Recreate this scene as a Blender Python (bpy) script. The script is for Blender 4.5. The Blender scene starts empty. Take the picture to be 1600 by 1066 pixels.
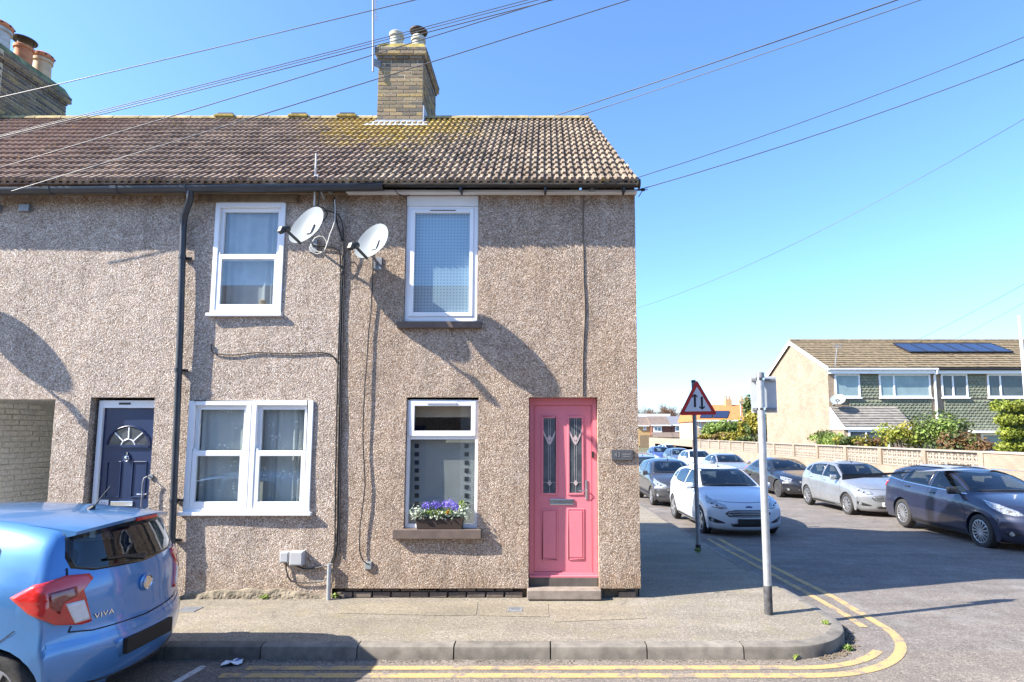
import bpy, bmesh, math, random
from mathutils import Vector, Matrix
from mathutils.bvhtree import BVHTree
random.seed(7)
R = math.radians
scene = bpy.context.scene
COL = scene.collection

# ---------------------------------------------------------------- camera
FPX, PPX, PPY, TANP = 900.0, 852.0, 589.0, 0.0979
CAM_D, EYE = 6.95, 1.92
PITCH = math.atan(TANP)
cam_data = bpy.data.cameras.new("camera")
cam_data.sensor_width = 36.0
cam_data.lens = FPX * 36.0 / 1600.0
cam_data.shift_x = -(PPX - 800.0) / 1600.0
cam_data.shift_y = (PPY - 533.0) / 1600.0
cam_data.clip_start = 0.05
cam_data.clip_end = 3000.0
cam = bpy.data.objects.new("camera", cam_data)
cam.location = (0.0, -CAM_D, EYE)
cam.rotation_euler = (math.pi / 2 + PITCH, 0.0, 0.0)
COL.objects.link(cam)
scene.camera = cam

# ---------------------------------------------------------------- light
TO_SUN = Vector((-3.15, -0.97, 2.54)).normalized()
world = bpy.data.worlds.new("World")
scene.world = world
world.use_nodes = True
wn = world.node_tree
wn.nodes.clear()
w_out = wn.nodes.new("ShaderNodeOutputWorld")
w_bg = wn.nodes.new("ShaderNodeBackground")
w_sky = wn.nodes.new("ShaderNodeTexSky")
w_sky.sky_type = 'NISHITA'
w_sky.sun_disc = False
w_sky.sun_elevation = math.asin(TO_SUN.z)
w_sky.sun_rotation = math.atan2(TO_SUN.x, TO_SUN.y)
w_sky.air_density = 1.0
w_sky.dust_density = 0.8
w_sky.ozone_density = 9.0
w_bg.inputs["Strength"].default_value = 0.125
wn.links.new(w_sky.outputs[0], w_bg.inputs[0])
wn.links.new(w_bg.outputs[0], w_out.inputs[0])
sun_data = bpy.data.lights.new("sun", 'SUN')
sun_data.energy = 4.5
sun_data.angle = R(0.53)
sun_data.color = (1.0, 0.93, 0.82)
sun = bpy.data.objects.new("sun", sun_data)
sun.rotation_euler = (-TO_SUN).to_track_quat('-Z', 'Y').to_euler()
sun.location = TO_SUN * 60
COL.objects.link(sun)
vs = scene.view_settings
vs.view_transform = 'Standard'
vs.look = 'None'
vs.exposure = 1.72
vs.gamma = 1.0
vs.use_curve_mapping = False

# ---------------------------------------------------------------- survey helper: where a sight line meets a plane
_CP, _SP = math.cos(PITCH), math.sin(PITCH)
def ray(px, py):
    x = (px - PPX) / FPX; y = -(py - PPY) / FPX
    return Vector((x, _CP - y * _SP, _SP + y * _CP))
def aty(px, py, Y=0.0):
    d = ray(px, py); k = (Y + CAM_D) / d.y
    return Vector((d.x * k, Y, EYE + d.z * k))
def atz(px, py, Z=0.0):
    d = ray(px, py); k = (Z - EYE) / d.z
    return Vector((d.x * k, -CAM_D + d.y * k, Z))

# ---------------------------------------------------------------- object helpers
def tag(o, label=None, cat=None, group=None, kind=None):
    if label: o["label"] = label
    if cat: o["category"] = cat
    if group: o["group"] = group
    if kind: o["kind"] = kind
    return o
def thing(name, loc, label, cat, rotz=0.0, group=None):
    o = bpy.data.objects.new(name, None)
    o.empty_display_size = 0.2
    o.location = loc
    o.rotation_euler = (0, 0, rotz)
    COL.objects.link(o)
    return tag(o, label, cat, group)
def adopt(o, parent, local=False):
    """local: the mesh is already in the parent's own space; else in world space"""
    if parent is None: return o
    o.parent = parent
    if not local and parent.parent is None:
        o.matrix_parent_inverse = (Matrix.Translation(parent.location) @ parent.rotation_euler.to_matrix().to_4x4()).inverted()
    return o
def inst(name, mesh, loc, parent, rot=(0, 0, 0), scale=(1, 1, 1), local=False):
    o = bpy.data.objects.new(name, mesh)
    o.location = loc; o.rotation_euler = rot; o.scale = scale
    COL.objects.link(o)
    return adopt(o, parent, local)

class MB:
    def __init__(self): self.v = []; self.f = []
    def add(self, vs, fs):
        n = len(self.v)
        self.v += [tuple(p) for p in vs]
        self.f += [tuple(i + n for i in f) for f in fs]
        return self
    def box(self, x0, x1, y0, y1, z0, z1):
        return self.add([(x0,y0,z0),(x1,y0,z0),(x1,y1,z0),(x0,y1,z0),(x0,y0,z1),(x1,y0,z1),(x1,y1,z1),(x0,y1,z1)],
                        [(0,3,2,1),(4,5,6,7),(0,1,5,4),(1,2,6,5),(2,3,7,6),(3,0,4,7)])
    def ring(self, x0, x1, z0, z1, l, r, b, t, y0, y1):
        self.box(x0, x0 + l, y0, y1, z0, z1); self.box(x1 - r, x1, y0, y1, z0, z1)
        self.box(x0 + l, x1 - r, y0, y1, z0, z0 + b); self.box(x0 + l, x1 - r, y0, y1, z1 - t, z1)
        return self
    def bar(self, a, b, w, h, up=(0, 0, 1)):
        a = Vector(a); b = Vector(b); d = (b - a).normalized(); u = Vector(up)
        s = d.cross(u)
        if s.length < 1e-4: s = d.cross(Vector((1, 0, 0)))
        s.normalize(); u = s.cross(d)
        s *= w / 2; u *= h / 2
        return self.add([a-s-u, a+s-u, a+s+u, a-s+u, b-s-u, b+s-u, b+s+u, b-s+u],
                        [(0,1,2,3),(7,6,5,4),(0,4,5,1),(1,5,6,2),(2,6,7,3),(3,7,4,0)])
    def tube(self, path, r, n=8, caps=True):
        path = [Vector(p) for p in path]; m = len(path)
        rs = r if isinstance(r, (list, tuple)) else [r] * m
        prev = None; vs = []
        for i, p in enumerate(path):
            d = (path[min(i+1, m-1)] - path[max(i-1, 0)]).normalized()
            if prev is None:
                u = d.cross(Vector((0, 0, 1)))
                if u.length < 1e-3: u = d.cross(Vector((1, 0, 0)))
            else:
                u = prev - d * prev.dot(d)
                if u.length < 1e-4: u = d.cross(Vector((0, 0, 1)))
            u.normalize(); prev = u; w = d.cross(u)
            for k in range(n):
                a = 2 * math.pi * k / n
                vs.append(p + (u * math.cos(a) + w * math.sin(a)) * rs[i])
        fs = []
        for i in range(m - 1):
            for k in range(n):
                k2 = (k + 1) % n
                fs.append((i*n+k, i*n+k2, (i+1)*n+k2, (i+1)*n+k))
        if caps:
            fs.append(tuple(range(n - 1, -1, -1))); fs.append(tuple((m-1)*n + k for k in range(n)))
        return self.add(vs, fs)
    def lathe(self, prof, origin=(0,0,0), axis='z', n=20, close=False):
        o = Vector(origin); vs = []; m = len(prof)
        for (r, h) in prof:
            for k in range(n):
                a = 2 * math.pi * k / n; c, s = r * math.cos(a), r * math.sin(a)
                vs.append(o + (Vector((c, s, h)) if axis == 'z' else Vector((c, h, -s)) if axis == 'y' else Vector((h, c, s))))
        fs = []
        for i in range(m if close else m - 1):
            j = (i + 1) % m
            for k in range(n):
                k2 = (k + 1) % n
                fs.append((i*n+k, i*n+k2, j*n+k2, j*n+k))
        if not close:
            if prof[0][0] > 1e-6: fs.append(tuple(range(n - 1, -1, -1)))
            if prof[-1][0] > 1e-6: fs.append(tuple((m-1)*n + k for k in range(n)))
        return self.add(vs, fs)
    def prism(self, poly, fn0, fn1):
        """poly of 2-d points; fn0/fn1 map a point to the two faces"""
        n = len(poly)
        vs = [fn0(*p) for p in poly] + [fn1(*p) for p in poly]
        fs = [tuple(range(n - 1, -1, -1)), tuple(range(n, 2 * n))]
        fs += [(i, (i+1) % n, n + (i+1) % n, n + i) for i in range(n)]
        return self.add(vs, fs)
    def mesh(self, name, mat, bevel=0.0, smooth=None, segs=2):
        me = bpy.data.meshes.new(name)
        bm = bmesh.new()
        bv = [bm.verts.new(p) for p in self.v]
        for f in self.f:
            try: bm.faces.new([bv[i] for i in f])
            except ValueError: pass
        bmesh.ops.remove_doubles(bm, verts=bm.verts, dist=1e-6)
        bmesh.ops.recalc_face_normals(bm, faces=bm.faces)
        if bevel > 0:
            es = [e for e in bm.edges if len(e.link_faces) == 2 and e.calc_face_angle(0) > 0.6]
            bmesh.ops.bevel(bm, geom=es, offset=bevel, segments=segs, profile=0.6, affect='EDGES', clamp_overlap=True)
        bm.to_mesh(me); bm.free()
        for m in (mat if isinstance(mat, (list, tuple)) else [mat]): me.materials.append(m)
        if smooth is not None:
            for p in me.polygons: p.use_smooth = True
            me.set_sharp_from_angle(angle=R(smooth))
        return me
    def build(self, name, mat, parent=None, bevel=0.0, smooth=None, local=False, segs=2):
        me = self.mesh(name, mat, bevel, smooth, segs)
        o = bpy.data.objects.new(name, me)
        COL.objects.link(o)
        return adopt(o, parent, local)
def raw(name, vs, fs, mat, parent=None, smooth=False, local=False):
    me = bpy.data.meshes.new(name)
    me.from_pydata([tuple(v) for v in vs], [], fs)
    me.materials.append(mat)
    if smooth:
        me.polygons.foreach_set("use_smooth", [True] * len(me.polygons))
    me.update()
    o = bpy.data.objects.new(name, me)
    COL.objects.link(o)
    return adopt(o, parent, local)
def text_part(name, s, size, mat, mtx, parent, local=False, depth=0.002, spacing=1.0, sx=1.0):
    cu = bpy.data.curves.new(name, 'FONT')
    cu.body = s; cu.size = size; cu.extrude = depth; cu.align_x = 'CENTER'; cu.align_y = 'CENTER'
    cu.space_character = spacing
    t = bpy.data.objects.new(name, cu); COL.objects.link(t)
    dg = bpy.context.evaluated_depsgraph_get()
    me = bpy.data.meshes.new_from_object(t.evaluated_get(dg))
    bpy.data.objects.remove(t); bpy.data.curves.remove(cu)
    me.transform(mtx @ Matrix.Diagonal((sx, 1, 1, 1)))
    me.materials.clear(); me.materials.append(mat)
    o = bpy.data.objects.new(name, me); COL.objects.link(o)
    return adopt(o, parent, local)

# ---------------------------------------------------------------- materials
class NT:
    def __init__(self, name):
        self.m = bpy.data.materials.new(name); self.m.use_nodes = True
        self.t = self.m.node_tree; self.n = self.t.nodes; self.l = self.t.links
        self.b = self.n["Principled BSDF"]
        self.out = self.n["Material Output"]
        self.tc = None
    def node(self, typ, **kw):
        nd = self.n.new(typ)
        for k, v in kw.items(): setattr(nd, k, v)
        return nd
    def link(self, a, b): self.l.new(a, b)
    def coord(self, kind='world'):
        if kind == 'world':
            g = self.node("ShaderNodeNewGeometry"); return g.outputs["Position"]
        g = self.node("ShaderNodeTexCoord"); return g.outputs["Object"]
    def noise(self, vec, scale, detail=3.0, rough=0.55):
        nd = self.node("ShaderNodeTexNoise"); nd.inputs["Scale"].default_value = scale
        nd.inputs["Detail"].default_value = detail; nd.inputs["Roughness"].default_value = rough
        self.link(vec, nd.inputs["Vector"]); return nd.outputs["Fac"]
    def voro(self, vec, scale, feat='F1', out="Color"):
        nd = self.node("ShaderNodeTexVoronoi", feature=feat); nd.inputs["Scale"].default_value = scale
        self.link(vec, nd.inputs["Vector"]); return nd.outputs[out]
    def ramp(self, fac, stops, interp='LINEAR'):
        nd = self.node("ShaderNodeValToRGB"); cr = nd.color_ramp; cr.interpolation = interp
        while len(cr.elements) < len(stops): cr.elements.new(0.5)
        for e, (p, c) in zip(cr.elements, stops):
            e.position = p; e.color = (c, c, c, 1) if isinstance(c, (int, float)) else (*c, 1)
        self.link(fac, nd.inputs["Fac"]); return nd.outputs["Color"]
    def mix(self, fac, a, b, mode='MIX'):
        nd = self.node("ShaderNodeMix", data_type='RGBA', blend_type=mode)
        for s, v in ((nd.inputs[0], fac), (nd.inputs[6], a), (nd.inputs[7], b)):
            if isinstance(v, (int, float)): s.default_value = v if s == nd.inputs[0] else (v, v, v, 1)
            elif isinstance(v, tuple): s.default_value = (*v, 1)
            else: self.link(v, s)
        return nd.outputs[2]
    def math(self, op, a, b=0.0, c=None, clamp=False):
        nd = self.node("ShaderNodeMath", operation=op, use_clamp=clamp)
        for s, v in zip(nd.inputs, (a, b, c)):
            if v is None: continue
            if isinstance(v, (int, float)): s.default_value = v
            else: self.link(v, s)
        return nd.outputs[0]
    def sep(self, vec):
        nd = self.node("ShaderNodeSeparateXYZ"); self.link(vec, nd.inputs[0]); return nd.outputs
    def mapping(self, vec, scale=(1,1,1), rot=(0,0,0), loc=(0,0,0)):
        nd = self.node("ShaderNodeMapping"); nd.inputs["Scale"].default_value = scale
        nd.inputs["Rotation"].default_value = rot; nd.inputs["Location"].default_value = loc
        self.link(vec, nd.inputs["Vector"]); return nd.outputs[0]
    def bump(self, h, strength=0.4, dist=0.01, prev=None):
        nd = self.node("ShaderNodeBump"); nd.inputs["Strength"].default_value = strength
        nd.inputs["Distance"].default_value = dist; self.link(h, nd.inputs["Height"])
        if prev is not None: self.link(prev, nd.inputs["Normal"])
        self.link(nd.outputs[0], self.b.inputs["Normal"]); return nd.outputs[0]
    def base(self, c):
        if isinstance(c, tuple): self.b.inputs["Base Color"].default_value = (*c, 1)
        else: self.link(c, self.b.inputs["Base Color"])
    def set(self, **kw):
        for k, v in kw.items():
            s = self.b.inputs[k.replace("_", " ")]
            if isinstance(v, (int, float)): s.default_value = v
            elif isinstance(v, tuple): s.default_value = (*v, 1)
            else: self.link(v, s)
        return self
def rgb(r, g, b):
    f = lambda c: ((c / 255 + 0.055) / 1.055) ** 2.4 if c > 10 else c / 255 / 12.92
    return (f(r), f(g), f(b))
def plain(name, col, rough=0.6, var=0.12, scale=6.0, bump=0.0, bscale=60.0, metal=0.0, rnd=0.0, **kw):
    t = NT(name); v = t.coord('world')
    n = t.noise(v, scale, 4.0)
    lo = tuple(c * (1 - var) for c in col); hi = tuple(min(1, c * (1 + var)) for c in col)
    c = t.ramp(n, [(0.3, lo), (0.7, hi)])
    if rnd:
        oi = t.node("ShaderNodeObjectInfo")
        k = t.math('MULTIPLY_ADD', oi.outputs["Random"], 2 * rnd, 1 - rnd)
        c = t.mix(1.0, c, t.ramp(oi.outputs["Random"], [(0, 1 - rnd), (1, 1.0)]), 'MULTIPLY')
    t.base(c); t.set(Roughness=rough, Metallic=metal, **kw)
    if bump: t.bump(t.noise(v, bscale, 3.0), bump, 0.004)
    return t.m
M = {}
def pebbledash(name, warm, pale, grey=0.0, tint=(1.0, 0.962, 0.91)):
    t = NT(name); v = t.coord('world')
    cell = t.sep(t.voro(v, 82.0))[0]
    dist = t.voro(v, 82.0, 'F1', "Distance")
    stops = [(0.0, (0.20, 0.145, 0.11)), (0.12, (0.30, 0.215, 0.155)), (0.30, (0.40, 0.31, 0.24)), (0.5, (0.47, 0.385, 0.315)),
             (0.68, (0.385, 0.33, 0.30)), (0.82, (0.55, 0.47, 0.405)), (1.0, (0.70, 0.63, 0.56))]
    c = t.ramp(cell, [(p, tuple((x + (sum(k) / 3 * 1.03 - x) * grey) * pale for x in k)) for p, k in stops])
    big = t.noise(v, 0.9, 4.0)
    c = t.mix(t.ramp(big, [(0.35, 0.0), (0.75, 0.55)]), c, t.mix(1.0, c, warm, 'MULTIPLY'))
    med = t.noise(v, 5.5, 5.0, 0.65)
    c = t.mix(1.0, c, t.ramp(med, [(0.28, 0.80), (0.62, 1.08)]), 'MULTIPLY')
    # brown run-off stains under the eaves and damp at the foot
    z = t.sep(v)[2]
    st = t.noise(t.mapping(v, (9, 9, 1.2)), 1.0, 4.0)
    top = t.math('MULTIPLY', t.math('MULTIPLY_ADD', z, 5.0, -23.3, True), t.ramp(st, [(0.35, 0.0), (0.6, 1.0)]))
    c = t.mix(t.math('MULTIPLY', top, 0.7), c, t.mix(1.0, c, (0.62, 0.42, 0.22), 'MULTIPLY'))
    foot = t.math('MULTIPLY', t.math('MULTIPLY_ADD', z, -2.6, 1.15, True), t.ramp(t.noise(v, 3.0, 5.0), [(0.4, 0.0), (0.65, 1.0)]))
    c = t.mix(t.math('MULTIPLY', foot, 0.6), c, t.mix(1.0, c, (0.66, 0.56, 0.42), 'MULTIPLY'))
    run = t.noise(t.mapping(v, (4.5, 4.5, 0.35)), 1.0, 4.0, 0.6)
    c = t.mix(1.0, c, t.ramp(run, [(0.30, 0.86), (0.62, 1.05)]), 'MULTIPLY')
    c = t.mix(1.0, c, tint, 'MULTIPLY')
    gap = t.ramp(dist, [(0.35, 1.0), (0.8, 0.6)])
    t.base(t.mix(1.0, c, gap, 'MULTIPLY')); t.set(Roughness=0.9)
    h = t.math('MULTIPLY', t.math('SUBTRACT', 1.0, dist), t.math('MULTIPLY_ADD', cell, 0.6, 0.4))
    n1 = t.bump(t.noise(v, 7.0, 4.0, 0.6), 0.32, 0.03)
    t.bump(h, 0.55, 0.011, n1)
    return t.m
M['pebble_end'] = pebbledash("pebbledash_warm", (1.0, 0.85, 0.66), 0.96)
M['pebble_mid'] = pebbledash("pebbledash_grey", (1.0, 0.98, 0.95), 1.12, 0.15)

def tile_mat(name, left):
    t = NT(name); v = t.coord('world')
    oi = t.node("ShaderNodeObjectInfo")
    cell = t.sep(t.voro(t.mapping(v, (5.5, 4.0, 0.01)), 1.0))[0]
    a, b = ((0.150, 0.112, 0.080), (0.320, 0.250, 0.180))
    if left: a, b = ((0.150, 0.104, 0.078), (0.300, 0.218, 0.160))
    c = t.ramp(t.math('MULTIPLY_ADD', oi.outputs["Random"], 0.5, t.math('MULTIPLY', cell, 0.5)), [(0.1, a), (0.9, b)])
    if left:
        x = t.sep(v)[0]
        red = t.math('MULTIPLY', t.math('MULTIPLY_ADD', x, -0.55, -3.1, True), 0.5)
        c = t.mix(red, c, (0.25, 0.135, 0.095))
    c = t.mix(1.0, c, t.ramp(t.noise(v, 9.0, 6.0, 0.7), [(0.25, 0.62), (0.7, 1.25)]), 'MULTIPLY')
    # pale crusty lichen
    pl = t.ramp(t.noise(v, 7.0, 8.0, 0.8), [(0.57, 0.0), (0.66, 1.0)])
    c = t.mix(t.math('MULTIPLY', pl, 0.55), c, (0.42, 0.38, 0.30))
    # yellow lichen thick round the chimney and along the verge
    d = t.node("ShaderNodeVectorMath", operation='DISTANCE'); t.link(t.mapping(v, (1, 1.15, 0.0)), d.inputs[0]); d.inputs[1].default_value = (-2.45, 2.55, 0.0)
    near = t.math('MULTIPLY_ADD', d.outputs["Value"], -0.26, 0.52)
    ylo = t.ramp(t.math('ADD', t.noise(v, 4.5, 7.0, 0.72), near), [(0.60, 0.0), (0.80, 1.0)])
    c = t.mix(t.math('MULTIPLY', t.math('MULTIPLY', ylo, t.ramp(t.noise(v, 13.0, 5.0, 0.7), [(0.36, 0.15), (0.56, 1.0)])), 0.85), c, t.ramp(t.noise(v, 18.0, 3.0), [(0.35, (0.36, 0.23, 0.02)), (0.65, (0.50, 0.37, 0.07))]))
    y2 = t.ramp(t.noise(t.mapping(v, (1, 1, 1), loc=(3, 7, 1)), 8.0, 6.0, 0.75), [(0.62, 0.0), (0.67, 1.0)])
    c = t.mix(t.math('MULTIPLY', y2, 0.75), c, (0.48, 0.30, 0.05))
    og = t.ramp(t.noise(t.mapping(v, (1, 1, 1), loc=(13, 2, 5)), 5.0, 6.0, 0.75), [(0.66, 0.0), (0.70, 1.0)])
    c = t.mix(t.math('MULTIPLY', og, 0.7), c, (0.36, 0.13, 0.04))
    t.base(c); t.set(Roughness=0.9)
    t.bump(t.noise(v, 45.0, 4.0, 0.7), 0.5, 0.008)
    return t.m
M['tile_end'] = tile_mat("roof_tile_brown_lichen", False)
M['tile_mid'] = tile_mat("roof_tile_red_brown", True)
M['ridge'] = plain("ridge_mortar", (0.30, 0.24, 0.12), 0.95, 0.35, 7.0, 0.5, 40)

def brickmat(name, cols, lichen=0.0, soot=None):
    t = NT(name); v = t.coord('world'); oi = t.node("ShaderNodeObjectInfo")
    n = len(cols)
    c = t.ramp(oi.outputs["Random"], [(i / n, k) for i, k in enumerate(cols)], 'CONSTANT')
    c = t.mix(1.0, c, t.ramp(t.noise(v, 30.0, 5.0, 0.7), [(0.3, 0.70), (0.7, 1.2)]), 'MULTIPLY')
    if lichen:
        c = t.mix(t.math('MULTIPLY', t.ramp(t.noise(v, 5.0, 6.0, 0.7), [(0.55, 0.0), (0.68, 1.0)]), lichen), c, (0.42, 0.27, 0.06))
    t.base(c); t.set(Roughness=0.92); t.bump(t.noise(v, 60.0, 3.0), 0.6, 0.006)
    return t.m
M['stock'] = brickmat("yellow_stock_brick", [(0.25,0.19,0.11),(0.19,0.145,0.09),(0.29,0.215,0.12),(0.15,0.12,0.085),(0.22,0.16,0.10),(0.32,0.23,0.10),(0.13,0.11,0.085),(0.24,0.18,0.115)], 0.35)
M['stock_dark'] = brickmat("sooty_stock_brick", [(0.12,0.10,0.085),(0.17,0.14,0.11),(0.10,0.085,0.075),(0.20,0.16,0.12),(0.14,0.115,0.09)], 0.5)
M['plinth_brick'] = brickmat("dark_plinth_brick", [(0.12,0.095,0.08),(0.16,0.125,0.10),(0.10,0.085,0.075),(0.19,0.15,0.12)], 0.0)
M['white_brick'] = brickmat("white_painted_brick", [(0.82,0.80,0.74),(0.84,0.82,0.76),(0.80,0.78,0.71),(0.83,0.81,0.75)], 0.0)
M['mortar'] = plain("lime_mortar", (0.46, 0.41, 0.29), 0.95, 0.25, 12, 0.4)
M['mortar_dark'] = plain("dirty_mortar", (0.17, 0.15, 0.12), 0.95, 0.3, 9, 0.5, 30)
M['mossy'] = plain("mossy_flaunching", (0.26, 0.20, 0.05), 0.95, 0.55, 9, 0.8, 30)
M['mossy_green'] = plain("mossy_cap", (0.15, 0.17, 0.085), 0.95, 0.6, 6, 0.9, 25)
M['crumble'] = plain("crumbling_render", (0.22, 0.185, 0.135), 0.95, 0.5, 9, 0.9, 28)
M['upvc'] = plain("white_upvc", (0.80, 0.81, 0.82), 0.30, 0.03, 3)
M['white_wood'] = plain("white_painted_board", (0.74, 0.75, 0.76), 0.45, 0.05, 4)
M['sill_brown'] = plain("brown_painted_sill", (0.125, 0.092, 0.076), 0.7, 0.18, 8, 0.3)
M['wood'] = plain("weathered_timber", (0.20, 0.145, 0.09), 0.85, 0.3, 12, 0.4)
M['pink'] = plain("pink_door_paint", (0.68, 0.20, 0.245), 0.36, 0.04, 2.5)
M['navy'] = plain("navy_door_paint", (0.010, 0.024, 0.078), 0.36, 0.1, 4)
M['gutter_black'] = plain("black_gutter_plastic", (0.022, 0.020, 0.020), 0.4, 0.2, 5)
M['gutter_grey'] = plain("slate_grey_gutter_plastic", (0.040, 0.044, 0.052), 0.35, 0.2, 5)
M['lead'] = plain("lead_flashing", (0.36, 0.38, 0.42), 0.55, 0.2, 10, 0.3)
M['terracotta'] = plain("terracotta_pot", (0.50, 0.19, 0.085), 0.8, 0.2, 12, 0.2)
M['buff_pot'] = plain("buff_pot", (0.52, 0.38, 0.24), 0.8, 0.2, 9, 0.2)
M['grey_pot'] = plain("grey_pot", (0.42, 0.42, 0.40), 0.8, 0.25, 9, 0.2)
M['white_pot'] = plain("white_pot", (0.42, 0.40, 0.33), 0.8, 0.25, 9, 0.2)
M['cowl'] = plain("rusty_cowl", (0.07, 0.045, 0.035), 0.6, 0.4, 15)
M['black'] = plain("black_plastic", (0.018, 0.018, 0.019), 0.45, 0.2, 5)
M['cable'] = plain("black_cable", (0.022, 0.022, 0.024), 0.5, 0.1, 5)
M['cable_grey'] = plain("grey_overhead_wire", (0.10, 0.10, 0.105), 0.45, 0.1, 5)
M['cable_white'] = plain("white_cable", (0.62, 0.62, 0.60), 0.5, 0.05, 5)
M['dish'] = plain("grey_dish_enamel", (0.25, 0.27, 0.27), 0.32, 0.06, 5)
M['steel'] = plain("galvanised_steel", (0.42, 0.44, 0.46), 0.5, 0.14, 14, metal=0.55)
M['steel_dull'] = plain("weathered_galvanised_steel", (0.25, 0.26, 0.28), 0.55, 0.2, 14, metal=0.4)
M['chrome'] = plain("polished_chrome", (0.72, 0.72, 0.72), 0.12, 0.04, 5, metal=1.0)
M['grey_box'] = plain("grey_meter_plastic", (0.42, 0.43, 0.44), 0.5, 0.06, 5)
M['slate'] = plain("slate_plaque", (0.075, 0.078, 0.085), 0.6, 0.2, 14)
M['etch'] = plain("pale_etching", (0.20, 0.205, 0.21), 0.7, 0.1, 14)
M['step'] = plain("worn_stone_step", (0.24, 0.20, 0.165), 0.9, 0.25, 9, 0.5)
M['step_dark'] = plain("dark_step_riser", (0.10, 0.085, 0.075), 0.9, 0.2, 9, 0.4)
M['paper'] = plain("paper", (0.74, 0.74, 0.78), 0.7, 0.05, 8)
M['ink'] = plain("faint_ink", (0.35, 0.32, 0.45), 0.7, 0.05, 8)
M['blueprint'] = plain("blue_print", (0.12, 0.22, 0.42), 0.6, 0.2, 20)
M['soil'] = plain("potting_soil", (0.035, 0.026, 0.02), 0.95, 0.3, 40)
M['room'] = plain("dark_room", (0.10, 0.095, 0.09), 0.9, 0.2, 3)

def asphalt(name, lo, hi, speck, scale, stain=None, sand=0.0, cracks=True):
    t = NT(name); v = t.coord('world')
    c = t.ramp(t.noise(v, 1.3, 6.0, 0.65), [(0.30, lo), (0.70, hi)])
    cell = t.sep(t.voro(v, scale))[0]
    c = t.mix(1.0, c, t.ramp(cell, [(0.0, 1 - speck), (0.8, 1.0 + speck * 0.4), (1.0, 1.0 + speck * 1.6)]), 'MULTIPLY')
    # patched and worn strips that run with the street
    streak = t.noise(t.mapping(v, (0.35, 2.6, 1.0)), 1.0, 5.0, 0.6)
    c = t.mix(1.0, c, t.ramp(streak, [(0.3, 0.78), (0.7, 1.14)]), 'MULTIPLY')
    if cracks:
        wv = t.node("ShaderNodeVectorMath", operation='MULTIPLY_ADD')
        t.link(v, wv.inputs[0]); wv.inputs[1].default_value = (1, 1, 1)
        nz = t.node("ShaderNodeTexNoise"); nz.inputs["Scale"].default_value = 3.0; t.link(v, nz.inputs["Vector"]); 
        sc = t.node("ShaderNodeVectorMath", operation='SCALE'); t.link(nz.outputs["Color"], sc.inputs[0]); sc.inputs["Scale"].default_value = 0.35
        t.link(sc.outputs[0], wv.inputs[2])
        e = t.voro(wv.outputs[0], 0.55, 'DISTANCE_TO_EDGE', "Distance")
        cr = t.ramp(e, [(0.0, 1.0), (0.006, 0.0)])
        msk = t.ramp(t.noise(v, 0.8, 2.0), [(0.5, 0.0), (0.62, 1.0)])
        c = t.mix(t.math('MULTIPLY', t.math('MULTIPLY', cr, msk), 0.6), c, (0.05, 0.045, 0.04))
    if stain:
        c = t.mix(t.math('MULTIPLY', t.ramp(t.noise(v, 2.2, 6.0, 0.7), [(0.50, 0.0), (0.66, 1.0)]), stain[1]), c, stain[0])
    t.base(c); t.set(Roughness=0.92)
    n1 = t.bump(t.noise(v, 14.0, 4.0), 0.25, 0.02)
    t.bump(t.voro(v, scale, 'F1', "Distance"), 0.55, 0.006, n1)
    return t.m
M['road'] = asphalt("road_asphalt", (0.150, 0.128, 0.108), (0.200, 0.170, 0.142), 0.35, 75.0, ((0.115, 0.10, 0.088), 0.6))
M['road_side'] = asphalt("side_road_asphalt", (0.128, 0.112, 0.100), (0.180, 0.155, 0.135), 0.35, 75.0, ((0.26, 0.25, 0.235), 0.35))
M['pavement'] = asphalt("pavement_asphalt", (0.185, 0.160, 0.126), (0.250, 0.218, 0.174), 0.33, 85.0, ((0.20, 0.175, 0.105), 0.55))
def moss_on(m):
    return m
M['patch'] = asphalt("pavement_repair", (0.195, 0.168, 0.125), (0.245, 0.210, 0.155), 0.3, 85.0, None, cracks=False)
M['kerb'] = plain("concrete_kerb", (0.195, 0.175, 0.148), 0.9, 0.3, 8, 0.5, 90, rnd=0.3)
M['yellow'] = (lambda t: t)(None)
def worn(name, col, under, amt, scale):
    t = NT(name); v = t.coord('world')
    m = t.ramp(t.noise(v, scale, 8.0, 0.75), [(amt, 1.0), (amt + 0.10, 0.0)])
    c = t.mix(1.0, col, t.ramp(t.noise(v, 60.0, 3.0), [(0.3, 0.82), (0.7, 1.1)]), 'MULTIPLY')
    t.base(t.mix(m, c, under)); t.set(Roughness=0.85); t.bump(t.voro(v, 80.0, 'F1', "Distance"), 0.4, 0.005)
    return t.m
M['yellow'] = worn("worn_yellow_line", (0.43, 0.295, 0.125), (0.20, 0.17, 0.14), 0.40, 6.0)
M['white_line'] = worn("worn_white_line", (0.55, 0.55, 0.54), (0.19, 0.165, 0.145), 0.38, 8.0)
M['gravel'] = plain("gutter_grit", (0.15, 0.12, 0.085), 0.95, 0.5, 22, 0.9, 60)
M['ground'] = plain("dry_grass", (0.10, 0.095, 0.04), 0.95, 0.4, 0.6, 0.6, 8)
M['lawn'] = plain("rough_grass", (0.125, 0.105, 0.04), 0.95, 0.45, 2.0, 0.8, 14)

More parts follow.
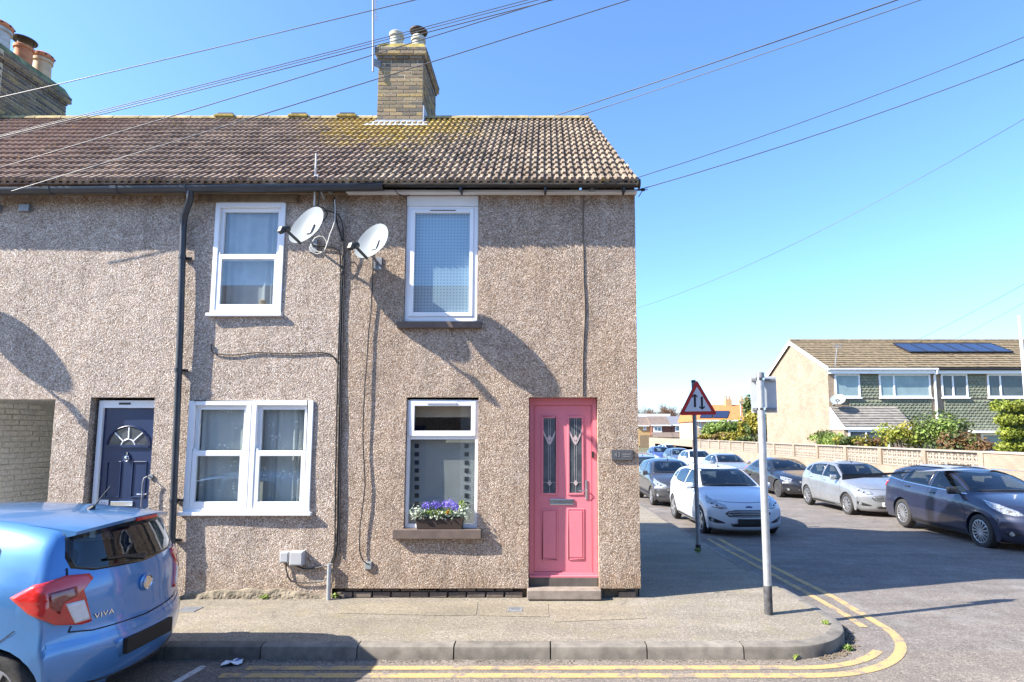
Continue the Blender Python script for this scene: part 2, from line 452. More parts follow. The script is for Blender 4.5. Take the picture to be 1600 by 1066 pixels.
def glassmat(name, tint=(0.86, 0.9, 0.9), gloss=1.0, base=0.06, rough=0.0):
    t = NT(name); t.n.remove(t.b)
    tr = t.node("ShaderNodeBsdfTransparent"); tr.inputs[0].default_value = (*tint, 1)
    gl = t.node("ShaderNodeBsdfGlossy"); gl.inputs["Roughness"].default_value = rough; gl.inputs["Color"].default_value = (gloss, gloss, gloss, 1)
    lw = t.node("ShaderNodeLayerWeight"); lw.inputs[0].default_value = 0.5
    mx = t.node("ShaderNodeMixShader")
    t.link(t.math('MULTIPLY_ADD', t.math('POWER', lw.outputs['Facing'], 4.0), 0.9, base + 0.03, True), mx.inputs[0])
    t.link(tr.outputs[0], mx.inputs[1]); t.link(gl.outputs[0], mx.inputs[2]); t.link(mx.outputs[0], t.out.inputs["Surface"])
    return t.m
M['glass'] = glassmat("window_glass", (0.85, 0.89, 0.89), 1.0, 0.075)
M['glass_clear'] = glassmat("clear_lens", (0.95, 0.96, 0.97), 1.0, 0.05)
def lace(name, col, dark):
    t = NT(name); v = t.coord('world')
    d = t.voro(t.mapping(v, (1, 0.2, 1)), 26.0, 'F1', "Distance")
    big = t.voro(t.mapping(v, (1, 0.2, 0.8)), 7.0, 'F1', "Distance")
    k = t.mix(t.ramp(big, [(0.25, 1.0), (0.45, 0.0)]), dark, t.mix(t.ramp(d, [(0.25, 0.0), (0.4, 1.0)]), col, dark))
    t.base(k); t.set(Roughness=0.9)
    return t.m
M['lace'] = lace("net_curtain", (0.80, 0.82, 0.79), (0.44, 0.47, 0.46))
M['drape'] = plain("grey_drape", (0.34, 0.38, 0.40), 0.9, 0.12, 5)
def dotted(name, col, dot, pitch):
    t = NT(name); v = t.coord('world'); s = t.sep(v)
    gx = t.math('FRACT', t.math('MULTIPLY', s[0], 1 / pitch)); gz = t.math('FRACT', t.math('MULTIPLY', s[2], 1 / pitch))
    dx = t.math('SUBTRACT', gx, 0.5); dz = t.math('SUBTRACT', gz, 0.5)
    r2 = t.math('ADD', t.math('MULTIPLY', dx, dx), t.math('MULTIPLY', dz, dz))
    t.base(t.mix(t.ramp(r2, [(0.035, 1.0), (0.07, 0.0)]), col, dot)); t.set(Roughness=0.6)
    return t.m
M['dotted'] = dotted("dotted_blind", (0.34, 0.47, 0.57), (0.17, 0.26, 0.34), 0.040)
M['blind'] = plain("grey_roller_blind", (0.30, 0.31, 0.30), 0.8, 0.06, 5)
M['stained'] = plain("obscured_leaded_glass", (0.075, 0.085, 0.095), 0.08, 0.4, 8, 0.15, 40)
M['lead_came'] = plain("pale_lead_came", (0.48, 0.46, 0.46), 0.5, 0.1, 8)
M['came_pink'] = plain("rose_bevel_glass", (0.50, 0.40, 0.40), 0.25, 0.1, 8)

def paint(name, col, metal=0.0, rough=0.32, flake=0.1, dirt=0.25):
    t = NT(name); v = t.coord('object')
    n = t.noise(v, 3.0, 4.0)
    c = t.mix(1.0, col, t.ramp(n, [(0.3, 1 - flake), (0.7, 1 + flake)]), 'MULTIPLY')
    z = t.sep(v)[2]
    d = t.math('MULTIPLY', t.math('MULTIPLY_ADD', z, -2.6, 1.15, True), t.ramp(t.noise(v, 6.0, 5.0, 0.7), [(0.3, 0.2), (0.7, 1.0)]))
    c = t.mix(t.math('MULTIPLY', d, dirt), c, (0.20, 0.17, 0.14))
    t.base(c)
    t.set(Metallic=metal, Roughness=t.math('MULTIPLY_ADD', d, 0.3, rough), Coat_Weight=1.0, Coat_Roughness=t.math('MULTIPLY_ADD', n, 0.06, 0.03))
    return t.m
M['p_blue'] = paint("sky_blue_car_paint", (0.062, 0.205, 0.46), 0.35, 0.33, 0.08, 0.35)
M['p_white'] = paint("white_car_paint", (0.54, 0.58, 0.63), 0.0, 0.4, 0.02)
M['p_silver'] = paint("silver_car_paint", (0.36, 0.375, 0.39), 0.6, 0.34)
M['p_navy'] = paint("dark_blue_car_paint", (0.016, 0.020, 0.046), 0.2, 0.35, 0.1, 0.3)
M['p_black'] = paint("black_car_paint", (0.014, 0.016, 0.022), 0.2, 0.3, 0.1, 0.35)
M['p_charcoal'] = paint("charcoal_car_paint", (0.060, 0.062, 0.070), 0.5, 0.35)
M['p_grey'] = paint("pale_grey_car_paint", (0.34, 0.36, 0.40), 0.5, 0.35)
M['p_midblue'] = paint("mid_blue_car_paint", (0.06, 0.09, 0.25), 0.4, 0.35)
M['p_slate'] = paint("slate_blue_car_paint", (0.10, 0.14, 0.20), 0.4, 0.35)
M['car_glass'] = plain("tinted_car_glass", (0.012, 0.018, 0.026), 0.03, 0.2, 2, Specular_IOR_Level=0.5)
M['car_glass'] = glassmat('tinted_car_window', (0.38, 0.45, 0.47), 1.0, 0.03)
M['seat'] = plain('grey_car_seat', (0.11, 0.11, 0.115), .8, .15, 8)
M['dash'] = plain('dark_dashboard', (0.03, 0.03, 0.032), .6, .15, 8)
M['frit'] = plain('black_window_band', (0.012, 0.012, 0.014), .15, .1, 4)
M['seam'] = plain("shut_line", (0.010, 0.010, 0.012), 0.8, 0.1, 4)
M['tyre'] = plain("tyre_rubber", (0.028, 0.027, 0.026), 0.85, 0.35, 30, 0.3)
M['alloy'] = plain("alloy_wheel", (0.46, 0.46, 0.47), 0.35, 0.12, 12, metal=0.8)
M['alloy_dark'] = plain("dark_alloy_wheel", (0.10, 0.10, 0.105), 0.4, 0.15, 12, metal=0.6)
M['brake'] = plain("dark_wheel_inside", (0.016, 0.015, 0.014), 0.8, 0.2, 10)
M['tail_red'] = plain("red_tail_lens", (0.52, 0.020, 0.016), 0.12, 0.2, 9, Coat_Weight=1.0)
M['tail_dark'] = plain('deep_red_tail_lens', (0.20, 0.008, 0.008), 0.10, 0.3, 25, 0.25, 70, Coat_Weight=1.0)
M['tail_clear'] = plain("clear_tail_lens", (0.62, 0.60, 0.60), 0.18, 0.1, 30, 0.3, 90, Coat_Weight=1.0)
M['head'] = plain("headlamp_lens", (0.30, 0.32, 0.34), 0.08, 0.6, 30, 0.3, 30, metal=0.35, Coat_Weight=1.0)
M['plate_white'] = plain("white_number_plate", (0.70, 0.70, 0.68), 0.4, 0.03, 5)
M['plate_black'] = plain("blacked_out_plate", (0.006, 0.006, 0.006), 0.6, 0.1, 5)
M['arch'] = M['brake']

M['sign_red'] = plain("sign_red", (0.52, 0.028, 0.022), 0.35, 0.06, 6)
M['sign_white'] = plain("sign_white", (0.68, 0.69, 0.74), 0.35, 0.04, 6)
M['sign_black'] = plain("sign_black", (0.012, 0.012, 0.014), 0.4, 0.1, 6)
M['sign_back'] = plain("grey_sign_back", (0.50, 0.53, 0.54), 0.5, 0.08, 6)

def brickwall(name, a, b, mort, scale=1.0, w=0.225, h=0.075):
    t = NT(name); v = t.coord('world'); s = t.sep(v)
    cmb = t.node("ShaderNodeCombineXYZ"); t.link(t.math('ADD', s[0], s[1]), cmb.inputs[0]); t.link(s[2], cmb.inputs[1])
    br = t.node("ShaderNodeTexBrick"); t.link(cmb.outputs[0], br.inputs["Vector"])
    br.inputs["Color1"].default_value = (*a, 1); br.inputs["Color2"].default_value = (*b, 1); br.inputs["Mortar"].default_value = (*mort, 1)
    br.inputs["Scale"].default_value = scale; br.inputs["Mortar Size"].default_value = 0.006
    br.inputs["Brick Width"].default_value = w; br.inputs["Row Height"].default_value = h
    c = t.mix(1.0, br.outputs["Color"], t.ramp(t.noise(v, 1.1, 5.0, 0.6), [(0.3, 0.82), (0.7, 1.15)]), 'MULTIPLY')
    t.base(c); t.set(Roughness=0.9); t.bump(br.outputs["Fac"], -0.4, 0.006)
    return t.m
M['buff_brick'] = brickwall("buff_gable_brick", (0.31, 0.235, 0.17), (0.255, 0.185, 0.125), (0.26, 0.22, 0.175))
M['wall_brick'] = brickwall("pale_garden_wall_brick", (0.30, 0.235, 0.175), (0.26, 0.20, 0.145), (0.22, 0.18, 0.14))
M['opp_brick'] = brickwall('opposite_brick', (0.28, 0.19, 0.13), (0.22, 0.15, 0.10), (0.3, 0.26, 0.2))
M['screen'] = plain("cream_screen_block", (0.34, 0.285, 0.23), 0.9, 0.12, 6, 0.3, rnd=0.12)
M['far_brick'] = brickwall("far_red_brick", (0.17, 0.06, 0.04), (0.13, 0.05, 0.035), (0.14, 0.08, 0.06))
M['far_buff'] = plain("far_buff_brick", (0.44, 0.30, 0.14), 0.9, 0.1, 3)
M['far_cream'] = plain("far_cream_render", (0.42, 0.33, 0.24), 0.9, 0.08, 3)
M['hung'] = plain("green_hung_tile", (0.185, 0.195, 0.135), 0.85, 0.22, 4)
M['terrace_roof'] = plain("buff_concrete_tile", (0.205, 0.155, 0.090), 0.9, 0.4, 5.0, 0.4, rnd=0.15)
M['porch_roof'] = plain("grey_porch_tile", (0.20, 0.185, 0.165), 0.9, 0.25, 4.0, 0.3)
M['far_roof'] = plain("far_brown_roof", (0.15, 0.115, 0.095), 0.9, 0.2, 2)
M['far_roof2'] = plain("far_grey_roof", (0.15, 0.155, 0.18), 0.9, 0.15, 2)
M['orange_roof'] = plain("orange_tile_roof", (0.50, 0.17, 0.055), 0.85, 0.12, 2)
M['solar'] = plain("blue_solar_cell", (0.018, 0.028, 0.065), 0.22, 0.15, 4)
M['window_far'] = plain("pale_blind_window", (0.22, 0.30, 0.32), 0.10, 0.15, 2)
M['window_dark'] = plain("dark_window", (0.07, 0.09, 0.10), 0.08, 0.2, 2)

def leafmat(name, a, b, trans=0.35):
    t = NT(name); v = t.coord('world')
    c = t.ramp(t.sep(t.voro(v, 9.0))[0], [(0.0, a), (1.0, b)])
    c = t.mix(1.0, c, t.ramp(t.noise(v, 2.0, 3.0), [(0.3, 0.7), (0.7, 1.2)]), 'MULTIPLY')
    t.base(c); t.set(Roughness=0.55)
    tl = t.node("ShaderNodeBsdfTranslucent"); t.link(c, tl.inputs[0])
    ad = t.node("ShaderNodeMixShader"); ad.inputs[0].default_value = trans
    t.link(t.b.outputs[0], ad.inputs[1]); t.link(tl.outputs[0], ad.inputs[2]); t.link(ad.outputs[0], t.out.inputs["Surface"])
    return t.m
M['leaf_green'] = leafmat("green_leaves", (0.05, 0.085, 0.02), (0.13, 0.17, 0.04))
M['leaf_lime'] = leafmat("lime_hedge_leaves", (0.16, 0.21, 0.02), (0.33, 0.36, 0.05))
M['leaf_yellow'] = leafmat("yellow_green_leaves", (0.20, 0.19, 0.02), (0.42, 0.36, 0.06))
M['leaf_red'] = leafmat("bronze_red_leaves", (0.14, 0.055, 0.03), (0.24, 0.16, 0.06))
M['leaf_silver'] = leafmat("silver_leaves", (0.36, 0.42, 0.33), (0.58, 0.62, 0.52))
M['leaf_fresh'] = leafmat("fresh_leaves", (0.11, 0.19, 0.03), (0.28, 0.36, 0.08))
M['petal'] = leafmat("violet_petals", (0.14, 0.09, 0.55), (0.34, 0.27, 0.80))
M['petal_orange'] = leafmat("orange_petals", (0.6, 0.2, 0.04), (0.75, 0.38, 0.05))
M['twig'] = plain("bare_twigs", (0.20, 0.165, 0.135), 0.95, 0.3, 0.3)
M['twig_red'] = plain("russet_twigs", (0.24, 0.135, 0.085), 0.95, 0.3, 0.3)
M['bark'] = plain("bark", (0.12, 0.095, 0.07), 0.95, 0.3, 8, 0.5)
# ================================================================ ground, road, pavement
def lerp_table(tab, x):
    if x <= tab[0][0]: return tab[0][1]
    for (x0, y0), (x1, y1) in zip(tab, tab[1:]):
        if x <= x1: return y0 + (y1 - y0) * (x - x0) / (x1 - x0)
    return tab[-1][1]
ZT = [(-1.3, -0.12), (0.5, -0.15), (4.0, -0.27), (9.0, -0.38), (22.0, -0.55), (40.0, -0.61), (60.0, -0.65)]
zroad = lambda Y: lerp_table(ZT, Y)
KX, KY, KR = 3.05, -1.514, 0.86          # road face of the kerb: side street x, main street y, corner radius
KC = (KX - KR, KY + KR)
g = MB()
rings = [0, 60, 200, 600, 2000]
g.add([(-2000, -2000, -0.78), (2000, -2000, -0.78), (2000, 2000, -0.78), (-2000, 2000, -0.78)], [(0, 1, 2, 3)])
tag(g.build("ground", M['ground']), "dry grassy ground reaching away beyond the streets", kind="structure")
def sheet(name, xs_fn, ys, z_fn, mat, nx=6, label=None, parent=None):
    vs = []; fs = []
    for j, y in enumerate(ys):
        a, b = xs_fn(y)
        for i in range(nx + 1):
            x = a + (b - a) * i / nx
            vs.append((x, y, z_fn(x, y)))
    for j in range(len(ys) - 1):
        for i in range(nx):
            k = j * (nx + 1) + i
            fs.append((k, k + 1, k + nx + 2, k + nx + 1))
    o = raw(name, vs, fs, mat, parent)
    return tag(o, label, kind="structure")
sheet("road", lambda y: (-40, 45), [-9.2, -6, -4, -2.5, -1.3], lambda x, y: -0.12, M['road'], 10, "sunlit grey brown asphalt of the street in front of the house")
sheet("side_road", lambda y: (2.0, 11.3), [-1.3, -0.5, 0.5, 2, 3.5, 5, 7.5, 10, 14, 18, 22, 30, 40, 50, 60], lambda x, y: zroad(y), M['road_side'], 6, "side street asphalt running away between two rows of parked cars")
sheet("road_end", lambda y: (-30, 60), [60, 66, 74], lambda x, y: -0.65, M['road_side'], 6, "far cross road at the end of the side street")
KW = 0.125
def pav_right(y):
    xb = KX - KW
    if y >= KC[1]: return xb
    r = KR - KW; d = KC[1] - y
    return KC[0] + math.sqrt(max(0.0, r * r - d * d))
ys = [KY + KW + 0.7 * (1 - math.cos(a * math.pi / 2 / 10)) for a in range(11)]
ys = sorted(set([KY + KW + (KR - KW) * (1 - math.cos(a * math.pi / 20)) for a in range(11)] + [-0.5, -0.2, 0.1, 0.5]))
sheet("pavement", lambda y: (-40, pav_right(y)), ys, lambda x, y: zroad(y) + 0.12 if y > 0.5 else 0.0, M['pavement'], 14, "sunlit asphalt footway with repair patches in front of the house")
sheet("side_pavement", lambda y: (0.6, KX - KW), [0.5, 2, 3.5, 5, 7.5, 10, 14, 18, 22, 30, 40], lambda x, y: zroad(y) + 0.12 if y > 0.5 else 0.0, M['pavement'], 4, "shaded asphalt footway beside the end house")
sheet("far_pavement", lambda y: (11.05, 13.05), [-1.4, 0.5, 5, 10, 14, 18, 22, 30, 40, 60], lambda x, y: zroad(y) + 0.12, M['pavement'], 3, "footway in front of the garden wall across the side street")
sheet("lawn", lambda y: (-12, 2.6), [40, 48, 58], lambda x, y: -0.5 + (y - 40) * 0.055, M['lawn'], 4, "brownish grass bank beyond the parked cars")
sheet("front_garden", lambda y: (13.15, 40), [8, 14, 21], lambda x, y: -0.05, M['lawn'], 4, "front gardens behind the garden wall")

# kerb stones
kerb = thing("kerb", (0, KY, 0), None, None); kerb["kind"] = "structure"; kerb["label"] = "row of worn concrete kerb stones turning the corner"
def kerb_poly(pts_face, nrm, zf):
    """a stone following face points; nrm: direction from the face towards the pavement"""
    prof = [(0.0, -0.20), (0.004, -0.035), (0.012, -0.012), (0.034, 0.0), (KW, 0.003), (KW, -0.20)]
    vs = []; fs = []; n = len(prof)
    for (p, d) in zip(pts_face, nrm):
        z = zf(p[1])
        for (o, h) in prof: vs.append((p[0] + d[0] * o, p[1] + d[1] * o, z + h))
    for i in range(len(pts_face) - 1):
        for k in range(n):
            k2 = (k + 1) % n
            fs.append((i*n+k, i*n+k2, (i+1)*n+k2, (i+1)*n+k))
    fs.append(tuple(range(n))); m = (len(pts_face) - 1) * n; fs.append(tuple(m + k for k in range(n - 1, -1, -1)))
    b = MB(); b.add(vs, fs)
    o = b.build("kerb_stone", M['kerb'], kerb, smooth=35)
    return o
JX = aty(860, 1009, 0).x; JX = atz(860, 1009, 0.0).x
sp = 0.877; gap = 0.006
x = JX + 2 * sp
x_end = x
for k in range(9):
    a, b2 = x - sp + gap, x - gap
    dz = random.uniform(-0.004, 0.004); dy = random.uniform(-0.004, 0.004)
    kerb_poly([(a, KY + dy), ((a + b2) / 2, KY + dy + random.uniform(-.002, .002)), (b2, KY + dy)], [(0, 1)] * 3, lambda y, dz=dz: dz)
    x -= sp
kerb_poly([(-40, KY), (x - gap, KY)], [(0, 1)] * 2, lambda y: 0.0)
def arc_pts(a0, a1, n=10):
    return [(KC[0] + KR * math.cos(R(a)), KC[1] + KR * math.sin(R(a))) for a in [a0 + (a1 - a0) * i / n for i in range(n + 1)]]
def arc_nrm(a0, a1, n=10):
    return [(-math.cos(R(a)), -math.sin(R(a))) for a in [a0 + (a1 - a0) * i / n for i in range(n + 1)]]
kerb_poly([(x_end + gap, KY)] + arc_pts(-90, -31), [(0, 1)] + arc_nrm(-90, -31), lambda y: 0.0)
kerb_poly(arc_pts(-30.3, 0) + [(KX, KC[1] + 0.55)], arc_nrm(-30.3, 0) + [(-1, 0)], lambda y: 0.0)
y = KC[1] + 0.56
zk = lambda yy: zroad(yy) + 0.12 if yy > 0.5 else 0.0
for k in range(26):
    kerb_poly([(KX, y + gap), (KX, y + sp - gap)], [(-1, 0)] * 2, zk); y += sp
kerb_poly([(KX, y + gap), (KX, 40)], [(-1, 0)] * 2, zk)
far_kerb = thing("far_kerb", (11.0, 10, 0), None, None); far_kerb["kind"] = "structure"; far_kerb["label"] = "kerb stones along the far side of the side street"
y = -1.4
for k in range(40):
    b = MB(); z0 = zroad(y) + 0.12
    b.box(10.93, 11.055, y + gap, y + sp - gap, z0 - 0.2, z0 + 0.003); b.build("kerb_stone", M['kerb'], far_kerb, 0.012); y += sp

# double yellow lines (painted sheets 4 mm proud)
def strip_path(name, pts, w, mat, label, lift=0.004):
    vs = []; fs = []
    for i, p in enumerate(pts):
        a = Vector(pts[max(0, i - 1)]); c = Vector(pts[min(len(pts) - 1, i + 1)])
        d = (c - a).normalized(); nn = Vector((-d.y, d.x))
        wi = (w if not isinstance(w, (list, tuple)) else w[i]) / 2 * random.uniform(0.96, 1.04)
        for s in (-1, 1):
            q = Vector(p) + nn * wi * s
            vs.append((q.x, q.y, zroad(q.y) + lift))
    for i in range(len(pts) - 1): fs.append((2*i, 2*i+1, 2*i+3, 2*i+2))
    return tag(raw(name, vs, fs, mat), label, kind="structure")
YC = (2.245, -0.50)
def yarc(r, a0, a1, n=18): return [(YC[0] + r * math.cos(R(a)), YC[1] + r * math.sin(R(a))) for a in [a0 + (a1 - a0) * i / n for i in range(n + 1)]]
def densify(pts, step=0.5):
    out = []
    for a, b in zip(pts, pts[1:]):
        n = max(1, int(math.dist(a, b) / step))
        out += [(a[0] + (b[0] - a[0]) * i / n, a[1] + (b[1] - a[1]) * i / n) for i in range(n)]
    return out + [pts[-1]]
strip_path("yellow_line", densify([(-2.75, -1.86)] + yarc(1.36, -90, 0) + [(3.66, 0.5), (3.66, 3.2), (3.67, 5.5)]), 0.095, M['yellow'], "outer yellow no-waiting line sweeping round the corner")
strip_path("yellow_line", densify([(-2.6, -1.705)] + yarc(1.195, -90, -42)), 0.085, M['yellow'], "inner yellow line along the kerb in front of the house")
strip_path("yellow_line", densify([(3.385, -0.61), (3.415, -0.2), (3.43, 3.0), (3.44, 5.5)]), 0.085, M['yellow'], "inner yellow line along the side street kerb")
strip_path("bay_line", [(-3.0, -1.66), (-3.03, -1.95), (-3.09, -2.6)], 0.07, M['white_line'], "short white parking bay end mark behind the blue car")
# dark grit swept into the corner channel
gv = MB()
for k in range(420):
    a = R(random.uniform(-70, 25)); r = KR + abs(random.gauss(0, 0.05)) + 0.01
    cx, cy = KC[0] + r * math.cos(a), KC[1] + r * math.sin(a); s = random.uniform(0.003, 0.010)
    gv.box(cx - s, cx + s, cy - s * random.uniform(.5, 1.4), cy + s, -0.125, -0.12 + s * random.uniform(0.6, 1.5))
for k in range(500):
    cx = random.uniform(-3, 2.4); cy = KY - abs(random.gauss(0, 0.035)) - 0.004; s = random.uniform(0.002, 0.006)
    gv.box(cx - s, cx + s, cy - s, cy + s, -0.125, -0.12 + s)
tag(gv.build("grit", M['gravel']), "dark grit and leaf litter gathered along the kerb", "grit", kind="stuff")
# repair patches in the footway
for (pts, lab) in (([(558, 933), (560, 1001), (880, 1001), (856, 940)], None),):
    pass
def patch(px, lab):
    q = [atz(a, b, 0.004) for a, b in px]
    tag(raw("footway_patch", [tuple(v) for v in q], [tuple(range(len(q)))], M['patch']), lab, kind="structure")
patch([(752, 938), (748, 962), (858, 964), (856, 943)], "pale square repair patch in the footway below the pink doorstep")
patch([(540, 941), (528, 958), (700, 962), (744, 961), (747, 940)], "long pale repair strip in the footway beside the plinth")
patch([(863, 946), (866, 972), (1010, 966), (1000, 945)], "pale repair strip in the footway at the house corner")
def cover(px, py, w, h, lab):
    c = atz(px, py, 0.0)
    b = MB(); b.ring(-w/2, w/2, -h/2, h/2, .014, .014, .014, .014, 0.0, 0.007)
    e = MB(); e.box(-w/2 + .014, w/2 - .014, 0.0, 0.005, -h/2 + .014, h/2 - .014)
    for k in range(5): e.box(-w/2 + .03, w/2 - .03, 0.0, 0.0075, -h/2 + .03 + k * (h - .07) / 5, -h/2 + .03 + k * (h - .07) / 5 + .008)
    t = thing("utility_cover", c, lab, "utility cover")
    for nm, mb in (("rim", b), ("lid", e)):
        o = mb.build(nm, M['steel_dull'], t, local=True); o.rotation_euler = (math.pi / 2, 0, 0)
cover(805, 953, 0.16, 0.16, "small metal utility cover in the footway in front of the pink door")
cover(296, 953, 0.20, 0.18, "small metal utility cover in the footway by the rear of the blue car")
# ================================================================ the two houses
from mathutils import noise as mnoise
XB = aty(530, 600).x                      # party line
XR = aty(996, 600).x                      # corner of the end house
XL = -12.0
EAVE_Y, RIDGE_Y = -0.27, 2.45
EAVE_Z = aty(900, 285, EAVE_Y).z
RIDGE_Z = aty(900, 188, RIDGE_Y).z
WALL_TOP = aty(900, 306).z
BACK_Y = 2 * RIDGE_Y + 0.0
VX0 = aty(997, 283, EAVE_Y).x             # verge at eaves and ridge
VX1 = aty(921, 190, RIDGE_Y).x
end_house = thing("end_terrace_house", (0.0, 2.0, 0.0), "brown pebbledashed end of terrace house with a pink front door", "house")
mid_house = thing("terrace_house", (-6.0, 2.0, 0.0), "grey pebbledashed terrace house with a navy front door and covered passage", "house")

def W(px, py, Y=0.0):
    p = aty(px, py, Y); return p.x, p.z
def rect(x0, y0, x1, y1, Y=0.0):
    """window-like rectangle measured off the picture, as x0,x1,z0,z1 on plane Y"""
    xm = (x0 + x1) / 2; ym = (y0 + y1) / 2
    return aty(x0, ym, Y).x, aty(x1, ym, Y).x, aty(xm, y1, Y).z, aty(xm, y0, Y).z
def facade(name, x0, x1, z0, z1, holes, Y, mat, parent, jit=0.006, step=0.22):
    xs = {x0, x1}; zs = {z0, z1}
    for h in holes:
        xs |= {h[0], h[1]}; zs |= {h[2], h[3]}
    def fill(s):
        s = sorted(s); out = []
        for a, b in zip(s, s[1:]):
            n = max(1, int((b - a) / step)); out += [a + (b - a) * i / n for i in range(n)]
        return out + [s[-1]]
    xs, zs = fill(xs), fill(zs)
    inh = lambda x, z: any(h[0] - 1e-6 < x < h[1] + 1e-6 and h[2] - 1e-6 < z < h[3] + 1e-6 for h in holes)
    rnd = random.Random(hash((round(x0, 2), round(x1, 2))) % 999)
    vs = []; idx = {}
    for i, x in enumerate(xs):
        for j, z in enumerate(zs):
            idx[i, j] = len(vs); vs.append((x, Y + 2 * jit * mnoise.noise((x * 1.3 + 3.1, z * 1.3, Y + .5)), z))
    fs = []
    for i in range(len(xs) - 1):
        for j in range(len(zs) - 1):
            if inh((xs[i] + xs[i+1]) / 2, (zs[j] + zs[j+1]) / 2): continue
            fs.append((idx[i, j], idx[i+1, j], idx[i+1, j+1], idx[i, j+1]))
    # reveals share the ragged edge of the opening
    for (a, b, c, d, dep) in holes:
        def strip(keys):
            back = []
            for k in keys:
                v = vs[idx[k]]; back.append(len(vs)); vs.append((v[0], Y + dep, v[2]))
            for q in range(len(keys) - 1): fs.append((idx[keys[q]], idx[keys[q+1]], back[q+1], back[q]))
        ii = [i for i, x in enumerate(xs) if a - 1e-6 <= x <= b + 1e-6]; jj = [j for j, z in enumerate(zs) if c - 1e-6 <= z <= d + 1e-6]
        strip([(i, jj[0]) for i in ii]); strip([(i, jj[-1]) for i in reversed(ii)])
        strip([(ii[0], j) for j in reversed(jj)]); strip([(ii[-1], j) for j in jj])
    return raw(name, vs, fs, mat, parent)

# openings (measured), x0,x1,z0,z1 + reveal depth
H_W2 = rect(633, 309, 747, 503); H_W4 = rect(633, 621, 747, 827); H_D1 = rect(826, 621, 935, 922)
H_W1 = rect(333, 317, 444, 492); H_W3 = rect(291, 626, 488, 802); H_D2 = rect(130, 621, 232, 935); H_P = rect(-75, 624, 74, 940)
H_W2 = (H_W2[0], H_W2[1], H_W2[2], WALL_TOP - 0.002)
H_P = (H_P[0] - 0.25, H_P[1], 0.0, H_P[3]); H_D2 = (H_D2[0], H_D2[1], 0.02, H_D2[3])
Z_PL = aty(760, 919).z                    # foot of the render on the end house
H_D1 = (H_D1[0], H_D1[1], Z_PL, H_D1[3])
wall_e = facade("wall", XB, XR, Z_PL, WALL_TOP, [(*H_W2, 0.09), (*H_W4, 0.10), (*H_D1, 0.19)], -0.012, M['pebble_end'], end_house)
facade("wall", XL, XB, -0.02, WALL_TOP, [(*H_W1, 0.05), (*H_W3, 0.05), (*H_D2, 0.17), (*H_P, 0.12)], 0.0, M['pebble_mid'], mid_house)
# end and back walls (shell)
def sidewall(name, parent, mat, pts):
    return raw(name, pts, [tuple(range(len(pts)))], mat, parent)
XRb = XR - (VX0 - VX1) * (BACK_Y / RIDGE_Y) * 0.9
gz = lambda y: EAVE_Z + (RIDGE_Z - EAVE_Z) * (1 - abs(y - RIDGE_Y) / (RIDGE_Y - EAVE_Y)) - 0.06
sidewall("gable_wall", end_house, M['pebble_end'], [(XR, -0.012, Z_PL), (XR, -0.012, WALL_TOP), (XR, -0.012, gz(0)), ((XR + XRb) / 2, RIDGE_Y, gz(RIDGE_Y)), (XRb, BACK_Y, gz(BACK_Y)), (XRb, BACK_Y, -0.3), (XR, 0.1, -0.3), (XR, 0.1, Z_PL)])
sidewall("back_wall", end_house, M['pebble_end'], [(XB, BACK_Y, -0.3), (XRb, BACK_Y, -0.3), (XRb, BACK_Y, gz(BACK_Y)), (XB, BACK_Y, gz(BACK_Y))])
sidewall("party_wall", end_house, M['room'], [(XB + 0.02, 0.05, -0.2), (XB + 0.02, BACK_Y, -0.2), (XB + 0.02, BACK_Y, 4.9), (XB + 0.02, 0.05, 4.9)])
sidewall("back_wall", mid_house, M['pebble_mid'], [(XL, BACK_Y, -0.3), (XB, BACK_Y, -0.3), (XB, BACK_Y, gz(BACK_Y)), (XL, BACK_Y, gz(BACK_Y))])
for ho, xa, xb in ((end_house, XB + 0.02, XR - 0.02), (mid_house, XL, XB - 0.02)):
    b = MB()
    b.box(xa, xb, 0.3, BACK_Y - 0.1, 2.52, 2.62); b.box(xa, xb, 0.06, BACK_Y - 0.1, WALL_TOP + 0.0, WALL_TOP + 0.05)
    b.build("floor_slab", M['room'], ho)
# plinth bricks of the end house
pl = MB(); pl.box(XB + 0.02, H_D1[0] - 0.01, 0.085, 0.16, -0.05, Z_PL + 0.02); pl.box(H_D1[1] + 0.01, XR - 0.02, 0.085, 0.16, -0.05, Z_PL + 0.02)
plinth = pl.build("plinth", M['mortar_dark'], end_house)
pb = MB(); pb.box(-0.105, 0.105, -0.04, 0.04, -0.031, 0.031); pbm = pb.mesh("brick", M['plinth_brick'], 0.007)
for row in range(2):
    x = XB + 0.13 + (0.11 if row else 0)
    while x < XR - 0.1:
        if not (H_D1[0] - 0.12 < x < H_D1[1] + 0.12) and not (row == 1 and abs(x - aty(665, 925).x) < 0.16):
            inst("brick", pbm, (x, 0.062 + random.uniform(-.008, .006), 0.035 + row * 0.072), plinth, (random.uniform(-.02, .02), random.uniform(-.015, .015), random.uniform(-.02, .02)), (random.uniform(.94, 1.0), 1, random.uniform(.92, 1)))
        x += 0.222
ab = MB(); cx = aty(665, 925).x
ab.ring(cx - .11, cx + .11, 0.075, 0.142, .012, .012, .010, .010, 0.02, 0.08)
for k in range(1, 6): ab.box(cx - .098 + k * .0325, cx - .092 + k * .0325, 0.025, 0.075, 0.085, 0.132)
ab.box(cx - .098, cx + .098, 0.025, 0.075, 0.105, 0.111)
ab.build("air_brick", M['plinth_brick'], plinth)
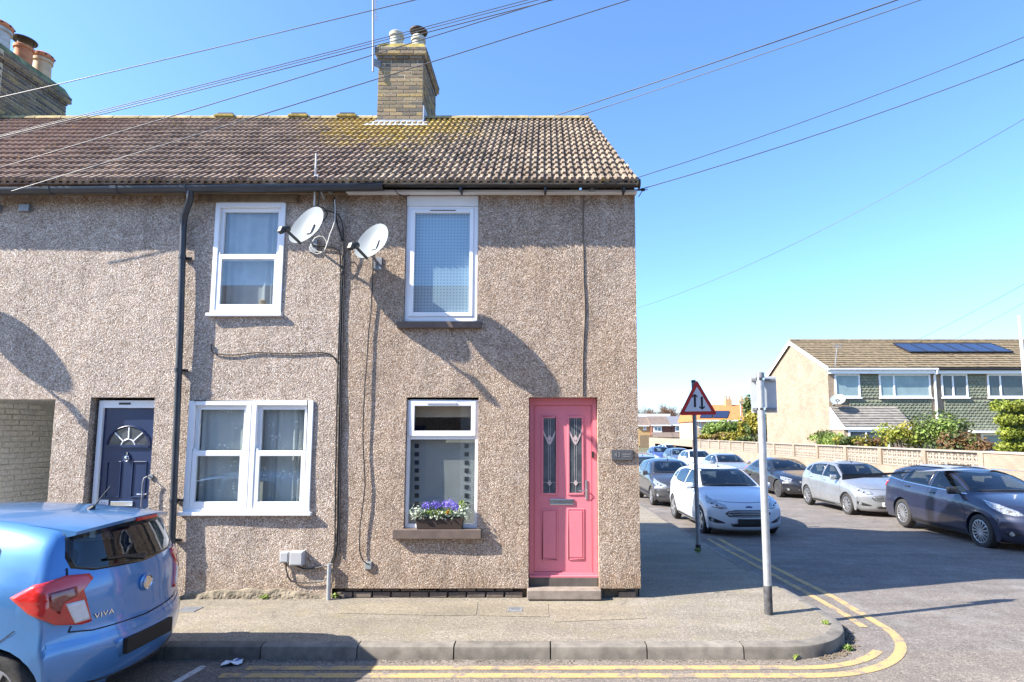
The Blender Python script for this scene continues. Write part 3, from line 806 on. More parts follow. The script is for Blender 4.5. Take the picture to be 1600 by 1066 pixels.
# crumbling foot of the middle house: broken lumps of old render and stone
rb = random.Random(5); xa, xb = aty(268, 930).x, aty(520, 930).x; n = 130; mrow = 10; vs = []; fs = []
for i in range(n + 1):
    x = xa + (xb - xa) * i / n; u = i / n
    env = max(0.0, math.sin(u * 3.14)) ** .6
    hgt = 0.035 + env * (0.06 + 0.10 * (mnoise.noise((x * 3.1, 2.0, 5.0)) + .35))
    for j in range(mrow + 1):
        f = j / mrow; z = -0.02 + max(.03, hgt) * f
        q = .5 + .5 * mnoise.noise((x * 11, z * 16, 1.7)) + .35 * mnoise.noise((x * 34, z * 40, 4.1))
        vs.append((x, .012 if j == mrow else -.003 - .045 * (1 - f) ** .7 * (.35 + q) , z))
for i in range(n):
    for j in range(mrow):
        k = i * (mrow + 1) + j; fs.append((k, k + mrow + 1, k + mrow + 2, k + 1))
raw("crumbling_foot", vs, fs, M['crumble'], mid_house)

# ---------------------------------------------------------------- windows and doors
def pane(name, parent, x0, x1, z0, z1, y, mat=None):
    return raw(name, [(x0, y, z0), (x1, y, z0), (x1, y, z1), (x0, y, z1)], [(0, 1, 2, 3)], mat or M['glass'], parent)
def room_back(parent, x0, x1, z0, z1, y, name, mat, folds=0, amp=0.0, seed=1):
    rn = random.Random(seed); n = max(2, folds * 6); vs = []; fs = []
    ph = rn.random() * 6
    for i in range(n + 1):
        x = x0 + (x1 - x0) * i / n
        yy = y + amp * math.sin(ph + i / 6 * 2 * math.pi * (0.85 + 0.3 * math.sin(i * 0.13))) * (0.6 + 0.4 * math.sin(i * .37))
        vs += [(x, yy, z0), (x, yy + amp * 0.3 * math.sin(i * .7), z1)]
    for i in range(n): fs.append((2*i, 2*i+2, 2*i+3, 2*i+1))
    return raw(name, vs, fs, mat, parent, True)
def sash_unit(win, x0, x1, z0, z1, zm, yf):
    """one vertically sliding pair inside the jambs"""
    b = MB(); b.ring(x0, x1, zm - 0.005, z1, .045, .045, .055, .050, yf + 0.02, yf + 0.06)
    up = b.build("upper_sash", M['upvc'], win, 0.006)
    pane("pane", up, x0 + .045, x1 - .045, zm + .045, z1 - .05, yf + 0.045)
    b = MB(); b.ring(x0, x1, z0, zm + 0.055, .055, .055, .075, .060, yf - 0.012, yf + 0.025)
    for s in (x0 + 0.012, x1 - 0.034): b.box(s, s + .022, yf - 0.012, yf + 0.02, zm + 0.05, zm + 0.085)
    lo = b.build("lower_sash", M['upvc'], win, 0.006)
    pane("pane", lo, x0 + .055, x1 - .055, z0 + .075, zm - .002, yf + 0.005)
# upper window of the middle house
x0, x1, z0, z1 = H_W1; x0 += .004; x1 -= .004; z0 += .004; z1 -= .004
win = MB(); win.ring(x0, x1, z0, z1, .055, .055, .05, .06, -0.018, 0.05); w = win.build("window", M['upvc'], mid_house, 0.006)
b = MB(); b.box(x0 - .03, x1 + .02, -0.05, 0.02, z0 - .028, z0 + .012); b.build("sill", M['upvc'], w, 0.006)
sash_unit(w, x0 + .055, x1 - .055, z0 + .05, z1 - .06, aty(388, 405).z, 0.0)
room_back(w, x0, x1, z0, z1, 0.11, "curtain", M['drape'], 9, 0.022, 3)
b = MB(); b.box(aty(312, 311).x, aty(466, 311).x, -0.035, 0.03, aty(380, 317).z, aty(380, 306).z); b.build("lintel", M['wood'], mid_house, 0.005)
orn = MB(); oc = aty(411, 466, 0.1); orn.lathe([(0.0, 0.0), (0.05, 0.0), (0.06, 0.05), (0.03, 0.10), (0.045, 0.14), (0.0, 0.17)], (oc.x, 0.10, z0 + .05), 'z', 14); orn.build("window_ornament", M['far_cream'], w, smooth=40)
# ground floor window of the middle house
x0, x1, z0, z1 = H_W3; x0 += .004; x1 -= .004; z0 += .004; z1 -= .004
win = MB(); win.ring(x0, x1, z0, z1, .07, .07, .055, .055, -0.018, 0.05); xm = (x0 + x1) / 2 + 0.01
win.box(xm - .062, xm - .002, -0.018, 0.05, z0 + .055, z1 - .055); win.box(xm + .002, xm + .062, -0.018, 0.05, z0 + .055, z1 - .055)
w = win.build("window", M['upvc'], mid_house, 0.006)
b = MB(); b.box(x0 - .04, x1 + .03, -0.055, 0.02, z0 - .028, z0 + .012); b.build("sill", M['upvc'], w, 0.006)
zm = aty(388, 712).z
sash_unit(w, x0 + .07, xm - .062, z0 + .055, z1 - .055, zm, 0.0); sash_unit(w, xm + .062, x1 - .07, z0 + .055, z1 - .055, zm, 0.0)
room_back(w, x0, x1, z0, z1, 0.11, "net_curtain", M['lace'], 14, 0.02, 5)
# upper window of the end house
x0, x1, z0, z1 = H_W2; x0 += .003; x1 -= .003
zt = aty(690, 322).z
b = MB(); b.box(x0 + .001, x1 - .001, 0.0, 0.03, zt + 0.001, z1 + 0.04); b.build("head_board", M['white_wood'], end_house, 0.004)
win = MB(); win.ring(x0, x1, z0 + .012, zt, .055, .055, .055, .035, 0.015, 0.07); win.ring(x0 + .056, x1 - .056, z0 + .068, zt - .036, .05, .05, .055, .05, 0.005, 0.06)
w = win.build("window", M['upvc'], end_house, 0.008)
pane("pane", w, x0 + .106, x1 - .106, z0 + .123, zt - .086, 0.03)
b = MB(); b.box(aty(672, 327).x, aty(712, 327).x, 0.0, 0.012, zt - .062, zt - .05); b.build("trickle_vent", M['sill_brown'], w, 0.002)
room_back(w, x0 + .1, x1 - .1, z0 + .1, zt - .05, 0.075, "dotted_blind", M['dotted'])
b = MB(); b.box(aty(622, 508).x, aty(753, 508).x, -0.075, 0.08, aty(688, 514).z, aty(688, 504).z); b.build("sill", M['sill_brown'], w, 0.006)
# ground floor window of the end house
x0, x1, z0, z1 = H_W4; x0 += .003; x1 -= .003; z1 -= .01
zs = aty(690, 826).z; zt = aty(690, 625, 0.02).z
ztr = aty(690, 683, 0.02).z
win = MB(); win.ring(x0, x1, zs, zt, .04, .04, .05, .04, 0.03, 0.09); win.box(x0 + .04, x1 - .04, 0.03, 0.09, ztr - .03, ztr + .03)
w = win.build("window", M['upvc'], end_house, 0.008)
b = MB(); b.ring(x0 + .03, x1 - .03, ztr + .012, zt - .012, .06, .06, .062, .062, 0.012, 0.05); fl = b.build("fanlight", M['upvc'], w, 0.008)
pane("pane", fl, x0 + .09, x1 - .09, ztr + .074, zt - .074, 0.03)
b = MB(); b.box(aty(666, 632).x, aty(713, 632).x, 0.0, 0.014, zt - .045, zt - .03); b.build("trickle_vent", M['upvc'], fl, 0.003)
pane("pane", w, x0 + .04, x1 - .04, zs + .05, ztr - .03, 0.055)
bl = MB(); bl.box(x0 + .02, x1 - .02, 0.125, 0.13, zs, aty(690, 690, .12).z + .02)
bo = bl.build("roller_blind", M['blind'], w)
for px in (651, 729):
    for py in (697, 710, 723, 735.5, 748.5, 761.5, 774.5, 788):
        c = aty(px, py, 0.115); q = MB(); q.box(c.x - .025, c.x + .025, 0.117, 0.124, c.z - .025, c.z + .025); q.build("blind_square", M['black'], bo)
b = MB(); b.box(x0, x1, 0.14, 0.15, aty(690, 652, .12).z, zt); b.build("pelmet_blind", M['far_cream'], w)
b = MB(); b.box(aty(616, 833).x, aty(753, 833).x, -0.085, 0.09, aty(690, 841).z + .002, zs); b.build("sill", M['sill_brown'], w, 0.007)

# pink front door
x0, x1, z0, z1 = H_D1; x0 += .003; x1 -= .003
zb = aty(880, 905).z; zt = z1 - .004
YD = 0.095
fr = MB(); fr.ring(x0, x1, zb, zt, .050, .050, .045, .075, YD, YD + 0.07); fr.ring(x0 + .05, x1 - .05, zb + .045, zt - .075, .014, .014, .012, .014, YD + 0.012, YD + 0.065)
fr.box(x0 + .001, x1 - .001, YD - 0.03, YD + 0.02, zb - 0.001, zb + .025)
door = fr.build("door_frame", M['pink'], end_house, 0.005)
dx0, dx1, dz0, dz1 = x0 + .066, x1 - .066, zb + .059, zt - .091
leaf = MB(); leaf.box(dx0, dx1, YD + 0.026, YD + 0.06, dz0, dz1)
dw = dx1 - dx0
def moulding(mb, a, b2, c, d, y, t=.016, h=.010):
    mb.ring(a, b2, c, d, t, t, t, t, y - h, y + 0.002)
lead_f = YD + 0.026
zg1, zg0 = aty(880, 653).z, aty(880, 772).z; zp1, zp0 = aty(880, 797).z, aty(880, 878).z
gx = [(dx0 + dw * .15, dx0 + dw * .37), (dx0 + dw * .61, dx0 + dw * .83)]
for a, c in gx: moulding(leaf, a - .022, c + .022, zg0 - .022, zg1 + .022, lead_f, .022, .012)
dl = leaf.build("front_door", M['pink'], end_house, 0.004)
dl["label"] = "pink panelled front door leaf with two leaded lights"
for a, c in gx:
    q = MB(); q.ring(a - .025, c + .025, zp0, zp1, .013, .013, .013, .013, lead_f - .008, lead_f + .002)
    q.box(a - .002, c + .002, lead_f - .009, lead_f + .001, zp0 + .024, zp1 - .024); q.build("door_panel", M['pink'], dl, 0.005)
    g2 = MB(); g2.box(a, c, lead_f - .005, lead_f + .002, zg0, zg1); go = g2.build("leaded_light", M['stained'], dl)
    m = (a + c) / 2; yl = lead_f - .0065; cm = MB(); hw = (c - a) / 2
    for o in (-.012, .012): cm.box(m + o - .0015, m + o + .0015, yl - .001, yl + .001, zg0 + .10, zg1)
    cm.box(m - .0015, m + .0015, yl - .001, yl + .001, zg0, zg0 + .13); cm.box(a, c, yl - .001, yl + .001, zg0 + .125, zg0 + .128)
    cm.build("came", M['lead_came'], go)
    zv = zg1 - .30
    for s in (-1, 1):                      # chevrons of bevelled diamonds
        for k in range(3):
            q = MB(); xq = m + s * (hw * (0.22 + 0.30 * k)); zq = zv + 0.03 + 0.052 * k
            q.prism([(xq, zq - .05), (xq + s * hw * .28, zq + .0), (xq + s * hw * .28, zq + .045), (xq, zq + .0)], lambda u, v: (u, yl - .002, v), lambda u, v: (u, yl + .001, v)); q.build("bevel_piece", M['came_pink'], go)
    for zz, ss in ((zv + .055, .030), (zv + .0, .022), (zg0 + .118, .028)):
        q = MB(); q.prism([(m, zz - ss * 1.3), (m + ss, zz), (m, zz + ss * 1.3), (m - ss, zz)], lambda u, v: (u, yl - .003, v), lambda u, v: (u, yl + .001, v)); q.build("bevel_piece", M['came_pink'], go)
zl = aty(880, 786).z; cxl = aty(878, 786).x
q = MB(); q.ring(cxl - .145, cxl + .145, zl - .034, zl + .034, .012, .012, .010, .010, lead_f - .014, lead_f); q.box(cxl - .133, cxl + .133, lead_f - .009, lead_f, zl - .024, zl + .024)
q.build("letter_plate", M['chrome'], dl, 0.003)
hx = aty(917.5, 768).x
q = MB(); q.box(hx - .013, hx + .013, lead_f - .010, lead_f, aty(917, 783).z, aty(917, 752).z); hp = q.build("door_handle", M['steel_dull'], dl, 0.005)
q = MB(); zh = aty(917, 768).z; q.tube([(hx, lead_f - .01, zh), (hx, lead_f - .05, zh), (hx - .02, lead_f - .056, zh), (hx - .10, lead_f - .05, zh + .004)], .0085, 8); q.build("lever", M['chrome'], hp, smooth=50)
bx, bz = aty(927, 711).x, aty(927, 711).z
q = MB(); q.box(bx - .012, bx + .012, YD - .022, YD, bz - .04, bz + .04); q.build("doorbell", M['black'], door, 0.006)
# doorstep
st = MB(); st.box(x0 + .006, x1 - .006, 0.06, 0.20, 0.0, zb - .002); st.build("step_riser", M['step_dark'], end_house, 0.004)
st = MB(); sx0, sx1 = atz(826, 940, 0.0).x - .02, atz(940, 940, 0.0).x; sy = atz(880, 940, 0.0).y
zt_ = aty(880, 922, -0.10).z
st.box(sx0, sx1, sy + .01, 0.058, 0.015, zt_); st.build("doorstep", M['step'], end_house, 0.012, segs=3)
st = MB(); st.box(sx0 + .02, sx1 - .02, sy + .03, 0.05, -0.02, 0.016); st.build("step_base", M['mortar_dark'], end_house)

# navy front door
x0, x1, z0, z1 = H_D2; YD2 = 0.075
fr = MB(); fr.ring(x0 + .045, x1 - .006, 0.03, z1 - .035, .055, .03, .04, .09, YD2, YD2 + .09); fd = fr.build("door_frame", M['upvc'], mid_house, 0.006)
fr = MB(); fr.box(aty(186, 636, YD2).x, aty(204, 636, YD2).x, YD2 - .008, YD2, z1 - .085, z1 - .06); fr.build("door_vent", M['black'], fd, 0.004)
a, c, zb2, zt2 = x0 + .10, x1 - .036, 0.07, z1 - .125; yl = YD2 + 0.03
lf = MB(); lf.box(a, c, yl, yl + .045, zb2, zt2)
m = (a + c) / 2; wd = c - a
for (u0, u1, v0, v1) in ((.12, .40, .50, .70), (.60, .88, .50, .70), (.12, .40, .10, .38), (.60, .88, .10, .38)):
    zz0, zz1 = zb2 + (zt2 - zb2) * v0, zb2 + (zt2 - zb2) * v1
    lf.ring(a + wd * u0, a + wd * u1, zz0, zz1, .012, .012, .014, .014, yl - .010, yl + .001)
nd = lf.build("front_door", M['navy'], mid_house, 0.004); nd["label"] = "navy panelled front door leaf with a sunburst fanlight"
zf = zb2 + (zt2 - zb2) * .785; rf = wd * .40
q = MB(); q.prism([(m + rf * math.cos(R(t)), zf + rf * .95 * math.sin(R(t))) for t in range(0, 181, 12)], lambda u, v: (u, yl - .004, v), lambda u, v: (u, yl + .001, v)); fo = q.build("fanlight_glass", M['stained'], nd)
q = MB(); q.tube([(m + rf * math.cos(R(t)), yl - .006, zf + rf * .95 * math.sin(R(t))) for t in range(0, 181, 10)], .014, 6); q.bar((m - rf, yl - .006, zf), (m + rf, yl - .006, zf), .03, .026, (0, 1, 0)); q.build("fanlight_rim", M['navy'], fo, smooth=60)
q = MB()
for t in (45, 90, 135): q.bar((m + rf * .33 * math.cos(R(t)), yl - .006, zf + rf * .33 * math.sin(R(t))), (m + rf * .93 * math.cos(R(t)), yl - .006, zf + rf * .9 * math.sin(R(t))), .012, .016, (0, 1, 0))
q.tube([(m + rf * .33 * math.cos(R(t)), yl - .006, zf + rf * .33 * math.sin(R(t))) for t in range(0, 181, 20)], .007, 6); q.build("glazing_bar", M['upvc'], fo)
kz = aty(196, 715, yl).z
q = MB(); q.lathe([(0, -.02), (.022, -.012), (.026, 0), (.014, .008), (0, .012)], (m, yl - .012, kz), 'y', 14); q.tube([(m + .03 * math.sin(R(t)), yl - .02, kz - .01 - .035 * math.cos(R(t))) for t in range(-150, 151, 25)], .006, 6); q.bar((m, yl - .01, kz + .03), (m, yl - .01, kz + .065), .012, .012); q.build("door_knocker", M['chrome'], nd, smooth=50)
lz = aty(196, 787, yl).z; lx = aty(191, 787, yl).x
q = MB(); q.box(lx - .135, lx + .135, yl - .012, yl, lz - .03, lz + .03); q.build("letter_plate", M['chrome'], nd, 0.006)
nx = aty(162, 787, yl).x
q = MB(); q.box(nx - .058, nx + .058, yl - .006, yl - .001, lz - .04, lz + .045); no = q.build("paper_notice", M['paper'], nd)
for k in range(4): qq = MB(); qq.bar((nx - .035 + k * .02, yl - .008, lz - .015), (nx - .022 + k * .02, yl - .008, lz + .022 - .012 * (k % 2)), .004, .002, (0, 1, 0)); qq.build("scribble", M['ink'], no)
hx, hz = aty(222, 772, yl).x, aty(222, 772, yl).z
q = MB(); q.tube([(hx + .06, yl, hz), (hx + .06, yl - .04, hz), (hx + .03, yl - .045, hz), (hx - .03, yl - .04, hz)], .010, 8); q.build("door_handle", M['chrome'], nd, smooth=50)
raw("hall_back", [(x0 - .1, 0.5, 0), (x1 + .1, 0.5, 0), (x1 + .1, 0.5, 2.5), (x0 - .1, 0.5, 2.5)], [(0, 1, 2, 3)], M['room'], mid_house)
# passage lined with white painted bricks
px0, px1, pz0, pz1 = H_P
b = MB(); b.box(px0 - 0.12, px0 - 0.004, 0.02, 4.0, -0.02, pz1 + .05); b.box(px1 + 0.004, px1 + .1, 0.05, 4.0, -0.02, pz1 + .05)
b.box(px0 - .12, px1 + .1, 0.03, 4.0, pz1 + .05, pz1 + .12); b.box(px0 - .12, px1 + .1, 3.95, 4.05, -0.02, pz1 + .05)
pas = b.build("passage_lining", M['white_brick'], mid_house)
bm_ = MB(); bm_.box(-.012, .012, -.107, .107, -.034, .034); bme = bm_.mesh("brick", M['white_brick'], 0.008)
for row in range(int(pz1 / 0.075)):
    yy = 0.15 + (0.11 if row % 2 else 0)
    while yy < 2.2:
        if row * 0.075 > 0.6: inst("brick", bme, (px0 + .004 + random.uniform(-.003, .003), yy, 0.04 + row * .075), pas, (0, random.uniform(-.04, .04), 0), (1, random.uniform(.96, 1), random.uniform(.93, 1.0)))
        yy += 0.225

# ---------------------------------------------------------------- roofs
SL = math.hypot(RIDGE_Y - EAVE_Y, RIDGE_Z - EAVE_Z); PIT = math.atan2(RIDGE_Z - EAVE_Z, RIDGE_Y - EAVE_Y)
NC = 15; GAUGE = SL / NC; TW = 0.184
def tile_section():
    pts = []; u = TW / 2
    for k in range(2):
        o = k * u
        pts += [(o + .002, .004), (o + u * .40, .004), (o + u * .50, .028), (o + u * .86, .030), (o + u * .97, .008)]
    return pts
def tile_geo(length):
    sec = tile_section(); n = len(sec); vs = []; fs = []
    for (yy, dz) in ((0.0, 0.0), (0.0, 0.0), (length, -0.030)):
        for (x, z) in sec: vs.append((x, yy, z + dz + .032))
    for i in range(n): vs[i] = (sec[i][0], 0.0, sec[i][1] - 0.014)
    for i in range(n - 1):
        fs.append((i, i + 1, n + i + 1, n + i)); fs.append((n + i, n + i + 1, 2*n + i + 1, 2*n + i))
    fs.append((0, n, 2 * n)); fs.append((n - 1, 3 * n - 1, 2 * n - 1))
    return vs, fs
tv, tf = tile_geo(GAUGE * 1.12)
def tile_mesh(mat):
    me = bpy.data.meshes.new("roof_tile"); me.from_pydata(tv, [], tf); me.materials.append(mat); me.update(); return me
def slope_pt(x, s): return Vector((x, EAVE_Y + s * math.cos(PIT), EAVE_Z + s * math.sin(PIT)))
def roof(house, xa, xb_fn, mat, limit):
    deck = MB()
    e0, r0 = slope_pt(xa, 0.02), slope_pt(xa, SL); e1, r1 = slope_pt(xb_fn(0), .02), slope_pt(xb_fn(1), SL)
    th = 0.03
    ym = 2 * RIDGE_Y - EAVE_Y
    vs = [(e0.x, e0.y, e0.z - th), (e1.x, e1.y, e1.z - th), (r1.x, r1.y, r1.z - th), (r0.x, r0.y, r0.z - th), (xb_fn(2), ym, EAVE_Z - th), (xa, ym, EAVE_Z - th)]
    vs2 = [(p[0], p[1], p[2] + 0.025) for p in vs]
    deck.add(vs + vs2, [(0, 1, 2, 3), (3, 2, 4, 5), (6, 7, 8, 9), (9, 8, 10, 11), (0, 1, 7, 6), (1, 2, 8, 7), (2, 4, 10, 8), (4, 5, 11, 10), (5, 3, 9, 11), (3, 0, 6, 9)])
    ro = deck.build("roof", mat, house)
    me = tile_mesh(mat); rest_v = []; rest_f = []; cnt = 0
    cells = []
    for r in range(NC):
        f = (r + .3) / NC; x = xa; xe = xb_fn(f)
        while x < xe - 0.03:
            w = min(TW, xe - x); cells.append((r, x, w)); x += TW
    vis = lambda r, x: abs(x)  # nearer the middle and the eaves show largest
    cells.sort(key=lambda c: (c[0] * 0.24) ** 1 * 1.0 + max(0, -c[1] - 6.8) * 3)
    for (r, x, w) in cells:
        p = slope_pt(x + random.uniform(-.002, .002), r * GAUGE + random.uniform(-.006, .006))
        rx, ry, rz = PIT + random.uniform(-.012, .014), random.uniform(-.012, .012), random.uniform(-.012, .012)
        if cnt < limit:
            inst("roof_tile", me, p, ro, (rx, ry, rz), (w / TW, 1, random.uniform(.95, 1.08))); cnt += 1
        else:
            mt = Matrix.Translation(p) @ Matrix.Rotation(rx, 4, 'X') @ Matrix.Rotation(rz, 4, 'Z') @ Matrix.Diagonal((w / TW, 1, 1, 1))
            n0 = len(rest_v); rest_v += [tuple(mt @ Vector(v)) for v in tv]; rest_f += [tuple(i + n0 for i in f2) for f2 in tf]
    if rest_v:
        o = raw("upper_roof_tiles", rest_v, rest_f, mat, ro); o["kind"] = "stuff"
    return ro
vx = lambda f: VX0 + (VX1 - VX0) * f
roof_e = roof(end_house, XB, vx, M['tile_end'], 300)
roof_m = roof(mid_house, XB - TW * 51, lambda f: XB - 0.0, M['tile_mid'], 300)
# ridge tiles
def ridge_run(parent, xa, xb2, mat):
    x = xa
    while x < xb2 - .05:
        l = min(.44, xb2 - x); b = MB(); sec = []
        for t in range(0, 181, 30): sec.append((RIDGE_Y - .115 * math.cos(R(t)), RIDGE_Z - .025 + .085 * math.sin(R(t)) + random.uniform(0, .002)))
        b.prism(sec, lambda u, v, x=x: (x + .004, u, v), lambda u, v, x=x, l=l: (x + l - .004, u, v + .004)); b.build("ridge_tile", mat, parent, 0.004); x += .44
ridge_run(roof_e, XB + 0.02, VX1 - .01, M['ridge']); ridge_run(roof_m, XB - 7.04, XB, M['ridge'])
for px in (356, 470, 545):                # raised ridge vents
    c = aty(px, 183, RIDGE_Y); b = MB(); b.box(c.x - .13, c.x + .13, RIDGE_Y - .10, RIDGE_Y + .1, RIDGE_Z + .035, RIDGE_Z + .085); b.build("ridge_vent", M['black'], roof_m, 0.006)
    b = MB(); b.box(c.x - .17, c.x + .17, RIDGE_Y - .13, RIDGE_Y + .13, RIDGE_Z + .0, RIDGE_Z + .045); b.build("vent_base", M['mossy'], roof_m, 0.012)
# verge mortar on the right gable
b = MB(); p0, p1 = slope_pt(VX0 - .004, .02), slope_pt(VX1 - .004, SL); b.bar((p0.x, p0.y, p0.z - .02), (p1.x, p1.y, p1.z - .02), .03, .05); b.build("verge_mortar", M['ridge'], roof_e)

# ---------------------------------------------------------------- fascia, gutters, downpipe
fz0, fz1 = WALL_TOP - 0.001, EAVE_Z - .02
def fascia(parent, xa, xb2, mat, y=-0.10, z0=None):
    b = MB(); b.box(xa, xb2, y, y + .022, z0 if z0 else fz0, fz1); b.box(xa, xb2, y + .022, 0.02, fz0 + .004, fz0 + .016); b.build("fascia", mat, parent, 0.003)
fascia(end_house, aty(545, 300).x, XR + .02, M['white_wood'])
fascia(mid_house, XL, aty(545, 300).x - .003, M['wood'], -0.08)
def gutter(parent, xa, xb2, za, zb3, yc, r, mat, joints, brackets, cap=True):
    n = 8; prof = [(yc - r * math.cos(R(t)), -r * math.sin(R(t))) for t in range(0, 181, 18)]
    prof = [(prof[0][0], .008)] + prof + [(prof[-1][0], .008)]
    inner = [(yc - (r - .006) * math.cos(R(t)), -(r - .006) * math.sin(R(t))) for t in range(180, -1, -18)]
    loop = prof + [(inner[0][0], .008)] + inner + [(inner[-1][0], .008)]
    b = MB(); b.prism(loop, lambda u, v: (xa, u, za + v), lambda u, v: (xb2, u, zb3 + v)); g0 = b.build("gutter", mat, parent, smooth=40)
    zz = lambda x: za + (zb3 - za) * (x - xa) / (xb2 - xa)
    for x in joints:
        b = MB(); ro_ = r + .006; sec = [(yc - ro_ * math.cos(R(t)), -ro_ * math.sin(R(t))) for t in range(0, 181, 18)]; sec = [(sec[0][0] - .002, .012)] + sec + [(sec[-1][0] + .002, .012)]
        b.prism(sec, lambda u, v: (x - .035, u, zz(x) + v), lambda u, v: (x + .035, u, zz(x) + v)); b.build("gutter_union", mat, g0)
    for x in brackets:
        b = MB(); b.box(x - .014, x + .014, yc - .02, yc + r + .05, zz(x) - r - .055, zz(x) - r + .004); b.build("gutter_bracket", mat, g0, 0.006)
    if cap:
        b = MB(); b.lathe([(0, 0), (r + .008, 0), (r + .008, .02), (0, .02)], (xb2 - .004, yc, zz(xb2) - .006), 'x', 16); b.build("gutter_end", mat, g0)
GY = -0.205
gz_e = aty(900, 284, GY - .05).z
gutter(end_house, aty(600, 290, GY).x, aty(998, 288, GY).x, gz_e + .008, gz_e, GY, .052, M['gutter_black'], [aty(800, 290, GY).x], [aty(p, 290, GY).x for p in (720, 852, 975)])
zl0, zl1 = aty(0, 294, GY - .06).z, aty(600, 287, GY - .06).z
gutter(mid_house, aty(-60, 300, GY).x, aty(600, 290, GY).x - .004, zl0, zl1, GY, .060, M['gutter_grey'], [aty(p, 297, GY).x for p in (78, 182, 290)], [], False)
dpx = aty(297, 305, GY).x
P0 = aty(297, 300, GY); P1 = aty(287, 345, -0.075); P2 = aty(283, 520, -.075); P3 = aty(267, 860, -.075)
b = MB(); b.tube([(dpx, GY, zl1 - .05), (dpx, GY, zl1 - .12), (dpx - .02, GY + .03, zl1 - .17), (P1.x + .02, -.10, P1.z + .05), (P1.x, -.075, P1.z - .02), (P1.x, -.075, P1.z - .12)], .040, 12); dp = b.build("downpipe", M['gutter_grey'], mid_house, smooth=50)
b = MB(); b.tube([(P1.x, -.075, P1.z - .10), (P2.x - .01, -.075, P2.z), (P3.x + .02, -.075, 0.0)], .037, 14); b.build("pipe_shaft", M['gutter_grey'], dp, smooth=50)
for py, ln in ((402, 0), (578, 0), (782, 1), (845, 1)):
    zz = aty(280, py, -.07).z; xx = P1.x + (P3.x + .02 - P1.x) * (P1.z - zz) / (P1.z)
    b = MB(); b.lathe([(.037, -.022), (.044, -.02), (.044, .02), (.037, .022)], (xx, -.075, zz), 'z', 14); b.box(xx + .03, xx + .085, -.035, -.012, zz - .012, zz + .012); b.box(xx - .03, xx + .03, -.05, .02, zz - .014, zz + .014); b.build("pipe_clip", M['gutter_grey'], dp, smooth=40)

# ---------------------------------------------------------------- chimneys
BR = MB(); BR.box(-.5, .5, -.5, .5, -.5, .5)
def chimney(house, x0, x1, y0, y1, z0, z1, right, name="chimney"):
    core = MB(); core.box(x0 + .010, x1 - .010, y0 + .007, y1 - .010, z0, z1)
    ch = core.build(name, M['mortar'], house)
    unit = MB(); unit.box(-.105, .105, -.05, .05, -.0285, .0285); um = unit.mesh("brick", M['stock'], 0.006); ud = unit.mesh("brick", M['stock_dark'], 0.006)
    CH = 0.0665; rows = int((z1 - z0) / CH)
    zb0 = z1 - rows * CH
    def course(xa, xb2, ya, yb, zc, row, mesh, proud=0.0):
        # front
        L = .222; off = 0 if row % 2 else -L / 2
        x = xa + off
        while x < xb2 - .02:
            a, c = max(x, xa), min(x + L, xb2)
            if c - a > .03: inst("brick", mesh, ((a + c) / 2, ya + .05 + random.uniform(-.004, .003), zc), ch, (0, random.uniform(-.012, .012), random.uniform(-.01, .01)), ((c - a - .012) / .21, 1, random.uniform(.9, 1)))
            x += L
        # right-hand side
        y = ya + (0.0 if row % 2 else -L / 2) + .11
        while y < yb - .02:
            a, c = max(y, ya + .11), min(y + L, yb)
            if c - a > .03: inst("brick", mesh, (xb2 - .05 + random.uniform(-.003, .004), (a + c) / 2, zc), ch, (random.uniform(-.012, .012), 0, math.pi / 2), ((c - a - .012) / .21, 1, random.uniform(.9, 1)))
            y += L
    for r in range(rows):
        zc = zb0 + CH * (r + .5); k = rows - 1 - r
        if k == 0 or k == 1: course(x0 - .055, x1 + .055, y0 - .055, y1 + .05, zc, r, um if k else ud)
        elif k == 2: course(x0 - .025, x1 + .025, y0 - .025, y1 + .02, zc, r, ud)
        elif k in (3, 4): course(x0, x1, y0, y1, zc, r, ud)
        else: course(x0, x1, y0, y1, zc, r, um if random.random() < .93 else ud)
    corb = MB(); corb.box(x0 - .043, x1 + .043, y0 - .046, y1 + .036, z1 - 2 * CH, z1 + .002); corb.build("corbel_bed", M['mortar'], ch)
    return ch
rp = aty(588, 194, 2.2); rq = aty(660, 194, 2.2)
CZT = aty(622, 76, 2.2).z
ch1 = chimney(end_house, rp.x, rq.x, 2.2, 3.28, slope_pt(0, SL * .86).z, CZT, True)
b = MB(); 
b.prism([(rp.x - .04, CZT + .003), (rq.x + .04, CZT + .003), (rq.x + .0, CZT + .10), (rp.x + .02, CZT + .11)], lambda u, v: (u, 2.16 + (v - CZT) * .5, v), lambda u, v: (u, 3.30 - (v - CZT) * .5, v)); b.build("flaunching", M['mossy'], ch1, 0.02)
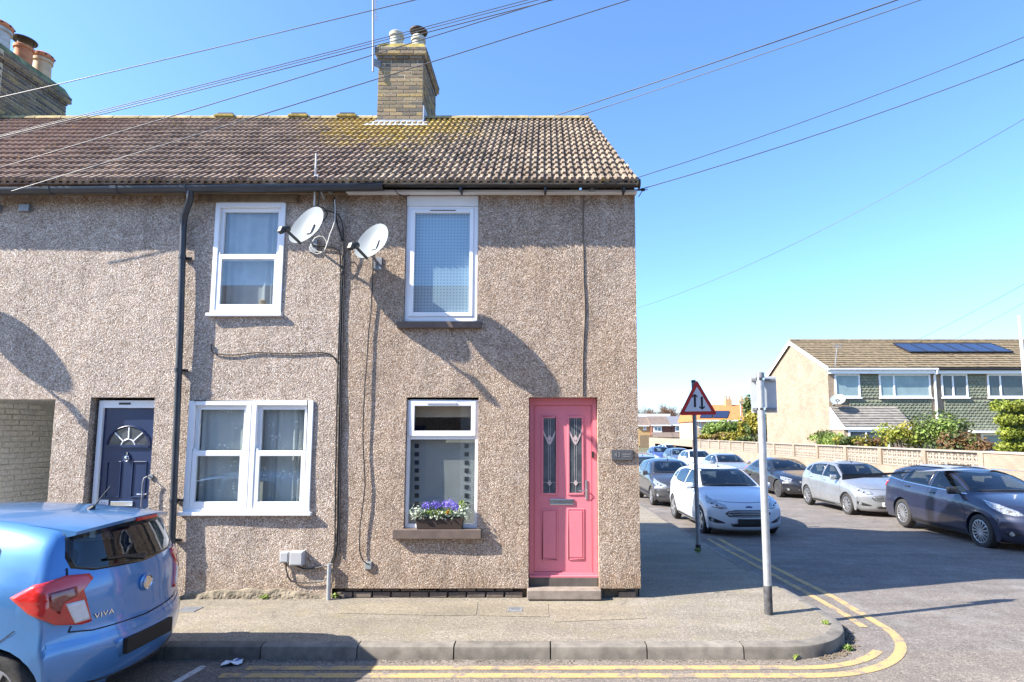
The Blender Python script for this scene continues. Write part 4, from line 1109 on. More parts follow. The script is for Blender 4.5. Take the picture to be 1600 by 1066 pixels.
def pot(parent, x, y, z, r, h, mat, cap=None, rim=None):
    b = MB(); b.lathe([(r * 1.0, 0), (r * .96, h * .7), (r * .95, h * .82), (r * 1.12, h * .84), (r * 1.12, h * .96), (r * 1.0, h), (r * .82, h), (r * .8, h * .3)], (x, y, z), 'z', 20); p = b.build("chimney_pot", mat, parent, smooth=35)
    if rim:
        b = MB(); b.lathe([(r * 1.05, h), (r * 1.18, h + .02), (r * 1.2, h + .07), (r * .95, h + .10), (0, h + .10)], (x, y, z), 'z', 20); q = b.build("pot_terminal", rim, p, smooth=35)
        for k in range(10):
            a = k * math.pi / 5; b = MB(); b.box(x + r * 1.19 * math.cos(a) - .012, x + r * 1.19 * math.cos(a) + .012, y + r * 1.19 * math.sin(a) - .012, y + r * 1.19 * math.sin(a) + .012, z + h + .035, z + h + .058); b.build("vent_hole", M['seam'], q)
    if cap:
        b = MB(); b.lathe([(0, h + .10), (r * 1.35, h + .10), (r * 1.4, h + .12), (r * .9, h + .155), (0, h + .165)], (x, y, z), 'z', 20)
        for k in range(3): a = .5 + k * 2.1; b.bar((x + r * .9 * math.cos(a), y + r * .9 * math.sin(a), z + h * .8), (x + r * .95 * math.cos(a), y + r * .95 * math.sin(a), z + h + .12), .02, .008)
        b.build("cowl", cap, p, smooth=35)
px_ = aty(620, 55, 2.55); pot(ch1, px_.x, 2.55, CZT + .05, .115, aty(620, 47, 2.45).z - CZT - .05, M['white_pot'])
px_ = aty(654, 55, 2.72); pot(ch1, px_.x, 2.72, CZT + .04, .115, aty(654, 52, 2.6).z - CZT - .04, M['white_pot'], M['cowl'])
b = MB(); zc0 = slope_pt(0, SL * .90).z
b.box(rp.x - .02, rq.x + .02, 2.175, 2.2, slope_pt(0, SL * .89).z, slope_pt(0, SL * .89).z + .11)
b.box(rq.x, rq.x + .02, 2.2, 3.25, zc0, RIDGE_Z + .12)
b.prism([(rp.x - .15, 2.0), (rq.x + .12, 2.0), (rq.x + .1, 2.2), (rp.x - .1, 2.2)], lambda u, v: (u, v, slope_pt(0, (v - EAVE_Y) / math.cos(PIT)).z + .045), lambda u, v: (u, v, slope_pt(0, (v - EAVE_Y) / math.cos(PIT)).z + .053))
b.build("lead_flashing", M['lead'], ch1)
# left chimney
lq = aty(-14, 190, 2.2)
ch2 = chimney(mid_house, lq.x - .8, lq.x, 2.2, 3.62, slope_pt(0, SL * .84).z, CZT + .0, True)
b = MB(); b.prism([(lq.x - .82, CZT + .003), (lq.x + .04, CZT + .003), (lq.x - .02, CZT + .14), (lq.x - .74, CZT + .14)], lambda u, v: (u, 2.16 + (v - CZT) * .6, v), lambda u, v: (u, 3.66 - (v - CZT) * .6, v)); b.build("flaunching", M['mossy_green'], ch2, 0.025)
pot(ch2, lq.x - .25, 2.42, CZT + .10, .17, .42, M['grey_pot'], None, M['terracotta'])
pot(ch2, lq.x - .20, 2.86, CZT + .10, .135, .40, M['terracotta'], M['black'])
pot(ch2, lq.x - .20, 3.25, CZT + .10, .14, .42, M['buff_pot'], None, M['terracotta'])
b = MB(); zc = slope_pt(0, SL * .88).z; b.prism([(2.2, zc - .1), (2.2, zc + .12), (2.55, zc + .42), (2.9, zc + .40), (3.0, zc + .1)], lambda u, v: (lq.x + .003, u, v), lambda u, v: (lq.x + .015, u, v)); b.build("lead_flashing", M['lead'], ch2)
# ================================================================ things fixed to the front of the houses
def dish(px, py, out, label, width, nrm, cable=None, lnb_side=1):
    c = aty(px, py, -out)
    n = Vector(nrm).normalized(); up = Vector((0, 0, 1)); u = up.cross(n).normalized(); v = n.cross(u)
    t = thing("satellite_dish", (c.x, 0, c.z), label, "satellite dish")
    # offset dish: a shallow bowl, wider than tall, tapering to the feed arm
    vs = []; fs = []; nr, na = 6, 32
    def P(rr, a, back=0.0):
        xx = math.cos(a) * (1.0 - 0.10 * math.sin(a)); zz = math.sin(a) * 1.08
        d = 0.075 * width / .45 * (rr * rr - 1)
        return c + u * (xx * rr * width / 2) + v * (zz * rr * width / 2) + n * (d - back)
    for side in (0, 1):
        for i in range(nr + 1):
            for k in range(na): vs.append(P(i / nr if i else 0.001, 2 * math.pi * k / na, .008 * side))
    for side in (0, 1):
        o = side * (nr + 1) * na
        for i in range(nr):
            for k in range(na): fs.append((o + i*na+k, o + i*na+(k+1) % na, o + (i+1)*na+(k+1) % na, o + (i+1)*na+k))
    o1 = nr * na; o2 = (2 * nr + 1) * na
    for k in range(na): fs.append((o1 + k, o1 + (k+1) % na, o2 + (k+1) % na, o2 + k))
    b = MB(); b.add(vs, fs); b.build("reflector", M['dish'], t, smooth=40)
    base = c - v * width * .52 - n * .03
    foc = c + n * width * .42 - v * width * .50
    b = MB(); b.bar(base, foc, .022, .028); b.build("feed_arm", M['black'], t, 0.004)
    b = MB(); d = (c - foc).normalized(); b.tube([foc - d * .03, foc + d * .05], [.036, .034], 12); b.bar(foc - d * .06 + v * .04, foc - d * .06 - v * .035, .055, .05, n); b.build("receiver", M['black'] if lnb_side else M['steel'], t, 0.005)
    b = MB(); back = c - n * .08
    wallp = Vector((back.x - .10, -0.01, back.z - .10))
    b.tube([back + n * .0, back - Vector((0, -.03, .02)), Vector((wallp.x, back.y * .5, wallp.z + .03)), wallp], .017, 10); b.box(wallp.x - .05, wallp.x + .05, -0.025, 0.0, wallp.z - .08, wallp.z + .08); b.bar(c - n * .07 - v * .08, c - n * .07 + v * .06, .07, .03, n); b.build("wall_mount", M['steel_dull'], t, smooth=40)
    for q in ((-.05, -.02), (.06, -.04), (.03, .03)):
        b = MB(); pq = c + u * q[0] * width / .45 + v * q[1] + n * (-.072 * width / .45); b.lathe([(0, 0), (.005, 0), (.005, .006), (0, .006)], pq, 'z', 8); b.build("bolt", M['black'], t)
    return t
NR = (-0.40, -0.84, 0.38)
dish(479, 351, 0.40, "left satellite dish below the thin aerial beside the upper sash window", .50, NR)
dish(581, 376, 0.50, "right satellite dish lower on the end house, receiver shadow across its bowl", .46, NR)

dish(-176, 396, 0.42, "satellite dish just past the left picture edge whose shadow slants across the wall", .44, NR)

def wall_cable(name, pts, r, mat, label, Y=-0.02, group=None, jit=2.0, cat="cable"):
    P = []
    for i, p in enumerate(pts):
        q = aty(p[0], p[1], p[2] if len(p) > 2 else Y); P.append(q)
    # smooth with extra points
    out = []
    for i in range(len(P) - 1):
        a = P[max(0, i-1)]; b = P[i]; c = P[i+1]; d = P[min(len(P)-1, i+2)]
        n = max(2, int((c - b).length / .12))
        for k in range(n):
            t = k / n
            q = 0.5 * ((2*b) + (c - a) * t + (2*a - 5*b + 4*c - d) * t*t + (3*b - a - 3*c + d) * t**3)
            out.append(q + Vector((random.uniform(-.003, .003), 0, 0)))
    out.append(P[-1])
    b = MB(); b.tube(out, r, 6)
    return tag(b.build(name, mat, None, smooth=60), label, cat, group)
M['wall_cable'] = plain('painted_cable', (0.13, 0.10, 0.075), .8, .2, 8)
wall_cable("cable", [(522, 308), (524, 340), (533, 370), (536, 395), (533, 480), (531, 600), (529, 720), (526, 850), (519, 880)], .011, M['cable'], "thickest black cable running the full height between the two houses", -.022)
wall_cable("cable", [(490, 384), (515, 386), (527, 390), (532, 405), (531, 480), (527, 620), (524, 760), (522, 868), (505, 885), (475, 889), (461, 882)], .009, M['cable'], "black cable from the left dish down to the meter boxes", -.024)
wall_cable("cable", [(489, 322), (505, 325), (512, 335), (505, 345), (500, 342), (504, 330), (522, 332), (534, 345), (537, 400), (536, 500), (533, 640), (531, 800), (529, 868)], .007, M['cable'], "thin black cable looping beside the left dish then down the wall", -.03)
wall_cable("cable", [(523, 312), (523, 345), (516, 365), (510, 385), (505, 393), (494, 397), (484, 388), (492, 372), (505, 370), (511, 382), (503, 394), (490, 390), (487, 382)], .006, M['cable_white'], "loose loops of white cable hanging below the left dish", -.12)
wall_cable("cable", [(330, 538), (331, 549), (338, 553), (365, 555), (400, 551), (450, 553), (505, 551), (521, 558), (527, 568)], .008, M['cable'], "thin grey cable running sideways below the upper sash window", -.013)
wall_cable("cable", [(583, 402), (582, 440), (580, 480), (576, 520), (573, 570), (569, 620), (567, 680), (570, 760), (563, 820), (562, 860), (568, 877), (577, 882)], .007, M['cable'], "thin black cable drooping from the right dish to a small wall socket", -.04)
wall_cable("cable", [(912, 306), (911, 360), (912, 440), (914, 480), (911, 560), (911, 618)], .009, M['wall_cable'], "render coloured cable down to the top of the pink door", -.018)
wall_cable("cable", [(447, 880), (448, 895), (455, 908), (475, 911), (500, 909), (512, 902), (514, 880)], .008, M['cable'], "black cable loop below the meter boxes", -.025)
wall_cable("cable", [(494, 345), (500, 300, -.16), (512, 292, -.22), (560, 288, -.26), (610, 282, -.28)], .007, M['cable'], "black cable from the thin aerial over the gutter", -.05)
wall_cable("cable", [(617, 296, -.13), (622, 303, -.13), (633, 307, -.12), (640, 305, -.12)], .006, M['cable'], "short black cable tail hanging from the fascia left of the window", -.13)
wall_cable("cable", [(933, 297, -.125), (936, 291, -.2), (950, 286, -.28), (980, 282, -.28), (998, 279, -.2)], .006, M['cable'], "cable clipped over the gutter near the house corner", -.13)
wall_cable("cable", [(998, 308, -.03), (1003, 299, -.05), (1012, 296, -.08)], .005, M['cable'], "short drop cable at the house corner below the gutter end", -.03)
# small wall boxes
def boxthing(name, x0, y0, x1, y1, d, mat, label, cat, lid=True, Y=0.0):
    a = rect(x0, y0, x1, y1, Y); t = thing(name, ((a[0] + a[1]) / 2, Y, a[2]), label, cat)
    b = MB(); b.box(a[0], a[1], Y - d, Y + .01, a[2], a[3]); b.build("case", mat, t, 0.008)
    if lid: b = MB(); b.box(a[0] + .012, a[1] - .012, Y - d - .006, Y - d + .004, a[2] + .012, a[3] - .012); b.build("lid", mat, t, 0.004)
    return t
boxthing("meter_box", 440, 861, 454, 878, .055, M['grey_box'], "smaller grey plastic wall box left of the larger one", "meter box")
boxthing("meter_box", 456, 860, 477, 882, .07, M['grey_box'], "larger grey plastic wall box low on the middle house", "meter box")
boxthing("wall_socket", 571, 877, 582, 889, .04, M['dish'], "small cream cable socket low on the end house wall", "socket", False)
boxthing("wall_vent_box", 34, 321, 50, 332, .05, M['steel_dull'], "small grey cable box high on the left wall under the gutter", "box", False)
boxthing("wall_vent_box", -6, 321, 4, 332, .05, M['steel_dull'], "small grey cable box at the left picture edge under the gutter", "box", False)
# door plaque
a = rect(955, 703, 988, 719); t = thing("house_number_plaque", ((a[0] + a[1]) / 2, -.012, a[2]), "small dark slate number plaque right of the pink door", "plaque")
b = MB(); b.box(a[0], a[1], -.032, -.01, a[2], a[3]); b.build("slab", M['slate'], t, 0.003)
mt = lambda x, z: Matrix.Translation((x, -.0335, z)) @ Matrix.Rotation(math.pi / 2, 4, 'X')
text_part("number", "43", .075, M['etch'], mt(a[0] + .07, (a[2] + a[3]) / 2), t)
b = MB(); b.box(a[0] + .13, a[1] - .02, -.0335, -.032, (a[2] + a[3]) / 2 + .006, (a[2] + a[3]) / 2 + .016); b.box(a[0] + .14, a[1] - .03, -.0335, -.032, (a[2] + a[3]) / 2 - .02, (a[2] + a[3]) / 2 - .012); b.build("etched_line", M['etch'], t)
# grab rail by the navy door
g0, g1 = aty(231, 745), aty(227, 797)
t = thing("grab_rail", (g0.x, 0, g1.z), "curved metal grab rail on the wall right of the navy door", "grab rail")
b = MB(); b.tube([(g0.x + .04, .0, g0.z), (g0.x + .03, -.06, g0.z + .004), (g0.x, -.06, g0.z - .01), (g0.x - .015, -.06, g0.z - .06), (g1.x - .01, -.06, g1.z + .05), (g1.x + .0, -.06, g1.z + .02), (g1.x + .03, -.05, g1.z), (g1.x + .04, 0, g1.z)], .0075, 8); b.build("rail", M['steel_dull'], t, smooth=60)
for q in (g0, g1): b = MB(); b.lathe([(0, -.012), (.03, -.012), (.032, 0.004), (0, .004)], (q.x + .04, -.004, q.z), 'y', 14); b.build("rail_flange", M['steel_dull'], t)
# short grey conduit at the party line
c0 = atz(516, 936, 0.0); t = aty(515, 881, -.05)
b = MB(); b.tube([(t.x + .005, -.06, -.01), (t.x, -.055, t.z * .5), (t.x, -.05, t.z)], .024, 12); tag(b.build("conduit", M['cable_white'].copy(), None, smooth=50), "short grey conduit standing at the foot of the party line", "conduit")
bpy.data.objects["conduit"].data.materials[0] = M['steel']
# thin aerial standing on the eaves with its bracket
tp = aty(494, 240, -.22); bt = aty(491, 322, -.12)
t = thing("wall_aerial", (bt.x, -.12, bt.z), "thin white pole aerial rising past the gutter above the left dish", "aerial")
b = MB(); b.tube([bt, Vector((tp.x, -.22, tp.z))], .010, 8); b.build("mast", M['cable_white'], t)
b = MB(); k = aty(494, 278, -.20); b.bar((k.x, k.y, k.z), (k.x + .16, -.10, k.z - .16), .022, .03); b.bar((k.x + .0, k.y, k.z), (k.x + .06, -.08, k.z - .22), .018, .02); b.box(k.x - .02, k.x + .03, k.y - .02, k.y + .02, k.z - .03, k.z + .03); b.build("bracket", M['steel'], t, 0.003)
# television aerial on the chimney
c = aty(582, 100, 2.15); t = thing("television_aerial", (c.x, 2.15, c.z), "tall television aerial strapped to the brick chimney", "aerial")
b = MB(); b.tube([aty(583, 112, 2.13), aty(583, -60, 2.13)], .016, 8); b.build("mast", M['steel_dull'], t)
b = MB(); s = aty(583, 97, 2.13); b.bar(s, (s.x + .10, 2.2, s.z), .03, .12); b.bar(s + Vector((0, 0, -.05)), (s.x + .10, 2.2, s.z), .02, .02); b.build("bracket", M['steel_dull'], t)
b = MB()
for py in (2, 8, 14, 20, 26, 31): q = aty(587, py, 2.13); b.bar(q - Vector((.0, 0, 0)), q + Vector((.05, 0, 0)), .006, .006)
b.bar(aty(586.5, -20, 2.13), aty(586.5, 32, 2.13), .012, .012); b.build("element", M['steel_dull'], t)

# window box with flowers
a = rect(650, 806, 725, 826, -.03)
t = thing("planter", ((a[0] + a[1]) / 2, -.01, a[2]), "dark brown window box of violet flowers and silver leaves on the sill", "planter")
zb_ = aty(690, 826).z
b = MB(); b.prism([(a[0] + .02, zb_ + .002), (a[1] - .02, zb_ + .002), (a[1], zb_ + .135), (a[0], zb_ + .135)], lambda u, v: (u, -.072, v), lambda u, v: (u, .028, v)); b.build("trough", plain("brown_plastic_trough", (0.035, 0.022, 0.017), .5, .1, 5), t, 0.006)
b = MB(); b.box(a[0] + .008, a[1] - .008, -.068, .024, zb_ + .11, zb_ + .1385); b.build("soil", M['soil'], t)
def leaf_cloud(name, mat, parent, blobs, n, size, seed, elong=1.5, local=False, up=0.3):
    """many small leaf-shaped faces through the volume of a few ellipsoids"""
    rn = random.Random(seed); vs = []; fs = []
    wts = [bl[3] * bl[4] * bl[5] for bl in blobs]; tot = sum(wts)
    for bl, wv in zip(blobs, wts):
        for i in range(max(3, int(n * wv / tot))):
            while True:
                d = Vector((rn.gauss(0, 1), rn.gauss(0, 1), rn.gauss(0, 1)))
                if d.length > .1: break
            d.normalize(); rr = rn.random() ** .4
            p = Vector((bl[0] + d.x * bl[3] * rr, bl[1] + d.y * bl[4] * rr, bl[2] + d.z * bl[5] * rr))
            nn = (d + Vector((rn.uniform(-1, 1), rn.uniform(-1, 1), rn.uniform(-1, 1) + up))).normalized()
            ax = nn.cross(Vector((rn.uniform(-1, 1), rn.uniform(-1, 1), rn.uniform(-1, 1))))
            if ax.length < .05: continue
            ax.normalize(); ay = nn.cross(ax); s = size * rn.uniform(.6, 1.3)
            k = len(vs)
            vs += [p - ax * s * elong * .5, p + ay * s * .42 + nn * s * .1, p + ax * s * elong * .5, p - ay * s * .42 + nn * s * .1]
            fs.append((k, k + 1, k + 2, k + 3))
    return raw(name, vs, fs, mat, parent, False, local)
zt_ = zb_ + .14
bl = [(a[0] + .0, -.05, zt_ + .05, .085, .07, .09), (a[0] + .08, -.05, zt_ + .03, .08, .07, .06), ((a[0] + a[1]) / 2, -.05, zt_ + .03, .12, .06, .055), (a[1] - .10, -.05, zt_ + .03, .10, .06, .06), (a[1] + .01, -.05, zt_ + .06, .08, .07, .11), (a[0] + .22, -.06, zt_ + .0, .10, .04, .05), (a[1] - .2, -.06, zt_ + .0, .10, .04, .05)]
leaf_cloud("silver_foliage", M['leaf_silver'], t, bl, 420, .030, 3)
leaf_cloud("green_foliage", M['leaf_fresh'], t, [((a[0] + a[1]) / 2, -.04, zt_ + .05, .27, .06, .06), (a[1] - .03, -.03, zt_ + .10, .06, .05, .10)], 380, .026, 4)
leaf_cloud("violet_flowers", M['petal'], t, [(a[0] + .12, -.04, zt_ + .13, .06, .05, .05), (a[0] + .24, -.04, zt_ + .14, .07, .05, .05), (a[0] + .38, -.04, zt_ + .15, .08, .05, .055), (a[0] + .47, -.05, zt_ + .12, .06, .05, .05)], 330, .022, 5, 1.1)
leaf_cloud("orange_flowers", M['petal_orange'], t, [(a[0] + .38, -.08, zt_ + .06, .03, .03, .03)], 20, .018, 6, 1.1)
# litter on the road
c = atz(362, 1038, -.115); t = thing("litter", c, "crumpled blue and white printed wrapper on the road by the kerb", "litter")
rn = random.Random(4); vs = []; fs = []
for i in range(7):
    for j in range(5): vs.append((i * .028 - .08, j * .026 - .05, .006 + rn.uniform(0, .03)))
for i in range(6):
    for j in range(4): k = i * 5 + j; fs.append((k, k + 1, k + 6, k + 5))
o = raw("wrapper", vs, fs, M['paper'], t, False, True); o.rotation_euler = (0, 0, .25)
o = raw("printed_side", [(x * .45 + .03, y * .5 + .01, z + .004) for x, y, z in vs], fs, M['blueprint'], t, False, True); o.rotation_euler = (0, 0, .3)
# weeds along the kerb and wall foot
def weed(px, py, s, seed, mat='leaf_fresh', lab=None, z=0.0):
    c = atz(px, py, z); leaf_t = thing("weed", c, lab, "weed", group="weeds in the paving joints")
    leaf_cloud("leaves", M[mat], leaf_t, [(0, 0, s * .5, s, s * .7, s * .55)], 46, s * .55, seed, 2.4, True, .8)
    b = MB(); b.tube([(0, 0, -.01), (.002, 0, s * .6)], s * .06, 5); b.build("stem", M['leaf_green'], leaf_t, local=True)
weed(1241, 1029, .05, 1, lab="largest bright green weed in the gutter below the kerb corner", z=-.12)
weed(1325, 1016, .045, 2, lab="green weed in the gutter between the two yellow line ends", z=-.12)
weed(1290, 975, .035, 3, lab="small weed behind the kerb right of the sign post foot")
weed(413, 936, .05, 4, lab="green weed at the crumbling wall foot below the meter boxes")
weed(524, 934, .06, 5, lab="green weed beside the short grey conduit")
weed(1268, 1022, .035, 6, lab="flat weed in the gutter right of the largest weed", z=-.12)
weed(278, 938, .03, 7, lab="small weed at the wall foot right of the blue car")
weed(618, 1027, .02, 8, lab="tiny weed under the kerb below the window box", z=-.12)
weed(1090, 862, .05, 9, lab="grass tuft round the foot of the triangular sign post", z=zroad(2)+.1)
# ================================================================ cars
def chaikin(pts, it=2):
    for _ in range(it):
        out = [pts[0]]
        for a, b in zip(pts, pts[1:]):
            out.append((a[0] * .75 + b[0] * .25, a[1] * .75 + b[1] * .25)); out.append((a[0] * .25 + b[0] * .75, a[1] * .25 + b[1] * .75))
        out.append(pts[-1]); pts = out
    return pts
def resample(pts, n):
    d = [0.0]
    for a, b in zip(pts, pts[1:]): d.append(d[-1] + math.dist(a, b))
    out = []; j = 0
    for i in range(n):
        s = d[-1] * i / (n - 1)
        while j < len(d) - 2 and d[j + 1] < s: j += 1
        t = (s - d[j]) / max(1e-9, d[j + 1] - d[j]); a, b = pts[j], pts[j + 1]
        out.append((a[0] + (b[0] - a[0]) * t, a[1] + (b[1] - a[1]) * t))
    return out
HATCH = dict(L=3.97, W=1.72, H=1.48, fo=.83, wb=2.489, rw=.305,
    prof=[(1.84,.17),(1.95,.22),(1.985,.40),(1.975,.58),(1.93,.70),(1.80,.785),(1.45,.905),(1.05,.985),(.92,1.015),(.55,1.20),(.16,1.385),(-.05,1.435),(-.45,1.475),(-.95,1.46),(-1.40,1.395),(-1.66,1.335),(-1.72,1.28),(-1.86,.99),(-1.90,.82),(-1.935,.66),(-1.985,.60),(-1.985,.40),(-1.90,.22),(-1.84,.19)],
    belt=[(2,.80),(.95,.955),(-1.6,1.07),(-2,1.05)], nose=.34, tail=.22)
CITY = dict(L=3.675, W=1.52, H=1.476, fo=.72, wb=2.385, rw=.285,
    prof=[(1.72,.17),(1.80,.24),(1.837,.40),(1.825,.60),(1.77,.74),(1.65,.84),(1.35,.95),(1.05,1.02),(.62,1.23),(.22,1.40),(-.1,1.45),(-.55,1.475),(-1.05,1.455),(-1.45,1.405),(-1.60,1.375),(-1.63,1.34),(-1.70,1.16),(-1.755,1.00),(-1.775,.90),(-1.785,.70),(-1.80,.60),(-1.835,.55),(-1.835,.38),(-1.76,.22),(-1.70,.18)],
    belt=[(2,.82),(.9,.97),(-1.3,1.07),(-2,1.07)], nose=.36, tail=.20)
ESTATE = dict(L=4.56, W=1.82, H=1.50, fo=.90, wb=2.648, rw=.325,
    prof=[(2.12,.18),(2.24,.24),(2.28,.42),(2.265,.60),(2.20,.73),(2.02,.83),(1.6,.945),(1.22,1.015),(1.12,1.03),(.7,1.22),(.25,1.405),(.0,1.455),(-.5,1.495),(-1.1,1.485),(-1.65,1.44),(-1.98,1.385),(-2.03,1.33),(-2.16,1.04),(-2.20,.84),(-2.235,.66),(-2.28,.60),(-2.28,.40),(-2.2,.24),(-2.12,.2)],
    belt=[(2.3,.82),(1.1,.965),(-1.9,1.10),(-2.3,1.10)], nose=.38, tail=.20)
SALOON = dict(L=4.58, W=1.80, H=1.43, fo=.80, wb=2.73, rw=.325,
    prof=[(2.12,.17),(2.25,.24),(2.29,.40),(2.27,.58),(2.18,.70),(1.95,.79),(1.5,.895),(1.08,.955),(.95,.98),(.55,1.18),(.12,1.345),(-.15,1.405),(-.5,1.425),(-.85,1.41),(-1.25,1.31),(-1.68,1.12),(-1.80,1.06),(-2.0,1.045),(-2.16,1.02),(-2.21,.93),(-2.24,.70),(-2.29,.62),(-2.29,.42),(-2.2,.24),(-2.12,.2)],
    belt=[(2.3,.78),(1.0,.92),(-1.7,1.02),(-2.3,1.0)], nose=.36, tail=.24)
def car_shell(P, nt=110, nb=11, ns=14):
    hw = P['W'] / 2; L2 = P['L'] / 2
    pr = resample(chaikin(P['prof'], 2), nt)
    belt = sorted(P['belt'])
    sect = [(0.0, .90), (.17, .93), (.30, .965), (.50, 1.0), (.68, .995), (.86, .965), (1.0, .90), (1.10, .845), (1.25, .755), (1.40, .655), (1.6, .52)]
    def Wd(x, z):
        zb = lerp_table(belt, x); zz = z + (.98 - zb) * max(0.0, min(1.0, (z - .35) / .6))
        w = hw * lerp_table(sect, zz)
        e = abs(x) / L2
        tp = 1 - (.10 if x > 0 else .075) * max(0, (e - .55) / .45) ** 2
        crease = .010 * math.exp(-((z - (zb - .13)) / .035) ** 2)
        return w * tp + crease - .012 * math.exp(-((z - (zb - .36)) / .09) ** 2)
    # plan curvature of nose and tail, crown of the panels
    rows = []; r0 = .035
    mx = max(p[0] for p in pr); mn = min(p[0] for p in pr)
    edge = []
    for i, (x, z) in enumerate(pr):
        fr = max(0, (x - .35) / (mx - .35)); re = max(0, (-x - .9) / (-mn - .9))
        dx = -P['nose'] * fr ** 1.6 + P['tail'] * re ** 2.0
        dz = .055 if z > .72 else .055 * max(0, (z - .55) / .17)
        if z < .28: dz = -.02
        edge.append((dx, dz))
    vs = []; idx = {}
    def V(p):
        vs.append(p); return len(vs) - 1
    top = []
    for i, (x, z) in enumerate(pr):
        dx, dz = edge[i]; we = Wd(x + dx, z - dz) - r0; row = []
        for k in range(-nb, nb + 1):
            b = k / nb; ab = abs(b)
            row.append(V((x + dx * ab ** 2.4, b * we, z - dz * ab ** 2.6)))
        top.append(row)
    # bottom line positions
    g = [0.0]
    for a, b in zip(pr, pr[1:]): g.append(g[-1] + abs(b[0] - a[0]) + .12 * abs(b[1] - a[1]))
    bx = [mx - .10 - P['nose'] * .8 + ((mn + .12 + P['tail'] * .75) - (mx - .10 - P['nose'] * .8)) * q / g[-1] for q in g]
    fs = []
    for i in range(nt - 1):
        for k in range(2 * nb): fs.append((top[i][k], top[i][k+1], top[i+1][k+1], top[i+1][k]))
    zb0 = .185; sides = {}
    for s in (-1, 1):
        cols = []
        for i, (x, z) in enumerate(pr):
            dx, dz = edge[i]; ex, ez = x + dx, z - dz
            col = [top[i][0 if s < 0 else 2 * nb]]
            for j in range(1, ns + 1):
                f = j / ns
                qx = ex + (bx[i] - ex) * f ** 1.3; qz = ez + (zb0 - ez) * f
                y = Wd(qx, qz) - (.0 if f > .12 else r0 * (1 - f / .12) ** 2)
                if j == ns: y -= .03
                col.append(V((qx, s * y, qz)))
            cols.append(col)
        sides[s] = cols
        for i in range(nt - 1):
            for j in range(ns): fs.append((cols[i][j], cols[i][j+1], cols[i+1][j+1], cols[i+1][j]))
    for i in range(nt - 1): fs.append((sides[-1][i][ns], sides[1][i][ns], sides[1][i+1][ns], sides[-1][i+1][ns]))
    for i in (0, nt - 1):
        fs.append(tuple([top[i][k] for k in range(2 * nb + 1)] + sides[1][i][1:] + list(reversed(sides[-1][i][1:]))))
    bm = bmesh.new(); bv = [bm.verts.new(v) for v in vs]
    for f in fs:
        try: bm.faces.new([bv[i] for i in f])
        except ValueError: pass
    bmesh.ops.remove_doubles(bm, verts=bm.verts, dist=.0008)
    bmesh.ops.recalc_face_normals(bm, faces=bm.faces)
    P['Wd'] = Wd
    return bm
SHELLS = {}
def shell_for(P, key):
    if key in SHELLS: return SHELLS[key]
    bm = car_shell(P); bvh = BVHTree.FromBMesh(bm)
    me = bpy.data.meshes.new("body"); bm.to_mesh(me); bm.free()
    L2 = P['L'] / 2; xa = [L2 - P['fo'], L2 - P['fo'] - P['wb']]; rw = P['rw']
    cut = MB()
    for x in xa:
        for s in (-1, 1):
            y0, y1 = s * (P['W'] / 2 - .27), s * (P['W'] / 2 + .1)
            c = [(x + (rw + .05) * math.cos(2 * math.pi * k / 28), rw + (rw + .05) * math.sin(2 * math.pi * k / 28)) for k in range(28)]
            cut.prism(c, lambda u, v: (u, y0, v), lambda u, v: (u, y1, v))
    def inset(poly, k):
        cx = sum(q[0] for q in poly) / len(poly); cy = sum(q[1] for q in poly) / len(poly); out = []
        for (u, v) in poly:
            d = math.hypot(u - cx, v - cy); f = max(0.3, (d - k) / d); out.append((cx + (u - cx) * f, cy + (v - cy) * f))
        return out
    Wd = P['Wd']; cutters = [cut]
    cab = MB(); cp = P['cabin']
    cab.prism(cp, lambda u, v: (u, -(Wd(u, v) - .075), v), lambda u, v: (u, Wd(u, v) - .075, v)); cutters.append(cab)
    wc = MB()
    for poly in P['wins']:
        for s in (-1, 1): wc.prism(inset(poly, .028), lambda u, v: (u, s * .42, v), lambda u, v: (u, s * 1.5, v))
    cutters.append(wc)
    fc = MB(); fc.prism(inset(P['screen'], .035), lambda u, v: (P['cabin'][0][0] - .75, u, v), lambda u, v: (3.2, u, v)); cutters.append(fc)
    rc = MB(); rc.prism(inset(P['rear'], .035), lambda u, v: (-3.2, u, v), lambda u, v: (P['cabin'][3][0] + .25, u, v)); cutters.append(rc)
    me.materials.append(M['p_white']); me2 = me
    for ci, cb in enumerate(cutters):
        cme = cb.mesh("cutter", M['arch'] if ci == 0 else M['dash'])
        ob = bpy.data.objects.new("tmp_body", me2); oc = bpy.data.objects.new("tmp_cut", cme); COL.objects.link(ob); COL.objects.link(oc)
        md = ob.modifiers.new("b", 'BOOLEAN'); md.object = oc; md.operation = 'DIFFERENCE'
        n0 = len(me2.polygons); good = None
        for sv in ('MANIFOLD', 'EXACT', 'FAST'):
            try: md.solver = sv
            except TypeError: continue
            if sv == 'EXACT':
                try: md.material_mode = 'TRANSFER'
                except Exception: pass
            dg = bpy.context.evaluated_depsgraph_get(); dg.update()
            cand = bpy.data.meshes.new_from_object(ob.evaluated_get(dg)); xs_ = [v.co.x for v in cand.vertices]
            if xs_ and max(xs_) - min(xs_) > P['L'] * .95 and len(cand.polygons) > n0 * .6 and len(cand.polygons) != n0: good = cand; break
        print("BOOL", key, ci, sv, n0, len(cand.polygons), good is not None)
        bpy.data.objects.remove(ob); bpy.data.objects.remove(oc)
        if good is not None: me2 = good
    for p in me2.polygons: p.use_smooth = True
    me2.set_sharp_from_angle(angle=R(42))
    SHELLS[key] = (me2, bvh, xa); return SHELLS[key]
